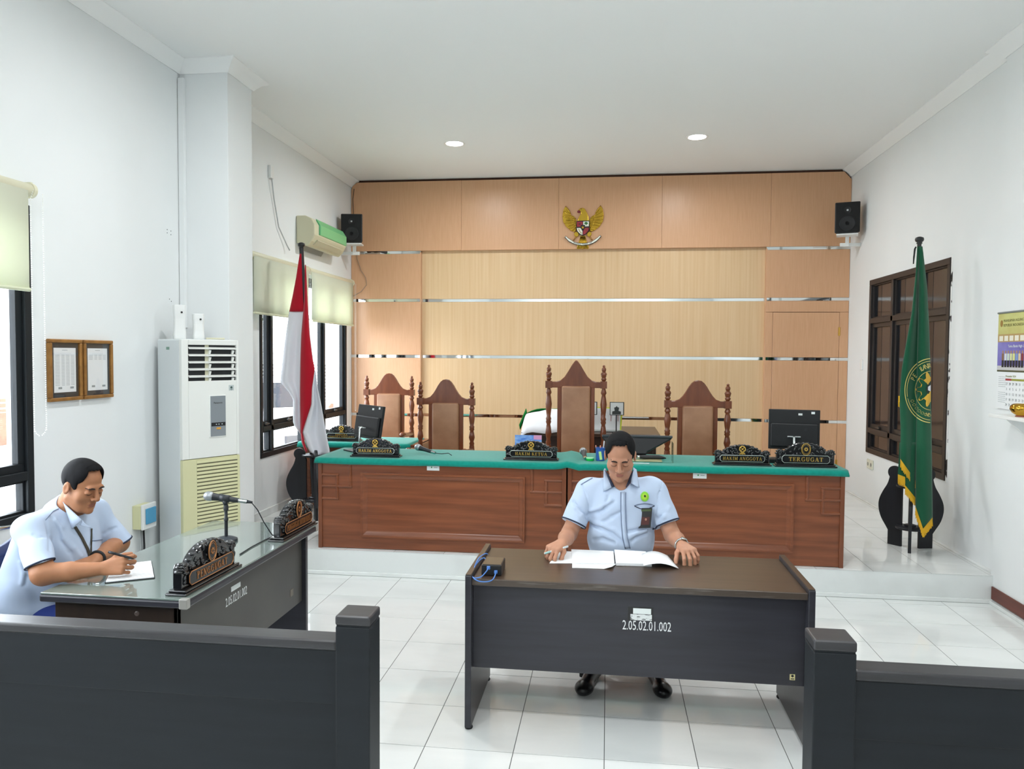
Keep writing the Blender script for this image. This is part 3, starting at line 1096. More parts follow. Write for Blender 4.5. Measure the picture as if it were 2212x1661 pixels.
# stickers on the panel
a, b = at(1362, 1313, y=ypan), at(1408, 1341, y=ypan)
build(MB().box(a[0] - .012, b[0] + .006, ypan - .0012, ypan + .001, b[2] - .002, a[2] + .006), 'tape_patch', mat('dark_tape', '1f2020', .3), fp, True)
s1 = build(MB().box(a[0] + .012, b[0] - .004, ypan - .0022, ypan, (a[2] + b[2]) / 2 + .002, a[2]), 'inventory_sticker', M_label, fp, True)
s2 = build(MB().box(a[0], b[0], ypan - .0022, ypan, b[2], (a[2] + b[2]) / 2), 'torn_sticker', mat('torn_label', 'dfe3e2', .6, col2='6d7270', scale=55, stretch=(1, 1, 3), fac=(.55, .62)), fp, True)
a, b = at(1706, 1456, y=ypan), at(1717, 1469, y=ypan)
s3 = build(MB().box(a[0], b[0], ypan - .0022, ypan, b[2], a[2]), 'maker_sticker', mat('pale_gold_sticker', 'd6cb93', .4), fp, True)
build(MB().lathe([(.006, 0), (.006, .001)], ((a[0] + b[0]) / 2, ypan - .003, (a[2] + b[2]) / 2 + .006), 10, 'y').box(a[0] + .004, b[0] - .004, ypan - .003, ypan - .002, b[2] + .004, b[2] + .008), 'printed_mark', M_ink, s3, True)

# ================================================================== plaintiff's desk on the left
LX0, LX1, LY0, LY1, LH = -2.375, -1.71, -.375, 1.045, .742
t = thing('office_desk', 'dark brown glass-topped desk beside the window, a white number on its front', 'desk', ((LX0 + LX1) / 2, .33, 0))
build(MB().box(LX0, LX1, LY0, LY1, LH - .04, LH - .008), 'desk_top', M_desk, t, True, bevel=.008)
M_gtop = mat('green_tinted_glass_top', '76847e', .025, spec=.9, coat=1.)
build(MB().box(LX0 + .004, LX1 - .004, LY0 + .004, LY1 - .004, LH - .008, LH), 'glass_top', M_gtop, t, True, bevel=.0015)
M_clear = mat('clear_tape', '9c9b95', .15, coat=.6)
for y0 in (LY0 - .0015, LY1 - .0285):
    build(MB().box(LX1 - .035, LX1 + .0015, y0, y0 + .03, LH - .0415, LH + .0012), 'corner_tape', M_clear, t, True, bevel=.004)
e1 = build(MB().box(LX0 + .035, LX1 - .07, LY0 + .05, LY0 + .075, .012, LH - .04), 'end_panel', mat('espresso_end_board', '33271f', .4, col2='291f19', scale=4, stretch=(8, 6, .5), fac=(.3, .75)), t, True, bevel=.002)
for px_, py_ in ((119, 1293), (330, 1303), (296, 1325)):
    p = at(px_, py_, y=LY0 + .05)
    build(MB().lathe([(.010, 0), (.011, -.002), (.006, -.004)][::-1], (p[0], LY0 + .05, p[2]), 12, 'y'), 'bolt_cap', mat('dull_cap', '5b4f48', .4), e1, True)
build(MB().box(LX0 + .035, LX1 - .07, LY1 - .075, LY1 - .05, .012, LH - .04), 'end_panel', M_desk, t, True, bevel=.002)
build(MB().box(LX1 - .075, LX1 - .045, LY1 - .075, LY1 - .045, .0, LH - .04), 'corner_post', M_desk, t, True, bevel=.002)
xf_ = LX1 - .07
fp = build(MB().box(xf_ - .018, xf_, LY0 + .05, LY1 - .075, .30, LH - .04), 'front_panel', mat('dusty_espresso_front', '45443f', .42, col2='3a3936', scale=3, fac=(.3, .7)), t, True, bevel=.002)
me = text_mesh('2.05.02.01.002', .06, .0004)
p0, p1 = at(487, 1303, x=xf_), at(533, 1275, x=xf_)
w0 = max(v.co.x for v in me.vertices) - min(v.co.x for v in me.vertices)
for v in me.vertices:
    v.co = Vector((v.co.z, v.co.x * (p1[1] - p0[1]) / w0, v.co.y))
me.transform(Matrix.Translation((xf_ + .0012, (p0[1] + p1[1]) / 2, (p0[2] + p1[2]) / 2)))
build(me, 'stencil_number', M_stencil, fp, True)
p0, p1 = at(499, 1279, x=xf_), at(519, 1256, x=xf_)
build(MB().box(xf_ - .001, xf_ + .0015, p0[1], p1[1], p0[2], p1[2]), 'inventory_sticker', M_label, fp, True)
p0 = at(630, 1280, x=xf_)
build(MB().box(xf_ - .001, xf_ + .0015, p0[1] - .02, p0[1] + .02, p0[2] - .02, p0[2] + .02), 'maker_sticker', mat('brown_sticker', '6a6258', .5), fp, True)

# ================================================================== pews in the foreground
M_pew = mat('black_brown_pew_wood', '181d22', .5, col2='14181c', scale=5, stretch=(.5, 5, 6), fac=(.3, .75), spec=.3)
M_pewtop = mat('worn_pew_rail', '37373a', .36, col2='2b2a2b', scale=7, stretch=(.6, 9, 9), fac=(.3, .75), spec=.5)


def pew(x0, x1, post_x0, post_x1, label):
    t = thing('wooden_partition', label, 'partition', ((x0 + x1) / 2, -.94, 0), group='low dark partitions across the room')
    y0, y1 = -.985, -.90
    build(MB().box(x0, x1, y0, y1, .815, .848), 'top_rail', M_pewtop, t, True, bevel=.008, bseg=3)
    build(MB().box(x0, x1, y0 + .008, y1 - .01, .64, .815), 'upper_board', M_pew, t, True, bevel=.003)
    build(MB().box(x0, x1, y0 + .012, y1 - .02, .06, .64), 'back_panel', M_pew, t, True)
    build(MB().box(x0, x1, y0 + .004, y1 - .004, .0, .06), 'bottom_rail', M_pew, t, True)
    for a, b in ((post_x0, post_x1), (x0 - .1, x0) if post_x1 > x1 - .01 else (x1, x1 + .1)):
        p = build(MB().box(a, b, y0 - .012, y1 + .012, 0, .90), 'end_post', M_pew, t, True, bevel=.004)
        build(MB().box(a - .001, b + .001, y0 - .014, y1 + .014, .9035, .935), 'post_cap', M_pewtop, p, True, bevel=.007, bseg=3)
        build(MB().box(a + .003, b - .003, y0 - .009, y1 + .009, .899, .904), 'cap_neck', M_pew, p, True)
    return t


q0, q1 = at(727, 1325, y=-.985), at(801, 1326, y=-.985)
pew(-3.1, q0[0], q0[0], q1[0], 'low dark wooden partition in front of the plaintiff\'s glass-topped desk')
q0, q1 = at(1757, 1386, y=-.985), at(1849, 1386, y=-.985)
pew(q1[0], 2.62, q0[0], q1[0], 'low dark wooden partition on the side of the wall calendar')
# ================================================================== carved nameplates
M_carve = mat('glossy_black_carving', '15171a', .16, spec=.7, coat=.5)
M_plaque = mat('black_plaque', '101214', .22, spec=.6)
M_gold = mat('gold_paint', 'd9b45a', .28, metal=.85)
M_copper = mat('copper_paint', 'b98050', .35, metal=.7)
M_silver = mat('silver_line', 'cfd3cc', .3, metal=.8)


def nameplate(lines, label, w, h, loc, rz, emblem, gold=True, sq=1.):
    t = thing('carved_nameplate', label, 'nameplate', loc, rz, group='carved black nameplates')
    mg = M_gold if gold else M_copper
    d = .075
    build(MB().box(-w / 2, w / 2, -d / 2 - .01, d / 2 + .01, 0, .011), 'base', M_carve, t, bevel=.004)
    build(MB().box(-w / 2 + .012, w / 2 - .012, -d / 2 - .002, d / 2 + .002, .011, .022), 'base_step', M_carve, t, bevel=.004)
    W2, H = w * .465, h - .022
    half = [(1.0, 0), (1.0, .42), (.985, .55), (.94, .64), (.87, .66), (.80, .60), (.76, .55), (.70, .62), (.60, .74), (.46, .85), (.30, .93), (.15, .965), (0, .975)]
    poly = [(x * W2, .022 + z * H) for x, z in half] + [(-x * W2, .022 + z * H) for x, z in half[::-1][1:]]
    build(MB().prism(poly, -.018, .022, 'y'), 'carved_back', M_carve, t, bevel=.005)
    # relief of leaves and scrolls on the front and along the crest
    mb = MB()
    rr = random.Random(int(w * 1000) + len(label))
    for k in range(92):
        x = rr.uniform(-.97, .97)
        ztop = np.interp(abs(x), [p[0] for p in half[::-1]], [p[1] for p in half[::-1]])
        z = rr.uniform(.12, ztop * .97)
        if abs(x) < .76 and z < .40:
            continue
        a = rr.uniform(0, PI)
        l, b = rr.uniform(.010, .019), rr.uniform(.0045, .008)
        i0 = len(mb.v)
        mb.ball((0, 0, 0), (l, .008, b), 8, 5)
        mb.xf(Matrix.Translation((x * W2 * .97, -.019, .022 + z * H)) @ Matrix.Rotation(a, 4, 'Y'), i0)
    for s in (-1, 1):
        for k in range(14):
            a = k * .55
            r = .021 * (1 - k / 17)
            i0 = len(mb.v)
            mb.ball((s * (.9 * W2 + r * math.cos(a) * .8), -.021, .022 + .52 * H + r * math.sin(a)), .0058, 6, 4)
    for i in range(len(poly)):
        p, q = poly[i], poly[(i + 1) % len(poly)]
        if min(p[1], q[1]) > .022 + .3 * H:
            mb.ball(((p[0] + q[0]) / 2, -.004, (p[1] + q[1]) / 2 - .002), (.014, .02, .007), 8, 5)
    cv = build(mb, 'carved_relief', M_carve, t, smooth=True)
    cv['kind'] = 'stuff'
    # plaque with chamfered ends
    pw, z0, z1 = W2 * .82, .022 + .05 * H, .022 + .40 * H
    c = (z1 - z0) * .26
    pl = [(-pw + c, z0), (pw - c, z0), (pw, z0 + c), (pw, z1 - c), (pw - c, z1), (-pw + c, z1), (-pw, z1 - c), (-pw, z0 + c)]
    p = build(MB().prism(pl, -.031, -.012, 'y'), 'plaque', M_plaque, t, bevel=.0015)
    build(MB().tube([(x, -.0315, z) for x, z in pl], .0019, 6, True), 'plaque_border', M_silver if gold else mg, p)
    n = len(lines)
    for i, ln in enumerate(lines):
        lh = (z1 - z0) * (.56 if n == 1 else .36)
        tb, tw = serif_text(ln, lh, -.0022, sq)
        lim = pw * 1.75
        k = min(1., lim / tw)
        zz = (z0 + z1) / 2 - lh / 2 if n == 1 else (z1 - lh * 1.25 - i * lh * 1.22)
        tb.v = [(x * k, y - .031, z + zz) for x, y, z in tb.v]
        build(tb, 'lettering', mg, p)
    zc = .022 + .70 * H
    if emblem == 'wheel':
        R = .155 * H
        zc = .022 + .755 * H
        e = build(MB().tube([(R * math.cos(a), -.032, zc + R * math.sin(a)) for a in np.linspace(0, 2 * PI, 24, endpoint=False)], .0035, 6, True), 'gilt_emblem', mg, t, smooth=True)
        mb = MB()
        for k in range(8):
            a = k * PI / 4 + .3
            mb.ball((R * math.cos(a), -.034, zc + R * math.sin(a)), .0052, 6, 4)
        mb.ball((0, -.034, zc), .006, 8, 5)
        for k in range(4):
            a = k * PI / 2 + PI / 4
            mb.tube([(0, -.033, zc), (R * math.cos(a), -.033, zc + R * math.sin(a))], .0022, 5)
        o = build(mb, 'wheel_spokes', mg, e, smooth=True)
        o['kind'] = 'stuff'
        build(MB().prism([(-.022, zc - R - .020), (-.010, zc - R - .017), (0, zc - R - .020), (.010, zc - R - .017), (.022, zc - R - .020), (.018, zc - R - .011), (.005, zc - R + .001), (-.005, zc - R + .001), (-.018, zc - R - .011)], -.0355, -.02, 'y'), 'gilt_ribbon', mg, e)
    else:
        rx, rz = .20 * H, .27 * H
        zc = .022 + .69 * H
        e = build(MB().prism([(rx * math.cos(a), zc + rz * math.sin(a)) for a in np.linspace(0, 2 * PI, 28, endpoint=False)], -.032, -.012, 'y'), 'medallion', M_plaque, t)
        for f in (1., .8):
            build(MB().tube([(f * rx * math.cos(a), -.0322, zc + f * rz * math.sin(a)) for a in np.linspace(0, 2 * PI, 28, endpoint=False)], .0022 if f == 1 else .0012, 6, True), 'medallion_ring', mg, e)
        sun = []
        for k in range(16):
            r = (.52 if k % 2 == 0 else .34)
            sun.append((r * rx * math.cos(k * PI / 8 + .2), zc + r * rx * math.sin(k * PI / 8 + .2)))
        build(MB().prism(sun, -.0345, -.032, 'y'), 'medallion_sun', mg, e)
        build(MB().lathe([(.17 * rx, 0), (.17 * rx, -.0012)][::-1], (0, -.0345, zc), 10, 'y'), 'medallion_heart', M_plaque, e)
    return t


BZ = .9325
p0, p1 = at(755, 989, z=BZ), at(866, 989, z=BZ)
nameplate(['HAKIM ANGGOTA'], 'black carved nameplate lettered HAKIM ANGGOTA in front of the angled monitor', .41, .15, (-1.85, 2.64, BZ), 0, 'wheel')
nameplate(['HAKIM KETUA'], 'black carved nameplate with gold lettering HAKIM KETUA', .435, .152, (-.595, 2.665, BZ), 0, 'wheel')
nameplate(['HAKIM ANGGOTA'], 'black carved nameplate lettered HAKIM ANGGOTA right beside the TERGUGAT plate', .43, .158, (1.015, 2.66, BZ), 0, 'wheel')
nameplate(['TERGUGAT'], 'black carved nameplate lettered TERGUGAT with an oval gold-rimmed medallion', .45, .185, (1.475, 2.65, BZ), 0, 'oval')
nameplate(['PANITERA', 'PANITERA PENGGANTI'], 'black carved nameplate lettered PANITERA on the clerk\'s desk', .40, .16, (-2.66, 4.10, .882), 0, 'wheel')
nameplate(['PENGGUGAT'], 'black carved nameplate lettered PENGGUGAT on the glass-topped desk', .475, .185, (-1.775, -.105, LH), PI / 2 - .02, 'oval', False, .9)
nameplate(['PENGGUGAT INTERVENSI'], 'black carved nameplate lettered PENGGUGAT INTERVENSI on the glass-topped desk', .46, .185, (-1.762, .82, LH), PI / 2 - .02, 'oval', False, .8)
# ================================================================== monitors
M_mon = mat('black_monitor_plastic', '17191b', .45, spec=.4)
M_chrome = mat('chrome', 'd5d9da', .12, metal=1.)
M_silverp = mat('silver_plastic', 'b8bcbd', .3, metal=.6)


def monitor(label, loc, rz, w, h, tilt, zb):
    t = thing('computer_monitor', label, 'monitor', loc, rz, group='desktop monitors seen from behind')
    T4 = Matrix.Translation((0, 0, zb)) @ Matrix.Rotation(tilt, 4, 'X')
    mb = MB().box(-w / 2, w / 2, 0, .022, 0, h)
    s = build(mb.xf(T4), 'screen_case', M_mon, t, bevel=.004)
    mb = MB().box(-w / 2 + .015, w / 2 - .015, -.022, .001, .02, h * .66)
    build(mb.xf(T4), 'back_bulge', M_mon, t, bevel=.01)
    mb = MB().box(-w / 2 + .01, w / 2 - .01, .0215, .024, .014, h - .01)
    build(mb.xf(T4), 'screen', mat('black_screen', '08090b', .1), s)
    for x, z, a, b in ((w * .08, h * .86, .03, .016), (w * .33, h * .9, .026, .018)):
        mb = MB().box(x, x + a, -.0012, .001, z, z + b)
        build(mb.xf(T4), 'sticker', M_label, s)
    mb = MB().tube([(0, -.02, zb + h * .33), (0, -.045, zb + h * .34), (0, -.06, zb + h * .3), (.004, -.065, zb), (.004, -.06, .03), (0, -.045, .012)], .0095, 10)
    build(mb, 'stand_arm', M_chrome, t, smooth=True)
    build(MB().box(-.05, .05, -.05, -.03, zb + h * .32, zb + h * .35), 'stand_head', M_silverp, t, bevel=.003)
    build(MB().box(-.17, .17, -.13, .07, 0, .012), 'stand_base', M_mon, t, bevel=.005)
    return t


monitor('black monitor on a chrome stand turned sharply at the window end of the bench', (-2.035, 2.95, BZ), -.76, .43, .285, -.16, .11)
monitor('black monitor seen square from behind next to the TERGUGAT nameplate', (1.475, 3.0, BZ), -.20, .385, .32, -.02, .085)

# dark wedge-shaped screen lying back behind the seated man
t = thing('reclined_screen', 'black touch screen leaning far back on the bench near the acrylic holder', 'monitor', (.075, 2.98, BZ))
build(MB().prism([(.10, .012), (.34, .012), (.345, .03), (.545, .145), (.545, .158), (-.02, .158), (-.02, .145)], -.02, .05, 'y').xf(Matrix.Rotation(-.25, 4, 'X')), 'back_shell', M_mon, t, bevel=.006).location = (-.10, 0, .01)
build(MB().box(-.12, .45, -.008, .10, .158, .178).xf(Matrix.Rotation(-.1, 4, 'X')), 'top_bar', mat('slate_bar', '2b3338', .35), t, bevel=.004)
build(MB().box(.0, .24, -.04, .10, 0, .02), 'foot', M_mon, t, bevel=.004)

# acrylic holder with a small device in it
M_acr = glassmat('acrylic', 'e9f2ef', .16, .03)
t = thing('acrylic_holder', 'clear acrylic document holder standing on the green cloth', 'holder', (.365, 2.76, BZ))
build(MB().box(-.24, .14, -.10, -.097, .001, .006).box(.137, .14, -.10, .05, .001, .155), 'acrylic_sheet', M_acr, t)
build(MB().box(-.17, .06, -.06, .06, .002, .007), 'base_plate', mat('pale_acrylic', 'b9b98f', .2), t, bevel=.002)
t = thing('walkie_talkie', 'ribbed black handheld radio lying inside the acrylic holder', 'radio', (.345, 2.80, BZ + .0075))
build(MB().tube([(-.09, 0, .018), (-.05, 0, .018), (.06, 0, .018), (.09, 0, .014), (.115, 0, .012)], [.014, .017, .017, .012, .004], 10), 'body', mat('ribbed_black', '1b1c1d', .5, bump=.5, bscale=200), t, smooth=True)
build(MB().lathe([(.013, 0), (.0135, .02), (.01, .022)], (-.11, 0, .018), 12, 'x'), 'chrome_cap', M_chrome, t, smooth=True)
o = build(MB().box(-.03, .2, -.004, .004, 0, .005).xf(Matrix.Translation((.12, 2.60, BZ))), 'pen', mat('white_pen', 'eef0f0', .3), bevel=.002)
tag(o, 'white pen lying on the green cloth in front of the acrylic holder', 'pen')

# pen pot, stamp pad, picture box on the bench
t = thing('pen_holder', 'blue mesh pen holder with a green tag on the bench', 'pen holder', (-.055, 2.72, BZ))
M_bluem = mat('blue_mesh_plastic', '2a5aa8', .35, spec=.5)
build(MB().lathe([(.033, 0), (.034, .004), (.036, .095), (.040, .098), (.040, .103), (.034, .103), (.031, .01), (.0, .009)], n=18), 'cup', M_bluem, t, smooth=True, angle=50)
build(MB().box(-.002, .018, -.0385, -.036, .01, .075).xf(Matrix.Rotation(-.15, 4, 'Y')), 'green_tag', mat('lime_tag', 'b9e08c', .5), t)
for k, (x, y, dx, c, hh) in enumerate(((-.014, .0, -.02, 'd88f73', .12), (.004, .008, -.004, 'd98a70', .118), (.016, -.004, .012, 'c9d2d8', .155))):
    o = build(MB().tube([(x, y, .012), (x + dx, y, hh - .02), (x + dx * 1.1, y, hh)], [.004, .0045, .004], 8), 'pen', mat('pen_%s' % c, c, .35), smooth=True)
    o.location = (-.055, 2.72, BZ)
    tag(o, ['orange-capped pen leaning out of the blue pen holder', 'short orange pen in the blue pen holder', 'tall grey pen standing in the blue pen holder'][k], 'pen', 'pens in the blue holder')
t = thing('stamp_pad', 'round bright green tin beside the blue pen holder', 'tin', (-.135, 2.70, BZ))
build(MB().lathe([(.030, 0), (.032, .004), (.032, .016), (.030, .018), (0, .018)], n=24), 'tin', mat('bright_green_tin', '17b548', .2, coat=.5), t, smooth=True, angle=40)
build(MB().lathe([(.031, .018), (.031, .024), (.026, .027), (0, .027)], n=24), 'lid', mat('pale_green_lid', '9fe0b0', .15), t, smooth=True, angle=40)
t = thing('desk_picture', 'blue landscape picture card standing behind the HAKIM KETUA plate', 'picture', (-.64, 2.90, BZ))
M_bluepic = mat('blue_seascape_print', '2f6fd0', .35, col2='9cc4ee', scale=6, stretch=(2, 1, 5))
build(MB().box(-.115, .105, -.004, .004, .05, .17), 'card', M_bluepic, t)
build(MB().box(.04, .105, -.0055, -.003, .135, .17), 'pink_corner', mat('pink_print', 'd99ac0', .5), t)
build(MB().box(-.115, .105, .004, .06, .05, .06), 'card_foot', M_mon, t)
o = build(MB().box(-.13, .13, -.06, .06, 0, .05), 'black_box', M_mon, bevel=.004)
o.location = (-.675, 2.90, BZ)
tag(o, 'flat black box under the blue picture card', 'box')
for n_, x_, y_, r_, lab in (('black_pad', 1.20, 2.86, 0, 'thin black pad between the two right-hand nameplates'),):
    o = build(MB().box(-.24, .24, -.05, .05, 0, .016) if n_ == 'document_tray' else MB().box(-.12, .12, -.05, .05, 0, .03), n_, M_mon, bevel=.004)
    o.location = (x_, y_, BZ)
    o.rotation_euler = (0, 0, r_)
    tag(o, lab, 'pad')

# ================================================================== microphones
M_grille = mat('silver_mesh_grille', 'a9afb4', .35, metal=.7, bump=.15, bscale=900)
M_mic = mat('dark_mic_body', '22262b', .4, spec=.5)


def microphone(t, P0, P1, r=.026, metal_tail=True):
    """head at P0, plug end at P1 in root coordinates"""
    P0, P1 = Vector(P0), Vector(P1)
    L = (P1 - P0).length
    z = (P1 - P0).normalized()
    x = z.orthogonal().normalized()
    R4 = Matrix.Translation(P0) @ Matrix((x, z.cross(x), z)).transposed().to_4x4()
    build(MB().lathe([(.004, -r), (r * .6, -r * .8), (r * .92, -r * .35), (r, 0), (r * .96, r * .35), (r * .98, r * .5), (r * .8, r * .95), (.006, r)], n=18).xf(R4), 'grille_head', M_grille, t, smooth=True)
    build(MB().lathe([(r * .85, r * .7), (r * .8, r * 1.1), (r * .62, L * .35), (r * .5, L * .78), (r * .1, L * .78)], n=16).xf(R4), 'handle', M_mic, t, smooth=True, angle=50)
    build(MB().lathe([(r * .44, L * .78), (r * .42, L), (r * .1, L)], n=12).xf(R4), 'plug', M_chrome if metal_tail else M_mic, t, smooth=True, angle=50)
    return R4


t = thing('microphone', 'silver-headed microphone on a round black stand on the glass-topped desk', 'microphone', (-2.04, .575, LH))
h0 = Vector((-.092, -.015, .245))
h1 = Vector((.105, .03, .212))
microphone(t, h0, h1)
build(MB().lathe([(.058, 0), (.060, .004), (.058, .014), (.04, .022), (.012, .026), (.0, .026)], n=30), 'stand_base', mat('dark_grey_cast_base', '333a41', .55), t, smooth=True, angle=40)
build(MB().lathe([(.009, .02), (.009, .11), (.012, .112), (.012, .125), (.0085, .13), (.0085, .165), (.013, .168), (.013, .19), (.009, .2), (.007, .205)], n=14), 'stand_pole', M_mic, t, smooth=True, angle=40)
build(MB().tube([(0, 0, .195), (-.004, -.001, .21), (-.01, -.002, .222)], [.011, .013, .011], 10).tube([h0 + (h1 - h0) * .30, h0 + (h1 - h0) * .55], .0205, 12), 'clip', M_mic, t, smooth=True)
cab = [h1, (.13, .035, .205), (.155, .05, .165), (.18, .075, .09), (.195, .10, .045), (.205, .12, .012), (.21, .14, .005), (.205, .10, .004), (.2, .0, .004), (.2, -.12, .004), (.21, -.26, .004)]
build(MB().tube([(-2.04 + p[0], .575 + p[1], LH + p[2]) for p in cab], .0032, 6), 'cable', M_mic, t, True, smooth=True)
build(MB().tube([h1 - (h1 - h0) * .02, h1 + (h1 - h0) * .14], [.010, .006], 10), 'cable_boot', M_mic, t, smooth=True)

t = thing('microphone', 'microphone lying on the green cloth beside the HAKIM ANGGOTA plate', 'microphone', (-1.55, 2.86, BZ))
microphone(t, (-.02, .03, .052), (.145, -.04, .016), .028)
build(MB().tube([(.145, -.04, .016), (.2, -.055, .012), (.26, -.06, .02), (.29, -.075, .004)], .0035, 6), 'cable', M_mic, t, smooth=True)
t = thing('microphone', 'microphone pointing towards the room beside the round green tin', 'microphone', (-.185, 2.80, BZ))
microphone(t, (-.01, .06, .055), (.015, -.09, .013), .030)

# ================================================================== floor-standing air conditioner
M_acw = mat('white_appliance_plastic', 'edefea', .32, spec=.5)
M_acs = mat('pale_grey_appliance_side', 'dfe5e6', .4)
M_acy = mat('yellowed_plastic', 'd9d8ab', .42)
M_dark = mat('dark_interior', '1c1e22', .6)
aw, ad, ah = .446, .33, 1.856
t = thing('floor_air_conditioner', 'tall white floor-standing air conditioner in the corner by the pillar', 'air conditioner', (-2.936, 1.663, 0), math.radians(60))
# local: x along the front, -y out of the front
zg = 1.01
build(MB().box(0, aw, .03, ad, .02, ah), 'case', M_acs, t, bevel=.012)
build(MB().box(.01, aw - .01, .06, ad - .01, 0, .02), 'plinth', M_dark, t)
x0, x1, z0, z1 = .05, aw - .02, 1.56, 1.815
mb = MB().box(0, x0, 0, .035, zg, ah - .004).box(x1, aw, 0, .035, zg, ah - .004).box(x0, x1, 0, .035, z1, ah - .004).box(x0, x1, 0, .035, zg, z0)
build(mb, 'front_cover', M_acw, t, bevel=.004)
build(MB().box(x0, x1, .02, .034, z0, z1), 'outlet_back', M_dark, t)
for k in range(5):
    z = z1 - .03 - k * .05
    build(MB().prism([(-.004, z), (.018, z + .012), (.018, z + .016), (-.004, z + .008)], x0 + .004, x1 - .004, 'x'), 'louvre', M_acw, t)
for k in range(5):
    z = z1 - .05 - k * .05
    for xx in (x0 + (x1 - x0) * .42, x1 - .035):
        build(MB().prism([(xx, z - .016), (xx + .012, z - .016), (xx + .02, z + .012), (xx + .004, z + .016)], .004, .018, 'y'), 'vane', M_acw, t)
build(MB().box(x0 + (x1 - x0) * .36, x0 + (x1 - x0) * .44, .018, .0215, z0, z1), 'vane_post', M_ivory, t)
xp0 = .21
cp = build(MB().box(xp0 - .006, xp0 + .126, -.006, .01, 1.15, 1.455), 'control_bezel', M_acw, t, bevel=.004)
c2_ = build(MB().box(xp0, xp0 + .12, -.008, .0, 1.158, 1.45), 'control_panel', mat('grey_control_panel', '8d9499', .35, metal=.2), t, bevel=.002)
build(MB().box(xp0 + .006, xp0 + .116, -.0095, -.007, 1.232, 1.258), 'display', M_dark, c2_)
build(MB().box(xp0 + .045, xp0 + .08, -.011, -.007, 1.208, 1.222), 'orange_button', mat('orange_button', 'e0a23a', .4), c2_, bevel=.002)
for xx in (xp0 + .04, xp0 + .06, xp0 + .085):
    build(MB().box(xx, xx + .008, -.0105, -.009, 1.242, 1.248), 'display_mark', M_label, c2_)
me = text_mesh('Panasonic', .018, .0003)
me.transform(Matrix.Translation((xp0 + .06, -.0085, 1.40)) @ Matrix.Rotation(PI / 2, 4, 'X'))
build(me, 'brand_lettering', M_ink, c2_)
sk = build(MB().box(aw - .085, aw - .045, -.0015, .001, 1.485, 1.525), 'sticker', mat('pale_grey_sticker', 'c3cccb', .5), t)
build(MB().lathe([(.009, 0), (.009, .001)], (aw - .065, -.0025, 1.507), 10, 'y').prism([(aw - .08, 1.497), (aw - .065, 1.488), (aw - .05, 1.497), (aw - .065, 1.493)], -.0025, -.0015, 'y'), 'sticker_mark', mat('slate_green', '44605c', .5), sk)
build(MB().box(-.0015, .001, .16, .20, 1.78, 1.80), 'side_sticker', mat('green_grey_sticker', '7fa392', .5), t)
gr = build(MB().box(0, aw, .004, .034, .06, zg - .004), 'intake_cover', M_acy, t, bevel=.004)
gx0 = .105
build(MB().box(gx0, aw - .02, -.001, .005, .1, zg - .03), 'intake_back', mat('olive_shadow_plastic', '6c6a50', .7), gr)
nsl = 34
for k in range(nsl):
    z = .105 + (zg - .14) * k / (nsl - 1)
    build(MB().prism([(-.004, z), (.003, z + .004), (.003, z + .019), (-.002, z + .0165)], gx0, aw - .02, 'x'), 'intake_slat', M_acy, gr)
build(MB().box(0, gx0, -.004, .006, .06, zg - .004), 'intake_side', M_acy, gr, bevel=.003)
build(MB().box(aw - .02, aw, -.004, .006, .06, zg - .004), 'intake_side', M_acy, gr, bevel=.003)
# things standing on it
RA = ROOTM[t.name]
for lx, ly, w_, h_, lab in ((.10, .20, .085, .245, 'taller white air-freshener dispenser on the floor air conditioner'), (.215, .15, .078, .185, 'shorter white air-freshener dispenser on the floor air conditioner')):
    p = RA @ Vector((lx, ly, ah + .001))
    d = thing('air_freshener', lab, 'air freshener', p, math.radians(35), group='white dispensers on the air conditioner')
    sec = [(0, .96), (.1, 1), (.3, .93), (.6, .9), (.85, 1), (1, .97)]
    mb = MB()
    rows = []
    for f, s_ in sec:
        a, b = w_ / 2 * s_, .035 * s_
        rows.append([(-a + .01, -b, f * h_), (a - .01, -b, f * h_), (a, -b + .01, f * h_), (a, b, f * h_), (-a, b, f * h_), (-a, -b + .01, f * h_)])
    v = [q for r in rows for q in r]
    f_ = [(j * 6 + i, j * 6 + (i + 1) % 6, (j + 1) * 6 + (i + 1) % 6, (j + 1) * 6 + i) for j in range(5) for i in range(6)] + [(5, 4, 3, 2, 1, 0), tuple(30 + i for i in range(6))]
    build(mb.add(v, f_), 'casing', M_white_pl, d, bevel=.004)
    build(MB().lathe([(.007, 0), (.007, .002)], (.012, -.0375, h_ * .78), 12, 'y'), 'nozzle', M_dark, d)
p = RA @ Vector((.33, .12, ah + .001))
o = build(MB().box(-.065, .065, -.02, .02, 0, .014), 'remote_control', M_ivory, bevel=.004)
o.location = p
o.rotation_euler = (0, 0, .5)
tag(o, 'small ivory remote control lying on the floor air conditioner', 'remote control')

# breaker box beside it, with its cables
t = thing('breaker_box', 'yellowed breaker box with a blue window on the left wall', 'breaker box', (XL, 1.62, .6))
a, b = at(297, 1095, x=XL + .01), at(338, 1132, x=XL + .01)
y0, y1 = 1.56, 1.70
build(MB().box(XL, XL + .06, y0, y1, .535, .70), 'box', M_acy, t, True, bevel=.004)
c = build(MB().box(XL + .06, XL + .078, y0 + .004, y1 + .02, .53, .705), 'cover', M_white_pl, t, True, bevel=.004)
build(MB().box(XL + .0785, XL + .088, y0 + .03, y1 + .005, .565, .675), 'window_flap', mat('blue_clear_plastic', '4f9fc8', .15), c, True, bevel=.006)
for dy in (0, .022):
    o = build(MB().tube([(XL + .035, y0 + .05 + dy, .535), (XL + .04, y0 + .05 + dy, .4), (XL + .02, y0 + .07 + dy, .2), (XL + .02, y0 + .1 + dy, .01)], .007, 8), 'cable', [mat('grey_cable', '8b8f90', .5), M_ink][dy > 0], t, True, smooth=True)

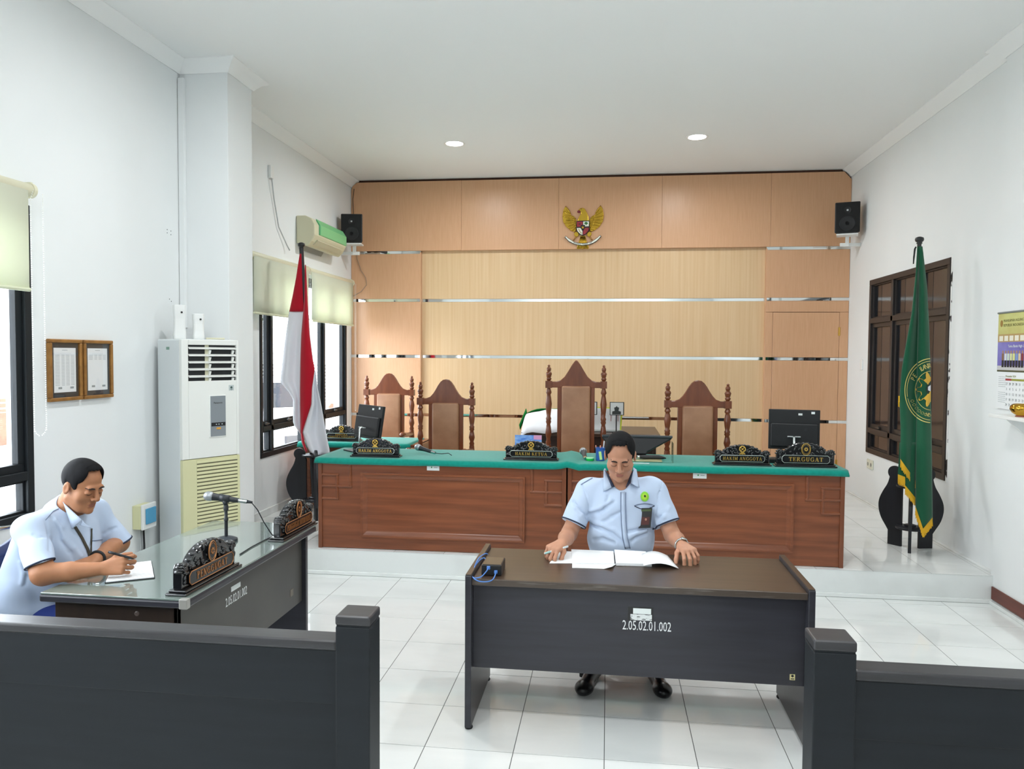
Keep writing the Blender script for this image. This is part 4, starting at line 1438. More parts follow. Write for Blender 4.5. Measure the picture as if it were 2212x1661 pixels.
# ================================================================== wall air conditioner
t = thing('wall_air_conditioner', 'ivory wall-mounted air conditioner with a green front strip above the window', 'air conditioner', (XL, 4.85, 2.95))
y0, y1 = 4.35, 5.30
zt, zb_ = 3.20, 2.885
prof = [(XL + .002, zb_ + .03), (XL + .002, zt), (XL + .10, zt + .0), (XL + .17, zt - .03), (XL + .205, zt - .09), (XL + .205, zt - .20), (XL + .17, zb_ + .05), (XL + .12, zb_)]
build(MB().prism([(a, b) for a, b in prof], y0, y1, 'y'), 'case', mat('aged_ivory_case', 'd5d2b4', .4), t, True, bevel=.012, bseg=3)
gp = [(XL + .17, zt - .015), (XL + .208, zt - .075), (XL + .216, zt - .085), (XL + .216, zt - .185), (XL + .20, zt - .19)]
build(MB().prism(gp, y0 + .14, y1 - .01, 'y'), 'green_front', mat('pale_green_panel', '7cc68a', .3), t, True, bevel=.006)
build(MB().prism(gp, y0 + .115, y0 + .14, 'y'), 'green_front_end', mat('mid_green_panel', '4ba571', .3), t, True, bevel=.004)
build(MB().prism([(XL + .15, zb_ + .02), (XL + .20, zb_ + .065), (XL + .195, zb_ + .075), (XL + .14, zb_ + .03)], y0 + .1, y1 - .08, 'y'), 'outlet_flap', mat('ivory_flap', 'c9c7ab', .4), t, True)
build(MB().prism([(XL + .02, zb_ - .03), (XL + .05, zb_ + .02), (XL + .02, zb_ + .04)], y0 + .06, y1 - .3, 'y'), 'wall_bracket', mat('grey_bracket', '8e9391', .5), t, True)
pp = at(585, 372, x=XL + .012)
o = build(MB().box(XL, XL + .03, pp[1] - .035, pp[1] + .035, pp[2] - .06, pp[2] + .06), 'wall_socket', M_white_pl, bevel=.004)
tag(o, 'small white power socket high on the wall above the wall air conditioner', 'socket')
q = [at(587, 385, x=XL + .03), at(592, 430, x=XL + .02), at(602, 490, x=XL + .02), at(620, 530, x=XL + .03), at(626, 541, x=XL + .05)]
o = build(MB().tube(q, .006, 6), 'power_cord', mat('pale_grey_cord', 'b9bdbd', .5), smooth=True)
tag(o, 'thin grey cord hanging from the wall socket to the wall air conditioner', 'cord')

# ================================================================== loudspeakers
M_spk = mat('black_speaker_case', '1b1d20', .45, spec=.4)


def speaker(label, x, y, z, rz, s):
    t = thing('loudspeaker', label, 'loudspeaker', (x, y, z), rz, group='small black speakers in the corners')
    w, h, d = .26, .335, .20
    build(MB().prism([(-w / 2, -d / 2), (w / 2, -d / 2), (w / 2 - .05, d / 2), (-w / 2 + .05, d / 2)], 0, h, 'z'), 'case', M_spk, t, bevel=.01)
    f = build(MB().box(-w / 2 + .012, w / 2 - .012, -d / 2 - .006, -d / 2 + .004, .012, h - .012), 'front_grille', mat('black_speaker_cloth', '121416', .8, bump=.4, bscale=400), t, bevel=.004)
    for zz, r in ((.10, .075), (.245, .035)):
        build(MB().lathe([(r * .3, .0), (r, -.002), (r * 1.08, -.004), (r * 1.1, .0)][::-1], (0, -d / 2 - .006, zz), 24, 'y'), 'driver_ring', M_spk, f, smooth=True)
    build(MB().box(-.009, .009, -d / 2 - .009, -d / 2 - .005, .235, .253), 'badge', M_silverp, f)
    build(MB().box(-.11, .11, -.08, .09, -.022, -.004), 'bracket_shelf', M_white_pl, t, bevel=.003)
    build(MB().box(-.02, .02, .07, .10, -.13, .0), 'bracket_arm', M_white_pl, t, bevel=.003)
    build(MB().box(*((XL, x + .05) if x < 0 else (x - .05, XR2)), y + .07, y + .10, z - .13, z - .09), 'wall_arm', M_white_pl, t, True, bevel=.003)
    return t


speaker('small black speaker in the corner above the far window blind', -3.07, 5.62, 3.095, -.10 + .25, 1)
speaker('small black speaker in the corner above the concealed door', 2.62, 5.62, 3.13, -.30, 1)
q = [at(768, 520, y=YP - .03), at(772, 560, y=YP - .012), at(780, 585, y=YP - .012), at(790, 600, y=YP - .012), at(792, 615, y=YP - .012), at(780, 630, y=YP - .012), at(762, 640, y=YP - .012)]
o = build(MB().tube(q, .004, 6), 'speaker_cable', mat('brown_grey_cable', '9c8a76', .5), smooth=True)
tag(o, 'thin loose cable curling down the panelled wall below the speaker', 'cable')
q = [at(765, 408, y=YP - .008), at(762, 430, y=YP - .008), at(764, 466, y=YP - .02)]
o = build(MB().tube(q, .004, 6), 'speaker_cable', mat('dark_cable', '4b4038', .5), smooth=True)
tag(o, 'thin dark cable running from the clipped panel corner to the speaker', 'cable')

# ================================================================== roller blinds
def blind(label, y0, y1, zt_, zb_, chain_y=None, chain_z=1.2, x=XL + .075, hw=.02, inset=.012):
    t = thing('roller_blind', label, 'blind', (XL, (y0 + y1) / 2, zt_), group='cream roller blinds over the left-hand windows')
    build(MB().lathe([(.034, y0), (.036, y0 + .002), (.036, y1 - .002), (.034, y1)], (x, 0, zt_), 20, 'y'), 'roller', M_ivory, t, True, smooth=True, angle=50)
    for a, b in ((y0 - .022, y0), (y1, y1 + .022)):
        build(MB().prism([(x + .042 * math.cos(k * PI / 12), zt_ + .042 * math.sin(k * PI / 12)) for k in range(24)], a, b, 'y'), 'end_cap', M_ivory, t, True, bevel=.004)
        build(MB().box(XL, x + .01, (a + b) / 2 - .008, (a + b) / 2 + .008, zt_ - .04, zt_ + .046), 'wall_bracket', M_ivory, t, True)
    rows = [[(x + .034 - .0004 * k, yy, z) for yy in np.linspace(y0 + .012, y1 - inset, 8)] for k, z in enumerate(np.linspace(zt_, zb_ + .02, 5))]
    build(MB().sheet(rows), 'fabric', M_blind, t, True, smooth=True, solid=.0012)
    build(MB().lathe([(.011, y0 + .012), (.011, y1 - inset)], (x + .033, 0, zb_ + .012), 10, 'y'), 'hem_bar', mat('cream_hem', 'd9dec0', .6), t, True, smooth=True, angle=50)
    if chain_y is not None:
        cz = chain_z
        path = [(x + .036, chain_y - hw * .5, zt_)] + [(x + .036, chain_y - hw, z) for z in np.linspace(zt_ - .05, cz + .03, 6)] + [(x + .036, chain_y + hw * math.sin(a), cz + hw * 1.2 - hw * 1.2 * math.cos(a)) for a in np.linspace(-1.3, 1.3, 6)] + [(x + .036, chain_y + hw, z) for z in np.linspace(cz + .03, zt_, 6)]
        P = [Vector(p) for p in path]
        mb = MB()
        # beads strung along the loop
        d_, last = 0., None
        for i in range(len(P) - 1):
            L_ = (P[i + 1] - P[i]).length
            n_ = max(1, int(L_ / .012))
            for k in range(n_):
                q_ = P[i].lerp(P[i + 1], k / n_)
                mb.ball(q_, .0034, 5, 3)
        o_ = build(mb, 'bead_chain', mat('white_bead', 'f1f1ea', .4), t, True)
        o_['kind'] = 'stuff'
    return t


blind('cream roller blind with a bead chain above the window beside the seated writer', -2.7, .575, 2.645, 2.085, .59, 1.29, hw=.045, inset=.045)
ym = at(663, 588, x=XL + .075)[1]
yl = at(556, 560, x=XL + .075)[1]
blind('cream roller blind over the far window, on the pillar side of the flag', yl - .15, ym - .026, 2.64, 2.11, ym - .002, 2.0, hw=.010)
blind('cream roller blind over the far window, in the corner with the panelled wall', ym + .034, 5.84, 2.64, 2.10, 5.90, 1.05)

# ================================================================== framed notices
M_frame = mat('antique_gold_frame', 'a9793c', .4, metal=.3, col2='8d6230', scale=20, spec=.5)
M_paper = mat('white_paper', 'eef1f2', .8)


def notice(y0, y1, label, n):
    z0, z1 = 1.465, 1.835
    t = thing('framed_notice', label, 'picture frame', (XL, (y0 + y1) / 2, z0), group='framed notices on the left wall')
    f = .022
    mb = MB()
    frame_rect(mb, XL + .001, XL + .028, y0, y1, z0, z1, f)
    build(mb, 'frame', M_frame, t, True, bevel=.005)
    build(MB().box(XL + .002, XL + .012, y0 + f, y1 - f, z0 + f, z1 - f), 'mount', mat('dark_mount', '2b3036', .5), t, True)
    p = build(MB().box(XL + .012, XL + .0135, y0 + f + .025, y1 - f - .022, z0 + f + .03, z1 - f - .03), 'sheet', M_paper, t, True)
    mb = MB()
    ya, yb = y0 + f + .035, y1 - f - .032
    zt_ = z1 - f - .045
    for k in range(n):
        z = zt_ - .03 - k * .0085
        for a, b in ((0, .25), (.32, .5), (.55, .75), (.8, 1.)):
            mb.box(XL + .0135, XL + .0139, ya + (yb - ya) * a, ya + (yb - ya) * b - .004, z, z + .002)
    mb.box(XL + .0135, XL + .0139, ya + .06, yb - .06, zt_, zt_ + .0025)
    for a in (.15, .75):
        mb.box(XL + .0135, XL + .0139, ya + (yb - ya) * a, ya + (yb - ya) * a + .03, z0 + f + .05, z0 + f + .062)
    o_ = build(mb, 'print', mat('grey_print', '8f979a', .7), p, True)
    o_['kind'] = 'stuff'
    build(MB().box(XL + .018, XL + .019, y0 + f, y1 - f, z0 + f, z1 - f), 'pane', M_pane, t, True)


notice(.775, 1.052, 'gold-framed notice filled with a long printed list, nearest the bead chain', 22)
notice(1.068, 1.345, 'gold-framed notice with only a few printed lines, next to the fuller list', 4)

# cable duct in the corner of the pillar, bolt holes
o = build(MB().box(XL + .004, XL + .05, 2.165, 2.199, 1.95, 3.83), 'cable_duct', M_wall, bevel=.003)
tag(o, 'white cable duct running up the corner beside the pillar', 'cable duct')

# ================================================================== right wall: calendar, shelf, bowl, switch, sockets
t = thing('wall_calendar', 'hanging wall calendar with a group photograph and November dates', 'calendar', (XR, 2.25, 1.7))
ya, yb = 2.51, 2.02
cz = lambda py, px=2154: at(px, py, x=XR - .012)[2]
z_t, z_p1, z_p0, z_b = 2.075, 1.925, 1.675, 1.405
X = XR - .010
build(MB().box(X, X + .004, yb, ya, z_b, z_t), 'page', M_paper, t, True)
build(MB().tube([(X - .002, ya + .004, z_t), (X - .002, yb, z_t)], .007, 8), 'binding', mat('grey_binding', '7d8482', .4), t, True)
hp = build(MB().box(X - .0012, X, yb, ya, z_p1, z_t - .006), 'header_print', mat('olive_gold_print', 'cdcf86', .6, col2='b9a95e', scale=4), t, True)
for k, ln in enumerate(('MAHKAMAH AGUNG', 'REPUBLIK INDONESIA')):
    me = text_mesh(ln, .027, .0002, 'LEFT')
    me.transform(Matrix.Translation((X - .002, ya - .07, z_t - .058 - k * .032)) @ Matrix.Rotation(-PI / 2, 4, 'Z') @ Matrix.Rotation(PI / 2, 4, 'X'))
    build(me, 'header_lettering', mat('brown_print', '6d6a3c', .6), hp, True)
build(MB().prism([(ya - .045 + .018 * math.cos(a), z_t - .075 + .024 * math.sin(a)) for a in np.linspace(0, 2 * PI, 18, endpoint=False)], X - .002, X - .001, 'x'), 'header_seal', mat('bronze_print', '9c7b3c', .6), hp, True)
ph = build(MB().box(X - .0012, X, yb, ya, z_p0, z_p1), 'photo_print', mat('violet_print', '6a5fae', .6, col2='8a86c8', scale=5), t, True)
build(MB().box(X - .0016, X - .001, yb, ya, z_p1 - .055, z_p1), 'photo_windows', mat('tan_print', 'b79a64', .6), ph, True)
for k in range(6):
    build(MB().box(X - .002, X - .0014, ya - .02 - k * .068 - .05, ya - .02 - k * .068, z_p1 - .048, z_p1 - .012), 'photo_window', mat('pale_print', 'e9e6d6', .6), ph, True)
build(MB().box(X - .0016, X - .001, yb, ya - .002, z_p0, z_p0 + .03), 'photo_floor', mat('grey_floor_print', 'c9c8c8', .6), ph, True)
for k in range(9):
    y = ya - .075 - k * .036
    c_ = ['8a6a50', 'd9dde0', 'cfdcc9', 'd7dca4', 'd8dd8e', '7f9cc9', 'd8c7a0', '8f3b35', '4a4040'][k]
    build(MB().box(X - .0022, X - .0016, y - .014, y + .014, z_p0 + .068, z_p0 + .115), 'photo_figure', mat('print_%s' % c_, c_, .6), ph, True)
    build(MB().box(X - .0022, X - .0016, y - .014, y + .014, z_p0 + .02, z_p0 + .068), 'photo_figure', mat('black_print', '26242a', .6), ph, True)
    build(MB().box(X - .0024, X - .0016, y - .008, y + .008, z_p0 + .115, z_p0 + .135), 'photo_figure', mat('skin_print', 'b08a70', .6), ph, True)
me = text_mesh('Temu Bisnis High Level', .026, .0002, 'LEFT')
me.transform(Matrix.Translation((X - .0022, ya - .14, z_p1 - .085)) @ Matrix.Rotation(-PI / 2, 4, 'Z') @ Matrix.Rotation(PI / 2, 4, 'X'))
build(me, 'photo_lettering', M_label, ph, True)
build(MB().box(X - .0016, X - .0004, yb, ya, z_p0 - .012, z_p0), 'photo_caption_bar', mat('olive_dark_print', '54543a', .6), t, True)
me = text_mesh('November 2024', .02, .0002, 'LEFT')
me.transform(Matrix.Translation((X - .001, ya - .118, z_p0 - .042)) @ Matrix.Rotation(-PI / 2, 4, 'Z') @ Matrix.Rotation(PI / 2, 4, 'X'))
dp = build(me, 'month_lettering', mat('olive_lettering', '8b8f3f', .6), t, True)
build(MB().box(X - .001, X, yb, ya - .118, z_p0 - .072, z_p0 - .058), 'weekday_bar', mat('olive_bar_print', '9a9c45', .6), t, True)
build(MB().box(X - .0014, X, ya - .195, ya - .118, z_p0 - .072, z_p0 - .058), 'sunday_bar', mat('red_print', 'a83a3e', .6), t, True)
days = [['27', '28', '29', '30', '31', '1', '2']] + [[str(3 + 7 * r + c) for c in range(7)] for r in range(4)]
for r, row in enumerate(days):
    me = bpy.data.meshes.new('dates')
    bmx = bmesh.new()
    for c_, s_ in enumerate(row):
        m1 = text_mesh(s_, .024, .0002)
        m1.transform(Matrix.Translation((X - .001, ya - .135 - c_ * .042, z_p0 - .095 - r * .036)) @ Matrix.Rotation(-PI / 2, 4, 'Z') @ Matrix.Rotation(PI / 2, 4, 'X'))
        bmx.from_mesh(m1)
    bmx.to_mesh(me)
    bmx.free()
    o_ = build(me, 'date_row', mat('grey_date_print', '6f7577', .7), t, True)
    o_['kind'] = 'stuff'
mb = MB()
for r in range(14):
    z = z_p0 - .05 - r * .0135
    if r in (6, 7):
        continue
    for c_ in range(7):
        mb.box(X - .0008, X, ya - .025 - c_ * .014 - .008, ya - .025 - c_ * .014, z, z + .004)
o_ = build(mb, 'small_print', mat('pale_grey_print', 'a9b0b2', .7), t, True)
o_['kind'] = 'stuff'

YSH = at(2162, 893, x=XR - .08)[1]
YBW = at(2207, 893, x=XR - .085)[1]
t = thing('wall_shelf', 'small white shelf on the right wall below the calendar', 'shelf', (XR, 2.2, 1.37))
build(MB().box(XR - .16, XR, 1.75, YSH, 1.355, 1.378), 'board', M_white_pl, t, True, bevel=.003)
build(MB().prism([(XR, 1.355), (XR, 1.25), (XR - .12, 1.355)], 2.14, 2.16, 'y'), 'bracket', M_white_pl, t, True)
t = thing('brass_bowl', 'small round brass bowl standing on the white wall shelf', 'bowl', (XR - .085, YBW, 1.378))
build(MB().lathe([(.03, 0), (.034, .004), (.03, .01), (.055, .025), (.068, .048), (.066, .068), (.052, .082), (.047, .084), (.047, .078), (.058, .066), (.05, .03), (.0, .02)], n=24), 'bowl', mat('polished_brass', 'c79a3a', .15, metal=1.), t, smooth=True)
build(MB().lathe([(.036, .0), (.036, .006), (.03, .01)], n=24), 'foot_ring', mat('dull_red_lacquer', '8a3f2c', .4), t, smooth=True)

q = at(1862, 788, x=XR2)
o = build(MB().box(XR2 - .014, XR2, q[1] - .035, q[1] + .035, q[2] - .06, q[2] + .06), 'light_switch', M_white_pl, bevel=.008)
tag(o, 'white light switch between the concealed door wall and the dark window', 'switch')
q = at(1881, 1003, x=XR2)
t = thing('wall_socket', 'white double power socket under the dark window', 'socket', (XR2, q[1], q[2]))
for d in (-.047, .047):
    s_ = build(MB().box(XR2 - .014, XR2, q[1] + d - .044, q[1] + d + .044, q[2] - .05, q[2] + .05), 'cover_plate', mat('ivory_socket', 'dfe0cf', .4), t, True, bevel=.006)
    build(MB().lathe([(.02, 0), (.02, .003)], (XR2 - .017, q[1] + d, q[2]), 14, 'x'), 'socket_well', mat('grey_well', '9a9c92', .5), s_, True)
# ================================================================== flag stands and flags
M_stand = mat('black_stand_wood', '1a1c20', .4, col2='22242a', scale=5, stretch=(2, 2, .5), spec=.45)
M_pole = mat('black_pole', '1d1f22', .3, spec=.5)


def flag_stand(label, c, rz, zup=.50):
    t = thing('flag_stand', label, 'flag stand', c, rz, group='black three-legged wooden flag stands')
    ball = arc(.140, .605, .055, -45, 195, 18)
    ctl = [(.185, .12), (.205, .15), (.25, .22), (.272, .30), (.266, .37), (.235, .44), (.2, .50), (.182, .55)]
    cv = []
    for i in range(len(ctl) - 1):
        p0, p1, p2, p3 = [Vector(ctl[max(0, min(len(ctl) - 1, i + k))]) for k in (-1, 0, 1, 2)]
        for k in range(4):
            q_ = k / 4
            cv.append(tuple(.5 * (2 * p1 + (p2 - p0) * q_ + (2 * p0 - 5 * p1 + 4 * p2 - p3) * q_ ** 2 + (3 * p1 - p0 - 3 * p2 + p3) * q_ ** 3)))
    outline = [(.07, 0), (.185, 0)] + cv + ball + [(.07, .55)]
    for k in range(3):
        a = k * 2 * PI / 3
        mb = MB().prism(outline, -.012, .012, 'y').xf(Matrix.Rotation(a, 4, 'Z'))
        build(mb, 'leg_board', M_stand, t, bevel=.003)
    for z in (.16, zup):
        build(MB().lathe([(.105, z), (.11, z + .004), (.11, z + .016), (.105, z + .02), (.03, z + .02)], n=32), 'round_shelf', M_stand, t, smooth=True, angle=40)
    build(MB().lathe([(.045, .18), (.045, .195), (.03, .2)], n=20), 'pole_socket', M_stand, t)
    return t


YG = 3.24
cR = Vector((2.46, YG, ZP))
flag_stand('black wooden flag stand under the green flag by the dark window', cR, math.radians(-110.7))
YI = 3.62
pI = at(678, 1060, y=YI)
cL = Vector((pI[0], YI, ZP))
flag_stand('black wooden flag stand under the red and white flag', cL, math.radians(180), .585)


class Strip:
    """one hanging fold, given by its left and right outline in photo pixels at a known depth"""
    def __init__(s, rows, yp, amp, waves=1., ph=0., tilt=0., fwd=0.):
        s.rows, s.yp, s.amp, s.waves, s.ph, s.tilt, s.fwd = rows, yp, amp, waves, ph, tilt, fwd

    def depth(s, a, v):
        w = min(1., (v - s.rows[0][0]) / 80.)
        return s.yp - s.fwd * min(1., max(0., (v - 860.) / 110.)) - w * s.amp * math.sin(PI * s.waves * a + s.ph) + s.tilt * a * w

    def pt(s, u, v, lift=0.):
        vs = [r[0] for r in s.rows]
        l, r = np.interp(v, vs, [q[1] for q in s.rows]), np.interp(v, vs, [q[2] for q in s.rows])
        a = (u - l) / max(1e-6, r - l)
        return at(u, v, y=s.depth(min(1, max(0, a)), v) - lift)

    def grid(s, n=12, m=34, slant=None):
        """slant: (v at left, v at right) of the lower edge"""
        v0, v1 = s.rows[0][0], s.rows[-1][0]
        vs = [r[0] for r in s.rows]
        out = []
        for j in range(m + 1):
            row = []
            for i in range(n + 1):
                a = i / n
                ve = v1 if slant is None else slant[0] + (slant[1] - slant[0]) * a
                v = v0 + (ve - v0) * j / m
                l, r = np.interp(v, vs, [q[1] for q in s.rows]), np.interp(v, vs, [q[2] for q in s.rows])
                row.append(at(l + (r - l) * a, v, y=s.depth(a, v)))
            out.append(row)
        return MB().sheet(out)


def pole(t, pt_, pb, r=.014):
    p0, p1 = Vector(pt_), Vector(pb)
    build(MB().tube([p1, p0], r, 12), 'pole', M_pole, t, True, smooth=True, angle=50)
    d = (p0 - p1).normalized()
    build(MB().lathe([(.016, 0), (.024, .004), (.018, .012), (.030, .022), (.034, .035), (.030, .05), (.012, .058), (.0, .058)], n=18).xf(Matrix.Translation(p0)), 'finial', M_pole, t, True, smooth=True)


# --- red and white flag
M_red = mat('red_flag_cloth', 'b5182b', .85, spec=.15, sheen=.2)
M_wht = mat('white_flag_cloth', 'e9ebf2', .85, spec=.15, sheen=.2)
t = thing('flag', 'red and white flag hanging from a black pole by the far window', 'flag', cL + Vector((0, 0, .2)))
top = at(651, 537, y=YI + .02)
pole(t, top, cL + Vector((0, 0, .20)), .021)
X7 = lambda u: 540 + .283 * u
rl = Strip([(548, X7(380), X7(392)), (600, X7(352), X7(398)), (640, X7(325), X7(404)), (673, X7(300), X7(412))], YI - .03, .012)
build(rl.grid(8, 14), 'red_cloth', M_red, t, True, smooth=True, solid=.003)
wl_ = Strip([(672, X7(300), X7(412)), (738, X7(265), X7(388)), (812, X7(234), X7(383)), (824, X7(230), X7(381)), (846, X7(296), X7(380)), (862, X7(330), X7(381)), (915, X7(330), X7(384)), (938, X7(386), X7(392))], YI - .03, .03, 2.)
build(wl_.grid(14, 40), 'white_cloth', M_wht, t, True, smooth=True, solid=.003)
rc = Strip([(572, X7(420), X7(426)), (650, X7(414), X7(440)), (724, X7(392), X7(456)), (770, X7(386), X7(476)), (800, X7(384), X7(497)), (838, X7(383), X7(476)), (875, X7(383), X7(470)), (934, X7(386), X7(402)), (958, X7(396), X7(420)), (976, X7(425), X7(440))], YI - .045, .035)
build(rc.grid(10, 40), 'red_cloth', M_red, t, True, smooth=True, solid=.003)
wr_ = Strip([(800, X7(494), X7(500)), (838, X7(474), X7(516)), (875, X7(468), X7(544)), (934, X7(400), X7(580)), (960, X7(430), X7(598)), (975, X7(452), X7(610)), (982, X7(490), X7(596))], YI - .055, .04, 2.4, .3)
build(wr_.grid(14, 30), 'white_cloth', M_wht, t, True, smooth=True, solid=.003)

# --- green flag with seal and gold fringe
M_gfl = mat('green_flag_cloth', '1b543a', .85, spec=.15, sheen=.2)
M_fringe = mat('gold_fringe', 'd9a823', .6, spec=.3)
M_gth = mat('gold_thread', 'd8c874', .6)
t = thing('flag', 'dark green court flag with gold fringe hanging by the dark window', 'flag', cR + Vector((0, 0, .2)))
top = at(1986, 527, y=YG)
pole(t, top, cR + Vector((0, 0, .20)), .016)
U = lambda u: 1760 + .5056 * u
Vv = lambda v: 420 + .5056 * v
gback = Strip([(Vv(1060), U(362), U(436)), (Vv(1150), U(358), U(434)), (Vv(1200), U(354), U(432)), (Vv(1320), U(360), U(432))], YG - .03, .02, fwd=.27)
build(gback.grid(8, 14, (Vv(1205), Vv(1308))), 'green_cloth', M_gfl, t, True, smooth=True, solid=.003)
gl_ = Strip([(Vv(222), U(438), U(448)), (Vv(330), U(432), U(449)), (Vv(500), U(415), U(447)), (Vv(640), U(390), U(443)), (Vv(750), U(371), U(440)), (Vv(870), U(362), U(437)), (Vv(1000), U(367), U(435)), (Vv(1135), U(365), U(433)), (Vv(1240), U(365), U(432))], YG - .05, .025, 1.6, .4, fwd=.27)
build(gl_.grid(14, 44, (Vv(1140), Vv(1235))), 'green_cloth', M_gfl, t, True, smooth=True, solid=.003)
gr_ = Strip([(Vv(222), U(446), U(460)), (Vv(400), U(444), U(480)), (Vv(560), U(441), U(488)), (Vv(700), U(438), U(493)), (Vv(900), U(434), U(497)), (Vv(1100), U(432), U(500)), (Vv(1345), U(430), U(503)), (Vv(1450), U(430), U(503))], YG - .055, .04, 1., fwd=.27)
n_, m_ = 12, 50
rows = []
for j in range(m_ + 1):
    row = []
    for i in range(n_ + 1):
        a = i / n_
        ve = np.interp(a, [0, .45, 1], [Vv(1340), Vv(1435), Vv(1388)])
        v = Vv(222) + (ve - Vv(222)) * j / m_
        vs = [r[0] for r in gr_.rows]
        l, r = np.interp(v, vs, [q[1] for q in gr_.rows]), np.interp(v, vs, [q[2] for q in gr_.rows])
        row.append(at(l + (r - l) * a, v, y=gr_.depth(a, v)))
    rows.append(row)
build(MB().sheet(rows), 'green_cloth', M_gfl, t, True, smooth=True, solid=.003)


def fringe(strip, p, q, length, n, dx=0.):
    """gold band with hanging threads along the edge p-q (photo pixels)"""
    mb = MB()
    r0, r1 = [], []
    for k in range(n + 1):
        f = k / n
        u, v = p[0] + (q[0] - p[0]) * f, p[1] + (q[1] - p[1]) * f
        r0.append(strip.pt(u, v - 4, .004))
        r1.append(strip.pt(u, v + length * .45, .005))
    mb.sheet([r0, r1])
    for k in range(n * 2):
        f = (k + .5) / (n * 2)
        u, v = p[0] + (q[0] - p[0]) * f, p[1] + (q[1] - p[1]) * f
        a, b = strip.pt(u, v + length * .4, .005), strip.pt(u, v + 4, .004)
        e = a + Vector((dx + random.uniform(-.004, .004), -.002, -length * random.uniform(.45, .7) * .004))
        mb.tube([a, e], .0022, 4)
    o_ = build(mb, 'gold_fringe', M_fringe, t, True, solid=.001)
    o_['kind'] = 'stuff'


fringe(gl_, (U(366), Vv(1138)), (U(432), Vv(1232)), 14, 16)
fringe(gback, (U(355), Vv(1203)), (U(386), Vv(1215)), 16, 8)
fringe(gback, (U(386), Vv(1250)), (U(432), Vv(1306)), 14, 12)
fringe(gr_, (U(430), Vv(1340)), (U(463), Vv(1436)), 14, 18)
fringe(gr_, (U(463), Vv(1436)), (U(503), Vv(1388)), 14, 14)
fringe(gl_, (U(357), Vv(868)), (U(363), Vv(869)), 18, 3)
build(MB().sheet([[at(U(x), Vv(y), y=YG - .03) for x, y in r] for r in (((436, 225), (430, 222), (424, 232)), ((432, 232), (427, 236), (421, 260)), ((428, 262), (424, 264), (420, 266)), ((424, 296), (421, 297), (419, 298)))]), 'tie_ribbon', M_pole, t, True, solid=.002)

# the seal, laid on the folds
SU, SV, SR = 497., 838., 112.


def onflag(u, v, lift):
    st = gl_ if U(u) < np.interp(Vv(v), [r[0] for r in gr_.rows], [r[1] for r in gr_.rows]) else gr_
    return st.pt(U(u), Vv(v), lift)


def ring(r, a0, a1, w, n=40):
    r0, r1 = [], []
    for k in range(n + 1):
        a = math.radians(a0 + (a1 - a0) * k / n)
        for lst, rr in ((r0, r + w), (r1, r - w)):
            lst.append(onflag(min(496, SU + rr * math.cos(a)), SV - rr * 1.22 * math.sin(a), .006))
    return MB().sheet([r0, r1])


seal = build(ring(SR, 92, 268, 1.5), 'seal_ring', M_gth, t, True, solid=.001)
build(ring(SR - 9, 92, 268, 1.), 'seal_ring', M_gth, seal, True, solid=.001)
build(ring(SR - 44, 92, 268, .8), 'seal_ring', M_gth, seal, True, solid=.001)
sun = []
for k in range(40):
    a = PI / 2 + PI * k / 39 * 1.0
    r = 66 if (k % 8) in (3, 4) else 58 if (k % 8) in (2, 5) else 46
    sun.append((SU + r * math.cos(a), SV - 5 - r * 1.15 * math.sin(a)))
fan = [onflag(495.5, SV - 5, .007)] + [onflag(min(495.5, u), v, .007) for u, v in sun]
build(MB().add(fan, [(0, i, i + 1) for i in range(1, len(fan) - 1)]), 'seal_sun', mat('gold_embroidery', 'dcae3a', .6), seal, True, solid=.001)
dia = [(495.5, SV - 42), (482, SV - 22), (476, SV - 6), (482, SV + 10), (495.5, SV + 26)]
build(MB().add([onflag(u, v, .009) for u, v in dia], [(0, 1, 2, 3, 4)]), 'seal_shield', mat('dark_embroidery', '2b3a30', .7), seal, True, solid=.001)
bk = [(495, SV - 24), (484, SV - 16), (484, SV - 2), (495, SV + 4)]
build(MB().add([onflag(u, v, .0105) for u, v in bk], [(0, 1, 2, 3)]), 'seal_book', M_wht, seal, True, solid=.001)
for ch, ang in (('P', 152), ('E', 143), ('I', 121), ('L', 116.5), ('A', 110), ('N', 103.5), ('T', 97.5), ('A', 93), ('N', 258), ('E', 264)):
    me = text_mesh(ch, 27 if ang < 200 else 20, 0.)
    a = math.radians(ang)
    r = SR - 26
    cu, cv = SU + r * math.cos(a), SV - r * 1.22 * math.sin(a)
    ca, sa = math.cos(a - PI / 2), math.sin(a - PI / 2)
    if ang > 200:
        ca, sa = -ca, -sa
    for vv in me.vertices:
        x, y = vv.co.x * .8, vv.co.y * 1.1
        vv.co = onflag(min(496, cu + x * ca - y * sa), cv - (x * sa + y * ca), .007)
    build(me, 'seal_letter', M_gth, seal, True)
for k in range(7):
    a = math.radians(205 + k * 10)
    r = SR - 24
    cu, cv = SU + r * math.cos(a), SV - r * 1.2 * math.sin(a)
    build(MB().tube([onflag(min(496, cu + 7 * math.cos(q)), cv + 5 * math.sin(q), .007) for q in np.linspace(0, 2 * PI, 10, endpoint=False)], .0012, 4, True), 'seal_chain_link', M_gth, seal, True)

# ================================================================== gilded eagle emblem above the bench
M_gild = mat('gilded_carving', 'c9a53c', .25, metal=.9, spec=.6)
M_gild2 = mat('gilded_carving_dark', 'ab8a2e', .3, metal=.9)
KU = .0843 / FPX * 9.27
EC = at(1180 + .0843 * 940, 420 + .0843 * 870, y=YP)
t = thing('eagle_emblem', 'gilded eagle emblem with a shield and scroll on the panelled wall', 'emblem', (EC[0], YP, EC[2]))
E = lambda u, v: ((u - 940) * KU, (870 - v) * KU)


def plate(pts, d0, d1, name, m, parent, bevel=.002):
    return build(MB().prism([E(u, v) for u, v in pts], -d1, -d0, 'y'), name, m, parent, bevel=bevel)


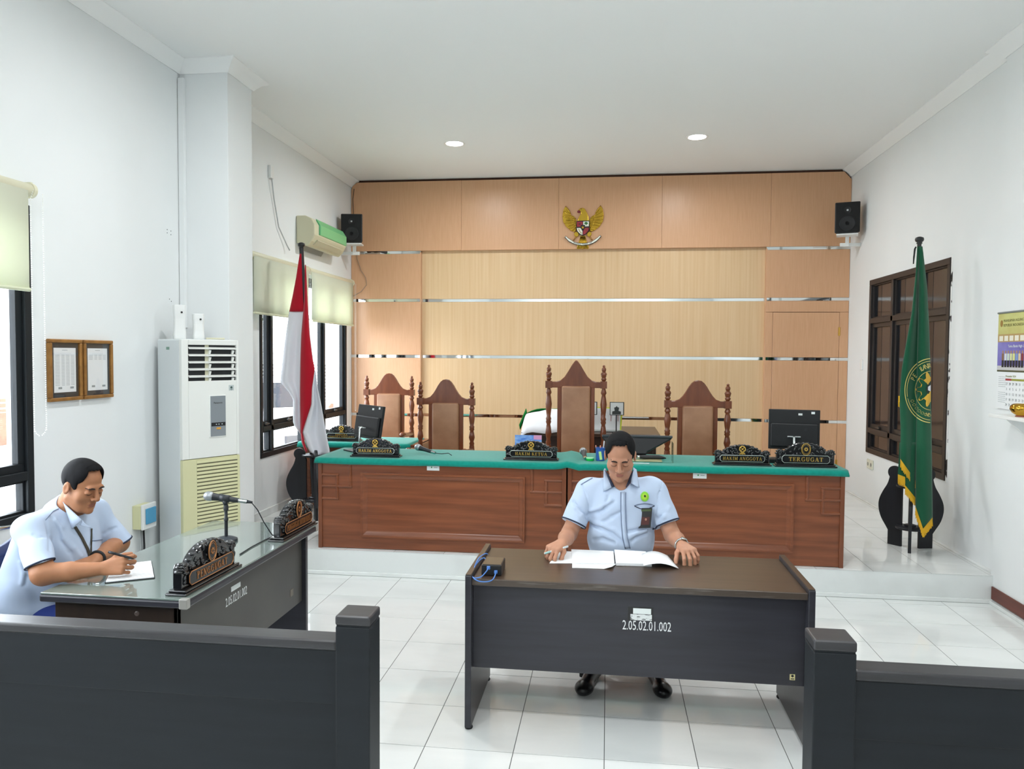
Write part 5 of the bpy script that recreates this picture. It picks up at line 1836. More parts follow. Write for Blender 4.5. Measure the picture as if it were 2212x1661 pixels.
mir = lambda pts: [(1880 - u, v) for u, v in pts]
wing = [(1378, 285), (1440, 400), (1465, 560), (1445, 700), (1365, 830), (1255, 920), (1160, 965), (1105, 930), (1105, 860), (1120, 700), (1170, 590), (1245, 530), (1258, 490), (1320, 430), (1360, 350)]
inner = [(1095, 690), (1130, 610), (1180, 560), (1240, 535), (1245, 620), (1215, 720), (1160, 810), (1105, 870)]
for f in (lambda q: q, mir):
    wg = plate(f(wing), .0, .016, 'wing', M_gild, t, .006)
    for k in range(9):
        q = k / 8
        a0 = np.array([1115 + 140 * q ** 1.2, 900 - 400 * q])
        an = math.radians(-62 + 128 * q)
        tip = np.array([[1165, 958], [1230, 930], [1300, 885], [1365, 825], [1415, 750], [1445, 660], [1455, 560], [1440, 440], [1385, 310]][k])
        pts = [a0, a0 * .66 + tip * .34, a0 * .33 + tip * .67, tip]
        P3 = [f([tuple(p)])[0] for p in pts]
        mb = MB()
        mb.tube([(*(lambda e: (e[0], -.017, e[1]))(E(*p)),) for p in P3], [.006, .0105, .010, .004], 8)
        build(mb, 'feather', M_gild, wg, smooth=True)
    cv = plate(f(inner), .01, .024, 'wing_cover', M_gild2, wg, .005)
    for k in range(6):
        y = 600 + k * 42
        p = f([(1235 - k * 22, y), (1120 - k * 2, y + 30)])
        build(MB().tube([(E(*p[0])[0], -.025, E(*p[0])[1]), (E(*p[1])[0], -.025, E(*p[1])[1])], [.006, .004], 6), 'cover_feather', M_gild, cv, smooth=True)
    plate(f([(1040, 985), (1110, 950), (1165, 985), (1160, 1050), (1100, 1100), (1045, 1060)]), .0, .022, 'thigh', M_gild, t, .006)
    P = f([(1110, 1080), (1150, 1130), (1180, 1180)])
    build(MB().tube([(E(*p)[0], -.016, E(*p)[1]) for p in P], [.010, .007, .009], 8), 'foot', mat('bronze_claw', 'b5894a', .35, metal=.8), t, smooth=True)
plate([(800, 700), (815, 640), (845, 570), (885, 510), (885, 480), (862, 450), (812, 448), (835, 398), (872, 366), (930, 356), (985, 382), (1012, 435), (1045, 490), (1080, 580), (1085, 700)], .0, .030, 'neck_and_head', M_gild, t, .008)
build(MB().ball((E(835, 455)[0], -.028, E(835, 455)[1]), (.022, .012, .017), 12, 8), 'red_wattle', mat('dark_red_enamel', '7b2430', .35), t, smooth=True)
build(MB().ball((E(893, 388)[0], -.031, E(893, 388)[1]), .005, 8, 6), 'eye', M_ink, t, smooth=True)
plate([(870, 1060), (1010, 1060), (1030, 1220), (1085, 1315), (1098, 1375), (1060, 1398), (1000, 1385), (940, 1398), (880, 1385), (830, 1398), (785, 1380), (800, 1315), (855, 1220)], .0, .012, 'tail', M_gild, t, .004)
for k in range(7):
    p, q = (890 + k * 17, 1080), (805 + k * 45, 1380)
    build(MB().tube([(E(*p)[0], -.013, E(*p)[1]), (E(*q)[0], -.012, E(*q)[1])], [.005, .010], 6), 'tail_feather', M_gild, t, smooth=True)
sh = [(775, 695), (1105, 690), (1106, 880), (1090, 945), (1050, 1000), (1000, 1040), (940, 1066), (880, 1040), (830, 1000), (792, 945), (775, 880)]
s_ = plate(sh, .02, .040, 'shield', M_ink, t, .003)
M_ered = mat('red_enamel', '9e2b3a', .3)
M_ewht = mat('white_enamel', 'eceee0', .3)
plate([(790, 715), (932, 712), (932, 838), (790, 842)], .04, .0425, 'shield_field', M_ered, s_, 0)
plate([(948, 711), (1092, 708), (1092, 832), (948, 836)], .04, .0425, 'shield_field', M_ewht, s_, 0)
plate([(790, 872), (880, 872), (932, 952), (932, 1048), (880, 1025), (835, 985), (800, 935), (790, 890)], .04, .0425, 'shield_field', M_ewht, s_, 0)
plate([(1092, 868), (1000, 868), (948, 952), (948, 1048), (1000, 1025), (1045, 985), (1080, 935), (1092, 890)], .04, .0425, 'shield_field', M_ered, s_, 0)
plate([(885, 800), (995, 798), (992, 870), (970, 915), (940, 940), (908, 915), (888, 870)], .042, .0455, 'heart_shield', M_ink, s_, 0)
star = [(940 + (48 if k % 2 == 0 else 18) * math.sin(k * PI / 5), 862 - (48 if k % 2 == 0 else 18) * math.cos(k * PI / 5)) for k in range(10)]
plate(star, .0455, .048, 'star', M_gild, s_, 0)
plate([(975, 775), (985, 735), (1020, 720), (1060, 740), (1068, 780), (1035, 775), (1040, 800), (1005, 800), (1012, 775)], .0425, .045, 'tree', mat('green_enamel', '2d6b33', .4), s_, 0)
plate([(820, 770), (850, 750), (890, 755), (880, 800), (850, 800), (835, 790)], .0425, .045, 'bull_head', mat('brown_enamel', '5a2430', .4), s_, 0)
build(MB().tube([(E(u, v)[0], -.045, E(u, v)[1]) for u, v in ((835, 895), (850, 940), (880, 985), (915, 1010))], .0035, 6), 'rice_spray', M_gild2, s_)
build(MB().tube([(E(1020 + 26 * math.cos(a), 930 + 50 * math.sin(a))[0], -.044, E(1020 + 26 * math.cos(a), 930 + 50 * math.sin(a))[1]) for a in np.linspace(0, 2 * PI, 16, endpoint=False)], .0025, 5, True), 'chain', mat('bronze_chain', 'a5572f', .4), s_)
up = [(480, 1092), (510, 1060), (560, 1110), (640, 1160), (700, 1205), (810, 1240), (940, 1252), (1070, 1240), (1180, 1205), (1240, 1160), (1320, 1105), (1375, 1050), (1408, 1080)]
lo = [(1395, 1105), (1350, 1150), (1295, 1205), (1200, 1260), (1080, 1298), (940, 1312), (800, 1298), (680, 1255), (580, 1205), (530, 1150), (490, 1110)]
rb = plate(up + lo, .016, .026, 'scroll', M_ink, t, 0)
sup = [(494, 1092), (514, 1074), (566, 1124), (640, 1172), (705, 1216), (812, 1250), (940, 1262), (1068, 1250), (1175, 1216), (1240, 1172), (1320, 1117), (1372, 1064), (1394, 1082)]
slo = [(1345, 1140), (1290, 1194), (1196, 1249), (1078, 1287), (940, 1301), (802, 1287), (684, 1245), (586, 1194), (536, 1140)]
plate(sup + slo, .026, .028, 'scroll_face', M_ewht, rb, 0)
word = 'BHINNEKA TUNGGAL IKA'
for i, ch in enumerate(word):
    if ch == ' ':
        continue
    u = 715 + i * 450 / (len(word) - 1)
    v = 1281 - 44 * ((u - 940) / 225) ** 2 - 2
    me = text_mesh(ch, .024, .0003)
    ang = math.atan2(88 * (u - 940) / 225 ** 2, 1)
    me.transform(Matrix.Translation((E(u, v)[0], -.0285, E(u, v)[1])) @ Matrix.Rotation(-ang, 4, 'Y') @ Matrix.Rotation(PI / 2, 4, 'X') @ Matrix.Diagonal((.8, 1, 1, 1)))
    build(me, 'scroll_letter', M_ink, rb)
# ================================================================== figures: smooth bodies grown from distance fields
class SDF:
    def __init__(s, lo, hi, h):
        s.h = h
        s.lo = np.array(lo, float)
        s.n = np.ceil((np.array(hi, float) - s.lo) / h).astype(int) + 1
        s.ax = [(s.lo[i] + h * np.arange(s.n[i])).astype(np.float32) for i in range(3)]
        s.F = np.full(tuple(s.n), 1.0, np.float32)

    def blk(s, lo, hi, m):
        sl = []
        for i in range(3):
            a = int(max(0, math.floor((lo[i] - m - s.lo[i]) / s.h)))
            b = int(min(s.n[i], math.ceil((hi[i] + m - s.lo[i]) / s.h) + 1))
            sl.append(slice(a, max(a, b)))
        sl = tuple(sl)
        X = s.ax[0][sl[0]][:, None, None]
        Y = s.ax[1][sl[1]][None, :, None]
        Z = s.ax[2][sl[2]][None, None, :]
        return sl, X, Y, Z

    def add(s, prim, k=.01):
        fn, lo, hi = prim
        sl, X, Y, Z = s.blk(lo, hi, k + 3 * s.h + .01)
        if 0 in s.F[sl].shape:
            return
        d = fn(X, Y, Z)
        f = s.F[sl]
        h = np.clip(.5 + .5 * (f - d) / k, 0, 1)
        s.F[sl] = f * (1 - h) + d * h - k * h * (1 - h)

    def sub(s, prim, k=.005):
        fn, lo, hi = prim
        sl, X, Y, Z = s.blk(lo, hi, k + 3 * s.h + .01)
        if 0 in s.F[sl].shape:
            return
        d = -fn(X, Y, Z)
        f = s.F[sl]
        h = np.clip(.5 - .5 * (f - d) / k, 0, 1)
        s.F[sl] = f * (1 - h) + d * h + k * h * (1 - h)

    def ripple(s, waves):
        X, Y, Z = s.ax[0][:, None, None], s.ax[1][None, :, None], s.ax[2][None, None, :]
        for kx, ky, kz, ph, amp in waves:
            s.F += amp * np.sin(kx * X + ky * Y + kz * Z + ph + 1.1 * np.sin(9 * Z + 5 * X + ph))

    def mesh(s, name):
        F = s.F
        ins = F < 0
        c = ins[:-1, :-1, :-1].astype(np.int8)
        tot = np.zeros_like(c)
        corners = [(a, b, d) for a in (0, 1) for b in (0, 1) for d in (0, 1)]
        N = F.shape
        for a, b, d in corners:
            tot += ins[a:N[0] - 1 + a, b:N[1] - 1 + b, d:N[2] - 1 + d]
        act = np.argwhere((tot > 0) & (tot < 8))
        vid = np.full(tot.shape, -1, np.int32)
        vid[act[:, 0], act[:, 1], act[:, 2]] = np.arange(len(act))
        P = np.zeros((len(act), 3))
        cnt = np.zeros(len(act))
        for ax in range(3):
            o1, o2 = [q for q in range(3) if q != ax]
            for i in (0, 1):
                for j in (0, 1):
                    p = act.copy()
                    p[:, o1] += i
                    p[:, o2] += j
                    q = p.copy()
                    q[:, ax] += 1
                    fa, fb = F[p[:, 0], p[:, 1], p[:, 2]], F[q[:, 0], q[:, 1], q[:, 2]]
                    m = (fa < 0) != (fb < 0)
                    t = fa[m] / (fa[m] - fb[m])
                    w = p[m].astype(float)
                    w[:, ax] += t
                    P[m] += w
                    cnt[m] += 1
        P = P / cnt[:, None] * s.h + s.lo
        quads = []
        for ax in range(3):
            o1, o2 = [(1, 2), (2, 0), (0, 1)][ax]
            A = ins[tuple(slice(0, N[q] - 1) if q == ax else slice(1, N[q] - 1) for q in range(3))]
            B = ins[tuple(slice(1, N[q]) if q == ax else slice(1, N[q] - 1) for q in range(3))]
            e = np.argwhere(A != B)
            flip = A[e[:, 0], e[:, 1], e[:, 2]]
            g = e.copy()
            g[:, o1] += 1
            g[:, o2] += 1
            def cell(d1, d2):
                r = g.copy()
                r[:, o1] += d1
                r[:, o2] += d2
                return vid[r[:, 0], r[:, 1], r[:, 2]]
            Q = np.stack([cell(-1, -1), cell(0, -1), cell(0, 0), cell(-1, 0)], 1)
            Q[~flip] = Q[~flip][:, ::-1]
            quads.append(Q)
        Q = np.concatenate(quads)
        me = bpy.data.meshes.new(name)
        me.vertices.add(len(P))
        me.vertices.foreach_set('co', P.astype(np.float32).ravel())
        me.loops.add(len(Q) * 4)
        me.loops.foreach_set('vertex_index', Q.astype(np.int32).ravel())
        me.polygons.add(len(Q))
        me.polygons.foreach_set('loop_start', np.arange(0, len(Q) * 4, 4, dtype=np.int32))
        me.polygons.foreach_set('use_smooth', np.ones(len(Q), bool))
        me.update(calc_edges=True)
        me.validate()
        return me


def V3(*a):
    return np.array(a, float)


def cone(a, b, ra, rb):
    a, b = np.array(a, float), np.array(b, float)
    ba = b - a
    L2 = max(1e-12, ba @ ba)

    def fn(X, Y, Z):
        x, y, z = X - a[0], Y - a[1], Z - a[2]
        t = np.clip((x * ba[0] + y * ba[1] + z * ba[2]) / L2, 0, 1)
        return (np.sqrt((x - ba[0] * t) ** 2 + (y - ba[1] * t) ** 2 + (z - ba[2] * t) ** 2) - (ra + (rb - ra) * t)).astype(np.float32)
    r = max(ra, rb)
    return fn, np.minimum(a, b) - r, np.maximum(a, b) + r


def ell(c, r, R=None):
    c, r = np.array(c, float), np.array(r, float)
    R = np.eye(3) if R is None else np.array(R)

    def fn(X, Y, Z):
        x, y, z = X - c[0], Y - c[1], Z - c[2]
        q = [(R[i][0] * x + R[i][1] * y + R[i][2] * z) for i in range(3)]
        k0 = np.sqrt(sum((q[i] / r[i]) ** 2 for i in range(3)))
        k1 = np.sqrt(sum((q[i] / r[i] ** 2) ** 2 for i in range(3))) + 1e-9
        return (k0 * (k0 - 1) / k1).astype(np.float32)
    m = r.max()
    return fn, c - m, c + m


def cut(prim, p, n):
    """keep the side of the plane that lies against n"""
    fn, lo, hi = prim
    p, n = np.array(p, float), np.array(n, float) / np.linalg.norm(n)
    return (lambda X, Y, Z: np.maximum(fn(X, Y, Z), ((X - p[0]) * n[0] + (Y - p[1]) * n[1] + (Z - p[2]) * n[2]).astype(np.float32))), lo, hi


def frame(fwd, up=(0, 0, 1)):
    f = np.array(fwd, float)
    f /= np.linalg.norm(f)
    u = np.array(up, float)
    r = np.cross(f, u)
    r /= np.linalg.norm(r)
    u = np.cross(r, f)
    return np.array([r, f, u])        # rows: right-hand side, forward, up


class Head:
    def __init__(s, c, R, k=1.):
        s.c, s.R, s.k = np.array(c, float), R, k

    def w(s, x, y, z):
        return s.c + s.k * (x * s.R[0] + y * s.R[1] + z * s.R[2])

    def e(s, x, y, z, rx, ry, rz):
        return ell(s.w(x, y, z), V3(rx, ry, rz) * s.k, s.R)

    def cn(s, a, b, ra, rb):
        return cone(s.w(*a), s.w(*b), ra * s.k, rb * s.k)

    def skull(s, F, neck):
        F.add(s.e(0, -.012, .036, .074, .092, .084), .01)
        F.add(s.e(0, .018, -.03, .062, .070, .082), .02)
        F.add(s.e(0, .030, -.078, .050, .048, .034), .02)
        F.add(s.e(0, .074, -.098, .022, .018, .016), .02)
        for q in (-1, 1):
            F.add(s.e(q * .043, .050, -.026, .024, .024, .026), .02)
            F.add(s.cn((q * .056, -.01, -.06), (q * .032, .05, -.095), .014, .014), .02)
        F.add(s.cn((-.034, .079, .027), (.034, .079, .027), .0095, .0095), .014)
        for q in (-1, 1):
            F.sub(s.e(q * .031, .096, .005, .017, .014, .0125), .012)
            F.add(s.e(q * .031, .0755, .004, .0165, .0135, .0118), .003)
        F.add(s.cn((0, .086, .018), (0, .1065, -.022), .0070, .0122), .010)
        for q in (-1, 1):
            F.add(s.e(q * .0150, .096, -.0265, .0085, .010, .0078), .005)
        F.add(s.cn((-.016, .083, -.055), (.016, .083, -.055), .0062, .0062), .006)
        F.add(s.cn((-.013, .083, -.0665), (.013, .083, -.0665), .0072, .0072), .006)
        F.sub(s.cn((-.021, .0915, -.0605), (.021, .0915, -.0605), .0018, .0018), .003)
        for q in (-1, 1):
            F.add(s.e(q * .0775, -.012, -.004, .0085, .019, .031), .006)
            F.sub(s.e(q * .087, -.006, .0, .007, .010, .017), .006)
        F.add(cone(s.w(0, -.030, -.05), neck, .052 * s.k, .058 * s.k), .025)

    def hair(s, name, h=.0028, front=.108, side=0.):
        lo = s.c - .16 * s.k
        G = SDF(lo, s.c + .16 * s.k, h)
        X, Y, Z = G.ax[0][:, None, None], G.ax[1][None, :, None], G.ax[2][None, None, :]
        q = [((X - s.c[0]) * s.R[i][0] + (Y - s.c[1]) * s.R[i][1] + (Z - s.c[2]) * s.R[i][2]) / s.k for i in range(3)]
        G.add(s.e(0, -.013, .040, .0815, .1000, .0925), .01)
        G.add(s.e(0, .026, .086, .056, .050, .036), .02)
        L = np.interp(q[1], [-.12, -.07, -.04, -.024, -.002, .012, .024, .034], [-.055, -.05, -.036, .022, .026, .004, -.012, .004])
        ax_ = np.abs(q[0])
        Lf = np.interp(ax_, [0, .018, .036, .046, .054, .064, .08], [front - .004, front, front - .004, front - .034, front - .052, front - .07, front - .08])
        L = np.where(q[1] > .034, np.maximum(Lf, -.012 + (q[1] - .034) * 1.6), L)
        L = L + .0022 * np.sin(q[0] * 150 + 1.3) + .0015 * np.sin(q[0] * 330)
        G.F = np.maximum(G.F + (.0058 * np.exp(-np.clip(q[2] - L, 0, 1) / .013) * s.k).astype(np.float32), ((L - q[2]) * .7).astype(np.float32) * s.k)
        return G.mesh(name)


def finger(F, base, d, n, seg, curl, r, k=.004):
    """chain of three bones from base along d, bending towards -n"""
    d = np.array(d, float) / np.linalg.norm(d)
    n = np.array(n, float)
    n = n - d * (n @ d)
    n /= np.linalg.norm(n)
    p = np.array(base, float)
    rr = [r, r * .93, r * .86, r * .74]
    pts = [p]
    for i in range(3):
        a = curl[i]
        d, n = d * math.cos(a) - n * math.sin(a), n * math.cos(a) + d * math.sin(a)
        q = p + d * seg[i]
        F.add(cone(p, q, rr[i], rr[i + 1]), k)
        p = q
        pts.append(p)
    return pts, d, n


def hand(F, wrist, d, n, thumb_side, curls, spread=.10, tcurl=(.2, .35, .3), tdir=.75, tdrop=.35, s=1.0):
    """wrist point, finger direction d, back-of-hand normal n; thumb_side +1/-1 along d x n"""
    d = np.array(d, float) / np.linalg.norm(d)
    n = np.array(n, float)
    n -= d * (n @ d)
    n /= np.linalg.norm(n)
    sd = np.cross(d, n) * thumb_side          # towards the thumb
    w = np.array(wrist, float)
    L = .088 * s
    offs = [.030, .0105, -.0095, -.028]
    knl = [.97, 1.0, .96, .88]
    segs = [(.040, .025, .021), (.044, .028, .022), (.040, .026, .021), (.032, .019, .018)]
    rad = [.0092, .0095, .0090, .0080]
    tips = []
    for i in range(4):
        kn = w + d * L * knl[i] + sd * offs[i] * s
        F.add(cone(w + sd * offs[i] * .55 * s + d * .012, kn, .0155 * s, .0112 * s), .012)
        sp = (offs[i] / .03) * spread
        dd = d * math.cos(sp) + sd * math.sin(sp)
        tips.append(finger(F, kn, dd, n, [q * s for q in segs[i]], curls[i], rad[i] * s))
    # thumb from the side of the palm near its base
    tb = w + d * .022 * s + sd * .022 * s - n * .004
    td = d * math.cos(tdir) + sd * math.sin(tdir) - n * tdrop
    F.add(cone(w + d * .01, tb + td / np.linalg.norm(td) * .03 * s, .017 * s, .0135 * s), .012)
    nn = n * .6 + sd * .8
    tips.append(finger(F, tb, td, nn, [.036 * s, .030 * s, .025 * s], tcurl, .0115 * s, .006))
    return tips


def bvh_of(me):
    me.calc_loop_triangles()
    return BVHTree.FromPolygons([v.co[:] for v in me.vertices], [p.vertices[:] for p in me.polygons])


def onto(bv, px, py, lift=.002, fallback=None):
    """where the sight line of a photo pixel meets a surface, raised towards the viewer"""
    d = Vector(np.array([(px - 1106) / FPX, -(py - 830.5) / FPX, 1.]) @ CR).normalized()
    c = Vector(CAM)
    hit = bv.ray_cast(c, d)
    if hit[0] is None:
        return fallback
    return hit[0] + hit[1] * lift if hit[1].dot(d) < 0 else hit[0] - d * lift


def ribbon(bv, pts, w, lift, n=14):
    """flat band laid on a surface along photo pixels; w is its width in pixels"""
    P = [np.array(p, float) for p in pts]
    L = [0]
    for i in range(len(P) - 1):
        L.append(L[-1] + np.linalg.norm(P[i + 1] - P[i]))
    r0, r1, last = [], [], None
    for k in range(n + 1):
        s_ = L[-1] * k / n
        q = np.array([np.interp(s_, L, [p[j] for p in P]) for j in (0, 1)])
        q2 = np.array([np.interp(min(L[-1], s_ + 1), L, [p[j] for p in P]) for j in (0, 1)])
        q1 = np.array([np.interp(max(0, s_ - 1), L, [p[j] for p in P]) for j in (0, 1)])
        t_ = (q2 - q1) / (np.linalg.norm(q2 - q1) + 1e-9)
        nrm = np.array([-t_[1], t_[0]])
        a = onto(bv, *(q + nrm * w / 2), lift)
        b = onto(bv, *(q - nrm * w / 2), lift)
        if a is None or b is None:
            continue
        r0.append(a)
        r1.append(b)
    return MB().sheet([r0, r1])


def patch(bv, poly, lift, rows=6, cols=6):
    """quad patch (four photo pixels: tl tr br bl) laid on a surface"""
    tl, tr, br, bl = [np.array(p, float) for p in poly]
    out = []
    for j in range(rows + 1):
        f = j / rows
        r = []
        for i in range(cols + 1):
            g = i / cols
            p = (tl * (1 - g) + tr * g) * (1 - f) + (bl * (1 - g) + br * g) * f
            r.append(onto(bv, *p, lift))
        out.append(r)
    good = [p for r in out for p in r if p is not None]
    dmean = good[0]
    for r in out:
        for i in range(len(r)):
            if r[i] is None:
                r[i] = min(good, key=lambda g_: 0)
    return MB().sheet(out)


def skin_mat(name, col, lip):
    m = bpy.data.materials.new(name)
    m.use_nodes = True
    nt = m.node_tree
    b = nt.nodes['Principled BSDF']
    b.inputs['Roughness'].default_value = .52
    b.inputs['Specular IOR Level'].default_value = .35
    b.inputs['Subsurface Weight'].default_value = .12
    b.inputs['Subsurface Radius'].default_value = (.012, .005, .003)
    at_ = nt.nodes.new('ShaderNodeAttribute')
    at_.attribute_name = 'lip'
    mx = nt.nodes.new('ShaderNodeMixRGB')
    mx.inputs[1].default_value = hexc(col)
    mx.inputs[2].default_value = hexc(lip)
    nt.links.new(at_.outputs['Fac'], mx.inputs[0])
    tc = nt.nodes.new('ShaderNodeTexCoord')
    no = nt.nodes.new('ShaderNodeTexNoise')
    no.inputs['Scale'].default_value = 28
    nt.links.new(tc.outputs['Object'], no.inputs['Vector'])
    mx2 = nt.nodes.new('ShaderNodeMixRGB')
    mx2.blend_type = 'MULTIPLY'
    mx2.inputs[0].default_value = .18
    nt.links.new(mx.outputs[0], mx2.inputs[1])
    nt.links.new(no.outputs[0], mx2.inputs[2])
    nt.links.new(mx2.outputs[0], b.inputs['Base Color'])
    return m


def tint_lips(me, hd):
    co = np.empty(len(me.vertices) * 3, np.float32)
    me.vertices.foreach_get('co', co)
    co = co.reshape(-1, 3) - hd.c
    q = (co @ hd.R.T) / hd.k
    d = np.sqrt((q[:, 0] / .022) ** 2 + ((q[:, 2] + .0605) / .0105) ** 2)
    f = np.clip((1.08 - d) / .35, 0, .8) * (q[:, 1] > .07)
    a = me.attributes.new('lip', 'FLOAT', 'POINT')
    a.data.foreach_set('value', f.astype(np.float32))


def face_lines(bv, hd, parent, brow_m, lash_m):
    def fp(x, z, lift):
        o = Vector(hd.w(x, .2, z))
        d = Vector(-hd.R[1])
        h = bv.ray_cast(o, d)
        return (h[0] - d * lift) if h[0] is not None else None
    for q in (-1, 1):
        pts = [fp(q * x, z, .0008) for x, z in ((.012, .0240), (.020, .0275), (.030, .0290), (.039, .0270), (.0445, .0240))]
        pts = [p for p in pts if p]
        build(MB().tube(pts, [.0026, .0042, .0044, .0036, .0016], 6), 'eyebrow', brow_m, parent, True, smooth=True)
        pts = [fp(q * x, z, .0003) for x, z in ((.0165, .0005), (.022, -.0035), (.030, -.0052), (.039, -.0032), (.0455, .0015))]
        pts = [p for p in pts if p]
        build(MB().tube(pts, [.0009, .0017, .0019, .0017, .0009], 6), 'eyelashes', lash_m, parent, True, smooth=True)


M_hair = mat('black_hair', '0a0a0c', .75, spec=.18, col2='111114', scale=60, stretch=(1, 1, .4), bump=.15, bscale=420)
M_shirt = mat('pale_blue_white_shirt', 'b9c9e0', .85, spec=.15, sheen=.15, bump=.06, bscale=500)
M_navy = mat('navy_piping', '1d2740', .7)
M_trous = mat('dark_navy_trousers', '1c2236', .85, spec=.1)
M_trous2 = mat('navy_trousers', '2b3872', .85, spec=.1)
M_shoe = mat('black_leather', '101114', .28, spec=.5)
M_brow = mat('dark_brow_hair', '2a1d18', .8)
M_lash = mat('dark_lashes', '2b1a15', .8)


def creases(G, bv_, lines, r=.004, k=.014, depth=.0015, ridge=False):
    """soft folds pressed into (or raised on) a cloth field along photo pixel lines"""
    for ln in lines:
        P = [onto(bv_, *p, -depth) for p in ln]
        P = [np.array(p) for p in P if p is not None]
        for i in range(len(P) - 1):
            if np.linalg.norm(P[i + 1] - P[i]) < .15:
                c_ = cone(P[i], P[i + 1], r, r)
                (G.add if ridge else G.sub)(c_, k)
# ================================================================== the man at the front desk
HD = Head((.068, .860, 1.214), frame((-.04, -.87, -.47)), 1.02)
neck = V3(.075, .975, 1.045)
shR, shL = V3(-.108, .965, 1.000), V3(.255, .965, 1.015)        # his right is on the viewer's left
elR, elL = V3(-.205, .885, .775), V3(.352, .885, .790)
wrR, wrL = V3(-.228, .650, .780), V3(.388, .690, .780)
F = SDF((-.40, .42, .60), (.56, 1.14, 1.37), .0032)
HD.skull(F, neck)
F.add(cone(neck, (.075, .985, .95), .062, .10), .04)
F.add(cone(shR + V3(.03, 0, 0), shL - V3(.03, 0, 0), .055, .055), .03)
F.add(ell((.078, .955, .84), (.15, .095, .22)), .03)
for sh, el, wr in ((shR, elR, wrR), (shL, elL, wrL)):
    F.add(cone(sh, el, .052, .043), .02)
    mid = el * .55 + wr * .45
    F.add(cone(el, mid, .043, .041), .015)
    F.add(cone(mid, wr, .041, .0275), .015)
TZ_ = TZ
hand(F, wrR, (-.42, -.72, -.10), (-.05, -.28, .95), -1, [(.75, .95, .6), (.85, .95, .6), (.95, .9, .6), (1.0, .9, .6)], spread=.18, tcurl=(.1, .25, .3), tdir=.60, tdrop=.45, s=1.1)
hand(F, wrL, (.24, -.82, -.02), (0, -.2, .98), 1, [(.70, .85, .35), (.68, .85, .4), (.68, .85, .4), (.70, .8, .4)], spread=.26, tcurl=(.05, .2, .15), tdir=.80, tdrop=.55, s=1.1)
F.add(ell((.072, .915, 1.025), (.055, .040, .06)), .02)
me = F.mesh('person')
tint_lips(me, HD)
bv = bvh_of(me)
man = build(me, 'person', skin_mat('light_brown_skin', 'c08c70', 'a8685c'))
tag(man, 'man in a white short-sleeved shirt reading papers at the dark desk with stencilled number', 'person')
build(HD.hair('hair'), 'hair', M_hair, man)
face_lines(bv, HD, man, M_brow, M_lash)

# shirt
G = SDF((-.36, .70, .44), (.52, 1.20, 1.12), .0045)
G.add(cone(shR + V3(.035, .0, .0), shL - V3(.035, 0, 0), .070, .070), .03)
G.add(ell((.075, .945, .915), (.182, .118, .155)), .05)
G.add(ell((.078, .955, .74), (.184, .138, .19)), .06)
G.add(ell((.080, .995, .57), (.195, .150, .13)), .05)
G.add(cone((.075, .985, 1.02), (.075, .955, 1.065), .085, .070), .03)
for sh, el in ((shR, elR), (shL, elL)):
    d = (el - sh) / np.linalg.norm(el - sh)
    end = sh + d * .195
    G.add(cut(cone(sh - d * .005, end + d * .05, .072, .069), end, d), .028)
G.sub(cone(neck + V3(0, -.02, .005), HD.w(0, -.01, -.05), .064, .075), .006)
vn = at(1343, 1040, y=.875)
G.sub(ell(vn, (.042, .075, .050)), .010)
G.sub(cone(at(1343, 1046, y=.86), at(1344, 1064, y=.84), .030, .006), .008)
G.ripple([(26, 30, 8, .4, .0016), (-18, 22, 31, 1.7, .0018), (40, 10, -22, 2.6, .0011), (14, 44, 50, .9, .0009)])
b0 = bvh_of(G.mesh('shirt_draft'))
cq = lambda *p: [(1170 + .2047 * u, 900 + .2047 * v) for u, v in p]
creases(G, b0, [cq((425, 725), (470, 830), (497, 930), (500, 1030)), cq((1268, 690), (1235, 820), (1212, 950), (1202, 1070))], .002, .008, .0)
creases(G, b0, [cq((505, 1125), (620, 1180), (740, 1235), (860, 1330)), cq((500, 1030), (590, 1010), (680, 960), (760, 900)), cq((910, 1215), (1040, 1190), (1180, 1195)), cq((950, 1315), (1010, 1265), (1110, 1225)),
                cq((1200, 1060), (1120, 1110), (1050, 1200)), cq((330, 900), (400, 980), (470, 1060)), cq((1380, 900), (1320, 1010), (1220, 1090)), cq((640, 1120), (740, 1060), (830, 1010)), cq((540, 1300), (640, 1290), (760, 1330)), cq((700, 830), (690, 900), (640, 980))], .005, .018, .001)
creases(G, b0, [cq((520, 1085), (640, 1140), (760, 1190), (860, 1270)), cq((520, 990), (620, 960), (720, 890)), cq((930, 1270), (1010, 1230), (1110, 1205)), cq((1350, 960), (1290, 1060), (1210, 1130)), cq((360, 960), (430, 1040), (470, 1120))], .005, .016, .003, True)
sm = G.mesh('shirt')
bs = bvh_of(sm)
shirt = build(sm, 'shirt', M_shirt, man)
for sh, el in ((shR, elR), (shL, elL)):
    d = (el - sh) / np.linalg.norm(el - sh)
    end = Vector(sh + d * .1945)
    u = Vector(d).orthogonal().normalized()
    w = Vector(d).cross(u)
    pts = []
    for k in range(28):
        a = 2 * PI * k / 28
        dr = u * math.cos(a) + w * math.sin(a)
        h = bs.ray_cast(end + dr * .16 - Vector(d) * .004, -dr)
        pts.append((h[0] if h[0] is not None and (h[0] - end).length < .09 else end + dr * .068) + dr * .0006)
    build(MB().tube(pts, .0042, 6, True), 'sleeve_piping', M_navy, shirt, smooth=True)
# collar, placket, pocket, badges laid on the cloth
K = .2047
cp = lambda u, v: (1170 + K * u, 900 + K * v)


def flap(poly, name, m, lift, parent, rows=4, cols=4, solid=.003):
    o_ = build(patch(bs, [cp(*p) for p in poly], lift, rows, cols), name, m, parent, smooth=True, solid=solid)
    return o_


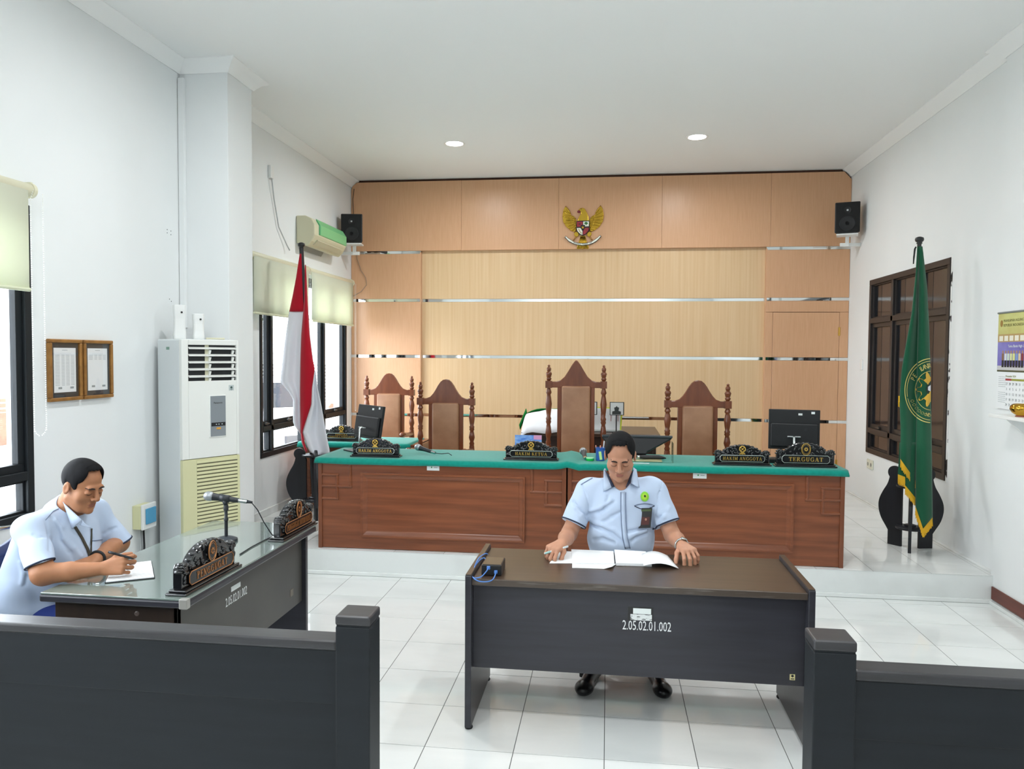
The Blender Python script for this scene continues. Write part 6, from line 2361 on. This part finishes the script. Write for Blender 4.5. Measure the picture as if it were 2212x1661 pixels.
def flap3(pts, name, m, parent, solid=.003):
    """collar leaf: corner points given as (u, v, depth)"""
    P = [at(*cp(u, v), y=y) for u, v, y in pts]
    tl, tr, br, bl = P
    rows_ = []
    for j in range(5):
        f = j / 4
        rows_.append([(tl.lerp(tr, i / 4)).lerp(bl.lerp(br, i / 4), f) + Vector((0, -.006 * math.sin(PI * i / 4), 0)) for i in range(5)])
    return build(MB().sheet(rows_), name, m, parent, smooth=True, solid=solid)


flap3([(655, 560, .93), (668, 545, .955), (752, 735, .872), (650, 792, .868)], 'collar_leaf', M_shirt, shirt)
flap3([(668, 560, .90), (700, 600, .885), (770, 740, .866), (742, 742, .868)], 'collar_band', M_navy, shirt)
flap3([(1000, 560, .955), (970, 535, .955), (940, 700, .872), (1032, 748, .868)], 'collar_leaf', M_shirt, shirt)
flap3([(968, 560, .90), (945, 600, .888), (888, 745, .868), (935, 700, .868)], 'collar_band', M_navy, shirt)
build(ribbon(bs, [cp(858, 795), cp(855, 900), cp(862, 1100), cp(870, 1250), cp(900, 1390)], 9, .0022, 20), 'placket', M_shirt, shirt, smooth=True, solid=.0015)
for du in (-26, 26):
    build(ribbon(bs, [cp(862 + du, 800), cp(860 + du, 900), cp(866 + du, 1100), cp(876 + du, 1250), cp(906 + du, 1390)], 1.6, .0034, 20), 'placket_piping', mat('grey_blue_piping', '6f7d98', .7), shirt, smooth=True, solid=.001)
for pts in ([(415, 718), (500, 668), (580, 625), (655, 575)], [(1262, 660), (1180, 610), (1100, 575), (1015, 548)]):
    build(ribbon(bs, [cp(*p) for p in pts], 1.8, .0016, 12), 'shoulder_seam', mat('grey_blue_piping', '6f7d98', .7), shirt, smooth=True, solid=.001)
build(ribbon(bs, [cp(978, 940), cp(1020, 925), cp(1085, 916), cp(1150, 922), cp(1192, 940)], 1.8, .002, 12), 'pocket_hem', mat('grey_blue_piping', '6f7d98', .7), shirt, smooth=True, solid=.001)
build(ribbon(bs, [cp(978, 942), cp(1040, 972), cp(1110, 975), cp(1192, 942)], 1.6, .0022, 12), 'pocket_mouth', M_navy, shirt, smooth=True, solid=.001)


def disc_on(bv_, cpx, rx, ry, lift, n=24):
    c0 = onto(bv_, *cpx, lift)
    return MB().add([c0] + [onto(bv_, cpx[0] + rx * math.cos(a), cpx[1] + ry * math.sin(a), lift) for a in np.linspace(0, 2 * PI, n, endpoint=False)], [(0, 1 + (i + 1) % n, 1 + i) for i in range(n)])


bd = build(disc_on(bs, cp(1087, 843), 9, 10.8, .0022), 'round_badge', mat('lime_green_badge', '8cd23c', .5), shirt, solid=.001)
build(disc_on(bs, cp(1087, 843), 5.5, 6.6, .0034), 'badge_centre', mat('yellow_green_badge', 'b4dc3c', .5), bd, solid=.001)
build(disc_on(bs, cp(1087, 838), 2.2, 2.6, .0044), 'badge_figure', mat('dark_badge_figure', '243c1e', .5), bd, solid=.001)
c0 = onto(bs, *cp(1090, 1060), .012)
tl, tr, br, bl = [at(*cp(*p), y=c0[1] + dy) for p, dy in (((1038, 965), .004), ((1168, 962), .004), ((1150, 1172), -.004), ((1022, 1176), -.004))]
rows_ = [[(tl.lerp(tr, i)).lerp(bl.lerp(br, i), j) for i in (0, .5, 1)] for j in (0, .5, 1)]
card = build(MB().sheet(rows_), 'identity_card', mat('black_card_holder', '15181a', .3, coat=.4), man, smooth=False, solid=.004)
q = lambda i, j, e: (tl.lerp(tr, i)).lerp(bl.lerp(br, i), j) + Vector((0, -e, 0))
build(MB().sheet([[q(.12, .06, .003), q(.9, .06, .003)], [q(.12, .16, .003), q(.9, .16, .003)]]), 'card_header', mat('olive_card_print', '4a5a34', .5), card, solid=.0006)
build(MB().sheet([[q(.2, .45, .003), q(.85, .45, .003)], [q(.2, .84, .003), q(.85, .84, .003)]]), 'card_photo', mat('dark_red_photo', '4e2320', .5), card, solid=.0006)
build(MB().ball(q(.55, .58, .003), (.006, .001, .008), 10, 6), 'card_face', mat('photo_skin', 'b58672', .6), card)

# trousers and shoes
H = SDF((-.22, .50, .05), (.40, 1.22, .68), .007)
for hip, kn, an in (((-.02, 1.02, .53), (-.055, .66, .50), (-.062, .815, .10)), ((.175, 1.02, .53), (.215, .66, .50), (.262, .835, .10))):
    H.add(cone(hip, kn, .098, .070), .03)
    H.add(cone(kn, an, .068, .052), .02)
H.add(ell((.078, 1.03, .54), (.18, .13, .11)), .04)
build(H.mesh('trousers'), 'trousers', M_trous, man)
for (ax, ay), (tx, ty) in (((-.058, .83), (-.108, .635)), ((.262, .85), (.298, .665))):
    Q = SDF((min(ax, tx) - .08, ty - .08, -.02), (max(ax, tx) + .08, ay + .09, .16), .004)
    a_, t_ = V3(ax, ay, .045), V3(tx, ty, .028)
    d = (t_ - a_) / np.linalg.norm(t_ - a_)
    Q.add(cone(a_ - d * .02, t_, .043, .034), .02)
    Q.add(cone(a_ + V3(0, 0, .02), a_ + V3(0, 0, .065), .046, .045), .02)
    Q.add(cone(t_, t_ + d * .02, .036, .026), .02)
    sd_ = np.array([-d[1], d[0], 0.])
    Q.add(ell(t_ - d * .01, (.049, .066, .034), np.array([sd_, d, [0, 0, 1.]])), .015)
    Q.sub(((lambda X, Y, Z: (Z - .002 + 0 * X + 0 * Y).astype(np.float32)), V3(-9, -9, -9), V3(9, 9, .01)), .004)
    build(Q.mesh('shoe'), 'shoe', M_shoe, man)

# wrist watch on his left wrist
d = (wrL - elL) / np.linalg.norm(wrL - elL)
c = wrL - d * .012
u = Vector(d).orthogonal().normalized()
w = Vector(d).cross(u)
M_steel = mat('steel_bracelet', 'b4b8b4', .2, metal=1.)
wt = build(MB().tube([Vector(c) + (u * math.cos(a) + w * math.sin(a)) * .0325 for a in np.linspace(0, 2 * PI, 24, endpoint=False)], .0055, 6, True), 'wrist_watch', M_steel, man, smooth=True)
top_ = max([(u * math.cos(a) + w * math.sin(a)) for a in np.linspace(0, 2 * PI, 48)], key=lambda q_: q_.z + .35 * q_.x)
T4 = Matrix.Translation(Vector(c) + top_ * .036) @ top_.to_track_quat('Z', 'Y').to_matrix().to_4x4()
build(MB().lathe([(.016, -.004), (.017, 0), (.016, .004), (0, .0045)], n=20).xf(T4), 'watch_case', M_steel, wt, smooth=True)

# pen in his right hand
P0, P1 = at(1176, 1196, y=.535), at(1227, 1180, y=.60)
t = thing('pen', 'white and grey pen held by the man at the front desk', 'pen', P0)
build(MB().tube([P0, P0.lerp(P1, .25), P0.lerp(P1, .3), P1], [.0045, .006, .0055, .005], 10), 'barrel', mat('pale_grey_pen', 'd5dee0', .3), t, True, smooth=True)
build(MB().tube([P0.lerp(P1, .02), P0.lerp(P1, .24)], [.0055, .0066], 10), 'grip', mat('teal_grip', '9cc6c2', .4), t, True, smooth=True)

# his chair: low back, chrome legs
M_chr = mat('black_chair_fabric', '1b1c20', .7)
t = thing('visitor_chair', 'black chair with chrome legs under the man at the front desk', 'chair', (.085, 1.05, 0))
build(MB().box(-.13, .30, .86, 1.26, .385, .425), 'seat', M_chr, t, True, bevel=.02, bseg=3)
build(MB().box(-.03, .19, 1.235, 1.275, .47, .66), 'backrest', M_chr, t, True, bevel=.02, bseg=3)
for x in (-.125, .30):
    build(MB().tube([(x, .845, .0), (x, .87, .38), (x, 1.22, .40), (x + (.09 if x < 0 else -.09), 1.27, .44), (x + (.10 if x < 0 else -.10), 1.285, .62)], .011, 8), 'frame_tube', M_chrome, t, True, smooth=True)
    build(MB().tube([(x, 1.24, .40), (x, 1.30, .0)], .011, 8), 'rear_leg', M_chrome, t, True, smooth=True)
    build(MB().lathe([(.014, 0), (.015, .02), (.012, .024)], (x, .845, 0), 10), 'foot_cap', M_ink, t, True)
# ================================================================== the man writing at the glass-topped desk
H2 = Head((-2.452, .005, 1.128), frame((.93, -.20, -.36)), .98)
nk = V3(-2.555, .03, 1.000)
sR, sL = V3(-2.580, -.165, .953), V3(-2.535, .195, .955)
eR, eL = V3(-2.435, -.275, .790), V3(-2.435, .240, .800)
wR, wL = V3(-2.222, -.175, .795), V3(-2.385, .000, .782)
F = SDF((-2.78, -.40, .60), (-2.00, .36, 1.28), .0033)
H2.skull(F, nk)
F.add(cone(nk, (-2.58, .03, .93), .062, .09), .04)
F.add(cone(sR, sL, .052, .052), .03)
F.add(ell((-2.60, .03, .84), (.10, .14, .18)), .03)
for sh, el, wr in ((sR, eR, wR), (sL, eL, wL)):
    F.add(cone(sh, el, .052, .050), .02)
    mid = el * .55 + wr * .45
    F.add(cone(el, mid, .047, .041), .015)
    F.add(cone(mid, wr, .040, .028), .015)
tips = hand(F, wR, (.90, .12, .16), (.10, -.88, .30), -1, [(.55, 1.25, .8), (.85, 1.25, .7), (1.0, 1.2, .7), (1.05, 1.15, .7)], spread=.16, tcurl=(.1, .2, .2), tdir=.55, tdrop=.25, s=1.04)
hand(F, wL, (-.15, -.95, -.05), (.25, -.1, .95), 1, [(.3, .4, .3)] * 4, spread=.1, tdir=.4, tdrop=.3, s=.98)
me = F.mesh('person')
tint_lips(me, H2)
bv = bvh_of(me)
man2 = build(me, 'person', skin_mat('brown_skin', 'b27c5a', '95594c'))
tag(man2, 'man in a white shirt writing in a notebook at the glass-topped desk', 'person')
build(H2.hair('hair'), 'hair', M_hair, man2)
face_lines(bv, H2, man2, M_brow, M_lash)

G = SDF((-2.98, -.36, .40), (-2.28, .40, 1.08), .0045)
G.add(cone(sR, sL, .068, .068), .03)
G.add(ell((-2.57, .025, .87), (.140, .175, .14)), .05)
for q_ in (sR, sL):
    G.add(cone(nk + V3(-.01, 0, -.01), q_, .064, .062), .03)
G.add(ell((-2.60, .035, .73), (.190, .18, .17)), .06)
G.add(ell((-2.685, .045, .56), (.185, .20, .13)), .05)
G.add(cone((-2.64, -.07, .90), (-2.72, -.09, .60), .085, .11), .04)
G.add(cone((-2.565, .03, .985), (-2.535, .03, 1.025), .085, .070), .03)
for sh, el, cn_ in ((sR, eR, V3(.42, -.10, -.90)), (sL, eL, V3(.35, .25, -.9))):
    d = (el - sh) / np.linalg.norm(el - sh)
    end = sh + d * .195
    G.add(cut(cone(sh - d * .005, end + d * .07, .060, .067), end, cn_), .03)
G.sub(cone(nk + V3(.02, 0, .005), H2.w(0, -.01, -.05), .064, .075), .006)
G.ripple([(20, 36, 14, .3, .0018), (-24, 16, 33, 2.2, .0018), (32, -26, -18, 1.2, .0011), (12, 48, 40, .1, .0009)])
b0 = bvh_of(G.mesh('shirt_draft'))
K2 = 360 / 1616
cq = lambda *p: [(K2 * u, 970 + K2 * v) for u, v in p]
creases(G, b0, [cq((440, 690), (470, 820), (480, 980)), cq((585, 700), (600, 800), (590, 880)), cq((500, 660), (560, 760), (590, 870)), cq((300, 1090), (250, 1200), (240, 1310)), cq((600, 900), (680, 1000), (720, 1080)), cq((1010, 820), (1060, 790), (1130, 760)), cq((880, 780), (900, 880), (860, 1000)), cq((330, 830), (380, 850), (440, 850))], .003, .014, .0)
creases(G, b0, [cq((540, 690), (590, 760), (620, 850)), cq((200, 1100), (230, 1200), (210, 1300)), cq((620, 870), (720, 960), (780, 1040))], .005, .016, .003, True)
sm = G.mesh('shirt')
bs = bvh_of(sm)
shirt2 = build(sm, 'shirt', M_shirt, man2)
for sh, el, d in ((sR, eR, V3(.42, -.10, -.90)), (sL, eL, V3(.35, .25, -.9))):
    end = Vector(sh + (el - sh) / np.linalg.norm(el - sh) * .1945)
    d = d / np.linalg.norm(d)
    u = Vector(d).orthogonal().normalized()
    w = Vector(d).cross(u)
    pts = []
    for k in range(28):
        a = 2 * PI * k / 28
        dr = u * math.cos(a) + w * math.sin(a)
        h = bs.ray_cast(end + dr * .16 - Vector(d) * .004, -dr)
        pts.append((h[0] if h[0] is not None and (h[0] - end).length < .095 else end + dr * .072) + dr * .0006)
    build(MB().tube(pts, .0042, 6, True), 'sleeve_piping', M_navy, shirt2, smooth=True)
K2 = 360 / 1616
c2p = lambda u, v: (K2 * u, 970 + K2 * v)


def leaf(pts, name, m):
    P = [at(*c2p(u, v), y=y) for u, v, y in pts]
    tl, tr, br, bl = P
    rows_ = [[(tl.lerp(tr, i / 4)).lerp(bl.lerp(br, i / 4), j / 4) + Vector((.0, -.006 * math.sin(PI * i / 4), 0)) for i in range(5)] for j in range(5)]
    return build(MB().sheet(rows_), name, m, shirt2, smooth=True, solid=.003)


leaf([(600, 470, -.02), (640, 545, -.035), (795, 685, -.062), (700, 775, -.075)], 'collar_leaf', M_shirt)
leaf([(800, 690, -.055), (870, 745, -.035), (880, 760, -.035), (770, 735, -.06)], 'collar_band', M_shirt)
build(ribbon(bs, [c2p(725, 755), c2p(790, 860), c2p(850, 980), c2p(875, 1070)], 6, .003, 16), 'lanyard', mat('dark_olive_lanyard', '3d3a30', .7), man2, smooth=True, solid=.0015)
build(ribbon(bs, [c2p(885, 770), c2p(882, 900), c2p(878, 1060)], 3.5, .003, 14), 'lanyard', mat('dark_olive_lanyard', '3d3a30', .7), man2, smooth=True, solid=.0015)
build(ribbon(bs, [c2p(890, 890), c2p(940, 885), c2p(990, 878)], 1.8, .002, 8), 'pocket_hem', mat('grey_blue_piping', '6f7d98', .7), shirt2, smooth=True, solid=.001)
build(ribbon(bs, [c2p(440, 690), c2p(520, 600), c2p(620, 560)], 1.6, .0016, 8), 'shoulder_seam', mat('grey_blue_piping', '6f7d98', .7), shirt2, smooth=True, solid=.001)

H = SDF((-2.92, -.25, .05), (-2.10, .36, .62), .008)
for hip, kn, an in (((-2.72, -.05, .51), (-2.28, -.09, .49), (-2.30, -.10, .10)), ((-2.70, .15, .51), (-2.26, .18, .49), (-2.28, .18, .10))):
    H.add(cone(hip, kn, .098, .070), .03)
    H.add(cone(kn, an, .068, .052), .02)
H.add(ell((-2.72, .05, .52), (.14, .19, .10)), .04)
build(H.mesh('trousers'), 'trousers', M_trous2, man2)
for ax, ay in ((-2.30, -.10), (-2.28, .18)):
    Q = SDF((ax - .12, ay - .08, -.02), (ax + .26, ay + .08, .16), .005)
    Q.add(cone((ax - .02, ay, .045), (ax + .18, ay, .03), .043, .034), .02)
    Q.add(cone((ax, ay, .06), (ax, ay, .11), .046, .045), .02)
    Q.sub(((lambda X, Y, Z: (Z - .002 + 0 * X + 0 * Y).astype(np.float32)), V3(-9, -9, -9), V3(9, 9, .01)), .004)
    build(Q.mesh('shoe'), 'shoe', M_shoe, man2)
d = (wL - eL) / np.linalg.norm(wL - eL)
u = Vector(d).orthogonal().normalized()
w = Vector(d).cross(u)
c = Vector(wL - d * .015)
build(MB().tube([c + (u * math.cos(a) + w * math.sin(a)) * .033 for a in np.linspace(0, 2 * PI, 20, endpoint=False)], .007, 6, True), 'wrist_watch', M_ink, man2, smooth=True)

# pen, notebook, chair
P0, P1 = at(234, 1192, y=-.175), at(289, 1207, y=-.145)
t = thing('pen', 'black pen held by the man writing at the glass-topped desk', 'pen', P1)
build(MB().tube([P0, P0.lerp(P1, .12), P0.lerp(P1, .85), P1], [.005, .0056, .0052, .0012], 10), 'barrel', M_ink, t, True, smooth=True)
build(MB().tube([P0.lerp(P1, .02), P0.lerp(P1, .3)], [.0062, .0062], 10), 'cap', M_mic, t, True, smooth=True)
n0, n1, n2, n3 = [at(*p, z=LH + .006) for p in ((226, 1258), (335, 1247), (328, 1212), (243, 1222))]
t = thing('notebook', 'open ruled notebook on the glass-topped desk under the writing hand', 'notebook', (n0[0], n0[1], LH))


def slab(a, b, c_, d_, z0, z1):
    v = [(p[0], p[1], z0) for p in (a, b, c_, d_)] + [(p[0], p[1], z1) for p in (a, b, c_, d_)]
    return MB().add(v, [(0, 3, 2, 1), (4, 5, 6, 7), (0, 1, 5, 4), (1, 2, 6, 5), (2, 3, 7, 6), (3, 0, 4, 7)])


m0, m1 = n0.lerp(n3, .48), n1.lerp(n2, .48)
build(slab(n0, n1, n2, n3, LH + .001, LH + .004), 'cover', M_ink, t, True)
for a, b, c_, d_ in ((n0, n1, m1, m0), (m0, m1, n2, n3)):
    pg = build(slab(a.lerp(c_, .02), b.lerp(d_, .02), c_.lerp(a, .02), d_.lerp(b, .02), LH + .004, LH + .010), 'page_block', M_paper, t, True, bevel=.001)
    for k in range(1, 8):
        f = k / 8
        p, q_ = a.lerp(d_, f), b.lerp(c_, f)
        p, q_ = p.lerp(q_, .05), q_.lerp(p, .05)
        build(MB().tube([(p[0], p[1], LH + .0101), (q_[0], q_[1], LH + .0101)], .0006, 4), 'ruled_line', mat('grey_rule', 'a9b4bd', .7), pg, True)
o = build(MB().tube([(0, 0, 0), (.012, .004, 0)], [.003, .003], 6), 'paper_scrap', M_paper)
o.location = at(207, 1261, z=LH + .003)
tag(o, 'tiny white scrap on the glass beside the notebook', 'scrap')

M_navychair = mat('navy_chair_vinyl', '1f2c55', .5, spec=.4)
t = thing('visitor_chair', 'navy blue padded chair with chrome frame under the writing man', 'chair', (-2.80, .03, 0))
build(MB().box(-2.92, -2.50, -.21, .27, .40, .445), 'seat', M_navychair, t, True, bevel=.02, bseg=3)
ys = np.linspace(-.24, .30, 15)
out = []
for j, f in enumerate(np.linspace(0, 1, 7)):
    row = []
    for y in ys:
        e = abs((y - .03) / .27)
        ztop = .83 - .035 * math.cos(e * PI) * (e < 1) + .03 * e ** 4
        row.append((-2.905 - .05 * f + .035 * e * e, y, .50 + (ztop - .50) * f))
    out.append(row)
build(MB().sheet(out), 'backrest', M_navychair, t, True, smooth=True, solid=.035)
for s_, yy in ((-1, -.255), (1, .315)):
    build(MB().tube([(-2.50, yy, 0), (-2.52, yy, .40), (-2.88, yy, .42), (-2.915, yy, .60), (-2.945, yy, .83), (-2.95, yy - s_ * .04, .875)], .011, 8), 'frame_tube', M_chrome, t, True, smooth=True)
    build(MB().tube([(-2.88, yy, .42), (-2.98, yy, 0)], .011, 8), 'rear_leg', M_chrome, t, True, smooth=True)
build(MB().tube([(-2.95, -.215, .875), (-2.96, .03, .893), (-2.95, .275, .875)], .011, 8), 'top_tube', M_chrome, t, True, smooth=True)
# ================================================================== papers and router on the front desk
M_print = mat('pale_document_print', 'c3c8ca', .7)


def quad_up(p, z0, z1):
    """four photo pixels on the desk plane raised to a thin block"""
    P = [at(*q, z=z0) for q in p]
    v = [(a[0], a[1], z0) for a in P] + [(a[0], a[1], z1) for a in P]
    return MB().add(v, [(0, 3, 2, 1), (4, 5, 6, 7), (0, 1, 5, 4), (1, 2, 6, 5), (2, 3, 7, 6), (3, 0, 4, 7)])


def print_lines(parent, p, z, n, name='printed_lines'):
    bl, br, tr, tl = [at(*q, z=z) for q in p]
    mb = MB()
    rr = random.Random(n)
    for k in range(n):
        f = .08 + .84 * k / max(1, n - 1)
        a, b = bl.lerp(tl, f), br.lerp(tr, f)
        e = rr.uniform(.8, .96)
        mb.add([a.lerp(b, .08) + Vector((0, -.0008, .0006)), a.lerp(b, e) + Vector((0, -.0008, .0006)), a.lerp(b, e) + Vector((0, .0008, .0006)), a.lerp(b, .08) + Vector((0, .0008, .0006))], [(0, 1, 2, 3)])
    o_ = build(mb, name, M_print, parent, True)
    o_['kind'] = 'stuff'


t = thing('document', 'open stapled court file lying in front of the reading man', 'document', at(1326, 1217, z=TZ))
L_ = [(1236, 1219), (1327, 1219), (1325, 1193), (1234, 1189)]
R_ = [(1331, 1222), (1408, 1224), (1395, 1197), (1327, 1193)]
lp = build(quad_up(L_, TZ + .001, TZ + .008), 'left_pages', M_paper, t, True, bevel=.001)
print_lines(lp, L_, TZ + .0082, 9)
rp = build(quad_up(R_, TZ + .001, TZ + .016), 'right_pages', M_paper, t, True, bevel=.001)
print_lines(rp, R_, TZ + .0162, 9)
# loose page lifting off to the right
rows = []
for j in range(5):
    f = j / 4
    a, b = at(1390 - 4 * f, 1222 - 26 * f, z=TZ + .016), at(1466 - 24 * f, 1228 - 28 * f, z=TZ + .004)
    rows.append([a.lerp(b, i / 8) + Vector((0, 0, .018 * math.sin(PI * i / 8))) for i in range(9)])
build(MB().sheet(rows), 'lifted_page', M_paper, t, True, smooth=True, solid=.0008)
o = thing('document', 'handwritten sheet under the hand that holds the white pen', 'document', at(1240, 1217, z=TZ))
S_ = [(1187, 1217), (1236, 1217), (1236, 1192), (1205, 1190)]
sp = build(quad_up(S_, TZ + .0008, TZ + .0026), 'sheet', M_paper, o, True)
print_lines(sp, S_, TZ + .0028, 8, 'handwriting')
o = thing('document', 'bundle of sheets with a curled corner under the open court file', 'document', at(1280, 1228, z=TZ))
a, b, c_, d_ = at(1236, 1227, z=TZ), at(1322, 1230, z=TZ), at(1331, 1219, z=TZ), at(1236, 1219, z=TZ)
rows = [[a.lerp(b, i / 10).lerp(d_.lerp(c_, i / 10), j / 3) + Vector((0, 0, .002 + .012 * max(0, i / 10 - .8) * (3 - j) / 3 * 5)) for i in range(11)] for j in range(4)]
build(MB().sheet(rows), 'sheets', M_paper, o, True, smooth=True, solid=.003)

# small black network box with blue leads
t = thing('network_box', 'small black network box with blue leads on the corner of the front desk', 'router', at(1060, 1245, z=TZ))
p = [at(*q, z=TZ) for q in ((1044, 1252), (1079, 1252), (1086, 1225), (1054, 1225))]
x0, x1 = -.585, -.490
y0, y1 = .235, .375
bx_ = build(MB().box(x0, x1, y0, y1, TZ + .001, TZ + .052), 'case', mat('black_router_case', '15171a', .35), t, True, bevel=.004)
build(MB().box(x0 + .004, x1 - .004, y0 + .004, y1 - .004, TZ + .0515, TZ + .054), 'lid', mat('glossy_brown_black_lid', '2d2522', .12, coat=.5), t, True, bevel=.002)
M_bluec = mat('blue_network_cable', '4f7fc6', .45)
for k, (xa, za) in enumerate(((-.55, .040), (-.515, .022))):
    build(MB().box(xa - .008, xa + .008, y0 - .012, y0 + .002, TZ + za - .007, TZ + za + .007), 'plug', M_bluec, t, True, bevel=.002)
c1_ = [(-.55, .225, TZ + .04), (-.555, .20, TZ + .032), (-.575, .180, TZ + .012), (-.60, .172, TZ + .006), (-.622, .20, TZ + .006), (-.628, .28, TZ + .02), (-.618, .35, TZ + .05), (-.598, .42, TZ + .055), (-.585, .43, TZ + .05)]
c2_l = [(-.515, .225, TZ + .022), (-.515, .20, TZ + .012), (-.525, .178, TZ - .002), (-.55, .162, TZ - .006), (-.585, .160, TZ - .004), (-.612, .172, TZ + .006), (-.626, .21, TZ + .006), (-.632, .27, TZ + .012), (-.622, .36, TZ + .03), (-.60, .40, TZ + .04), (-.588, .39, TZ + .03)]


def smoothpath(P, n=5):
    P = [Vector(p) for p in P]
    out = []
    for i in range(len(P) - 1):
        p0, p1, p2, p3 = P[max(0, i - 1)], P[i], P[i + 1], P[min(len(P) - 1, i + 2)]
        for k in range(n):
            q_ = k / n
            out.append(.5 * ((2 * p1) + (p2 - p0) * q_ + (2 * p0 - 5 * p1 + 4 * p2 - p3) * q_ * q_ + (3 * p1 - p0 - 3 * p2 + p3) * q_ ** 3))
    return out + [P[-1]]


for c_ in (c1_, c2_l):
    build(MB().tube(smoothpath(c_), .0028, 7), 'cable', M_bluec, t, True, smooth=True)
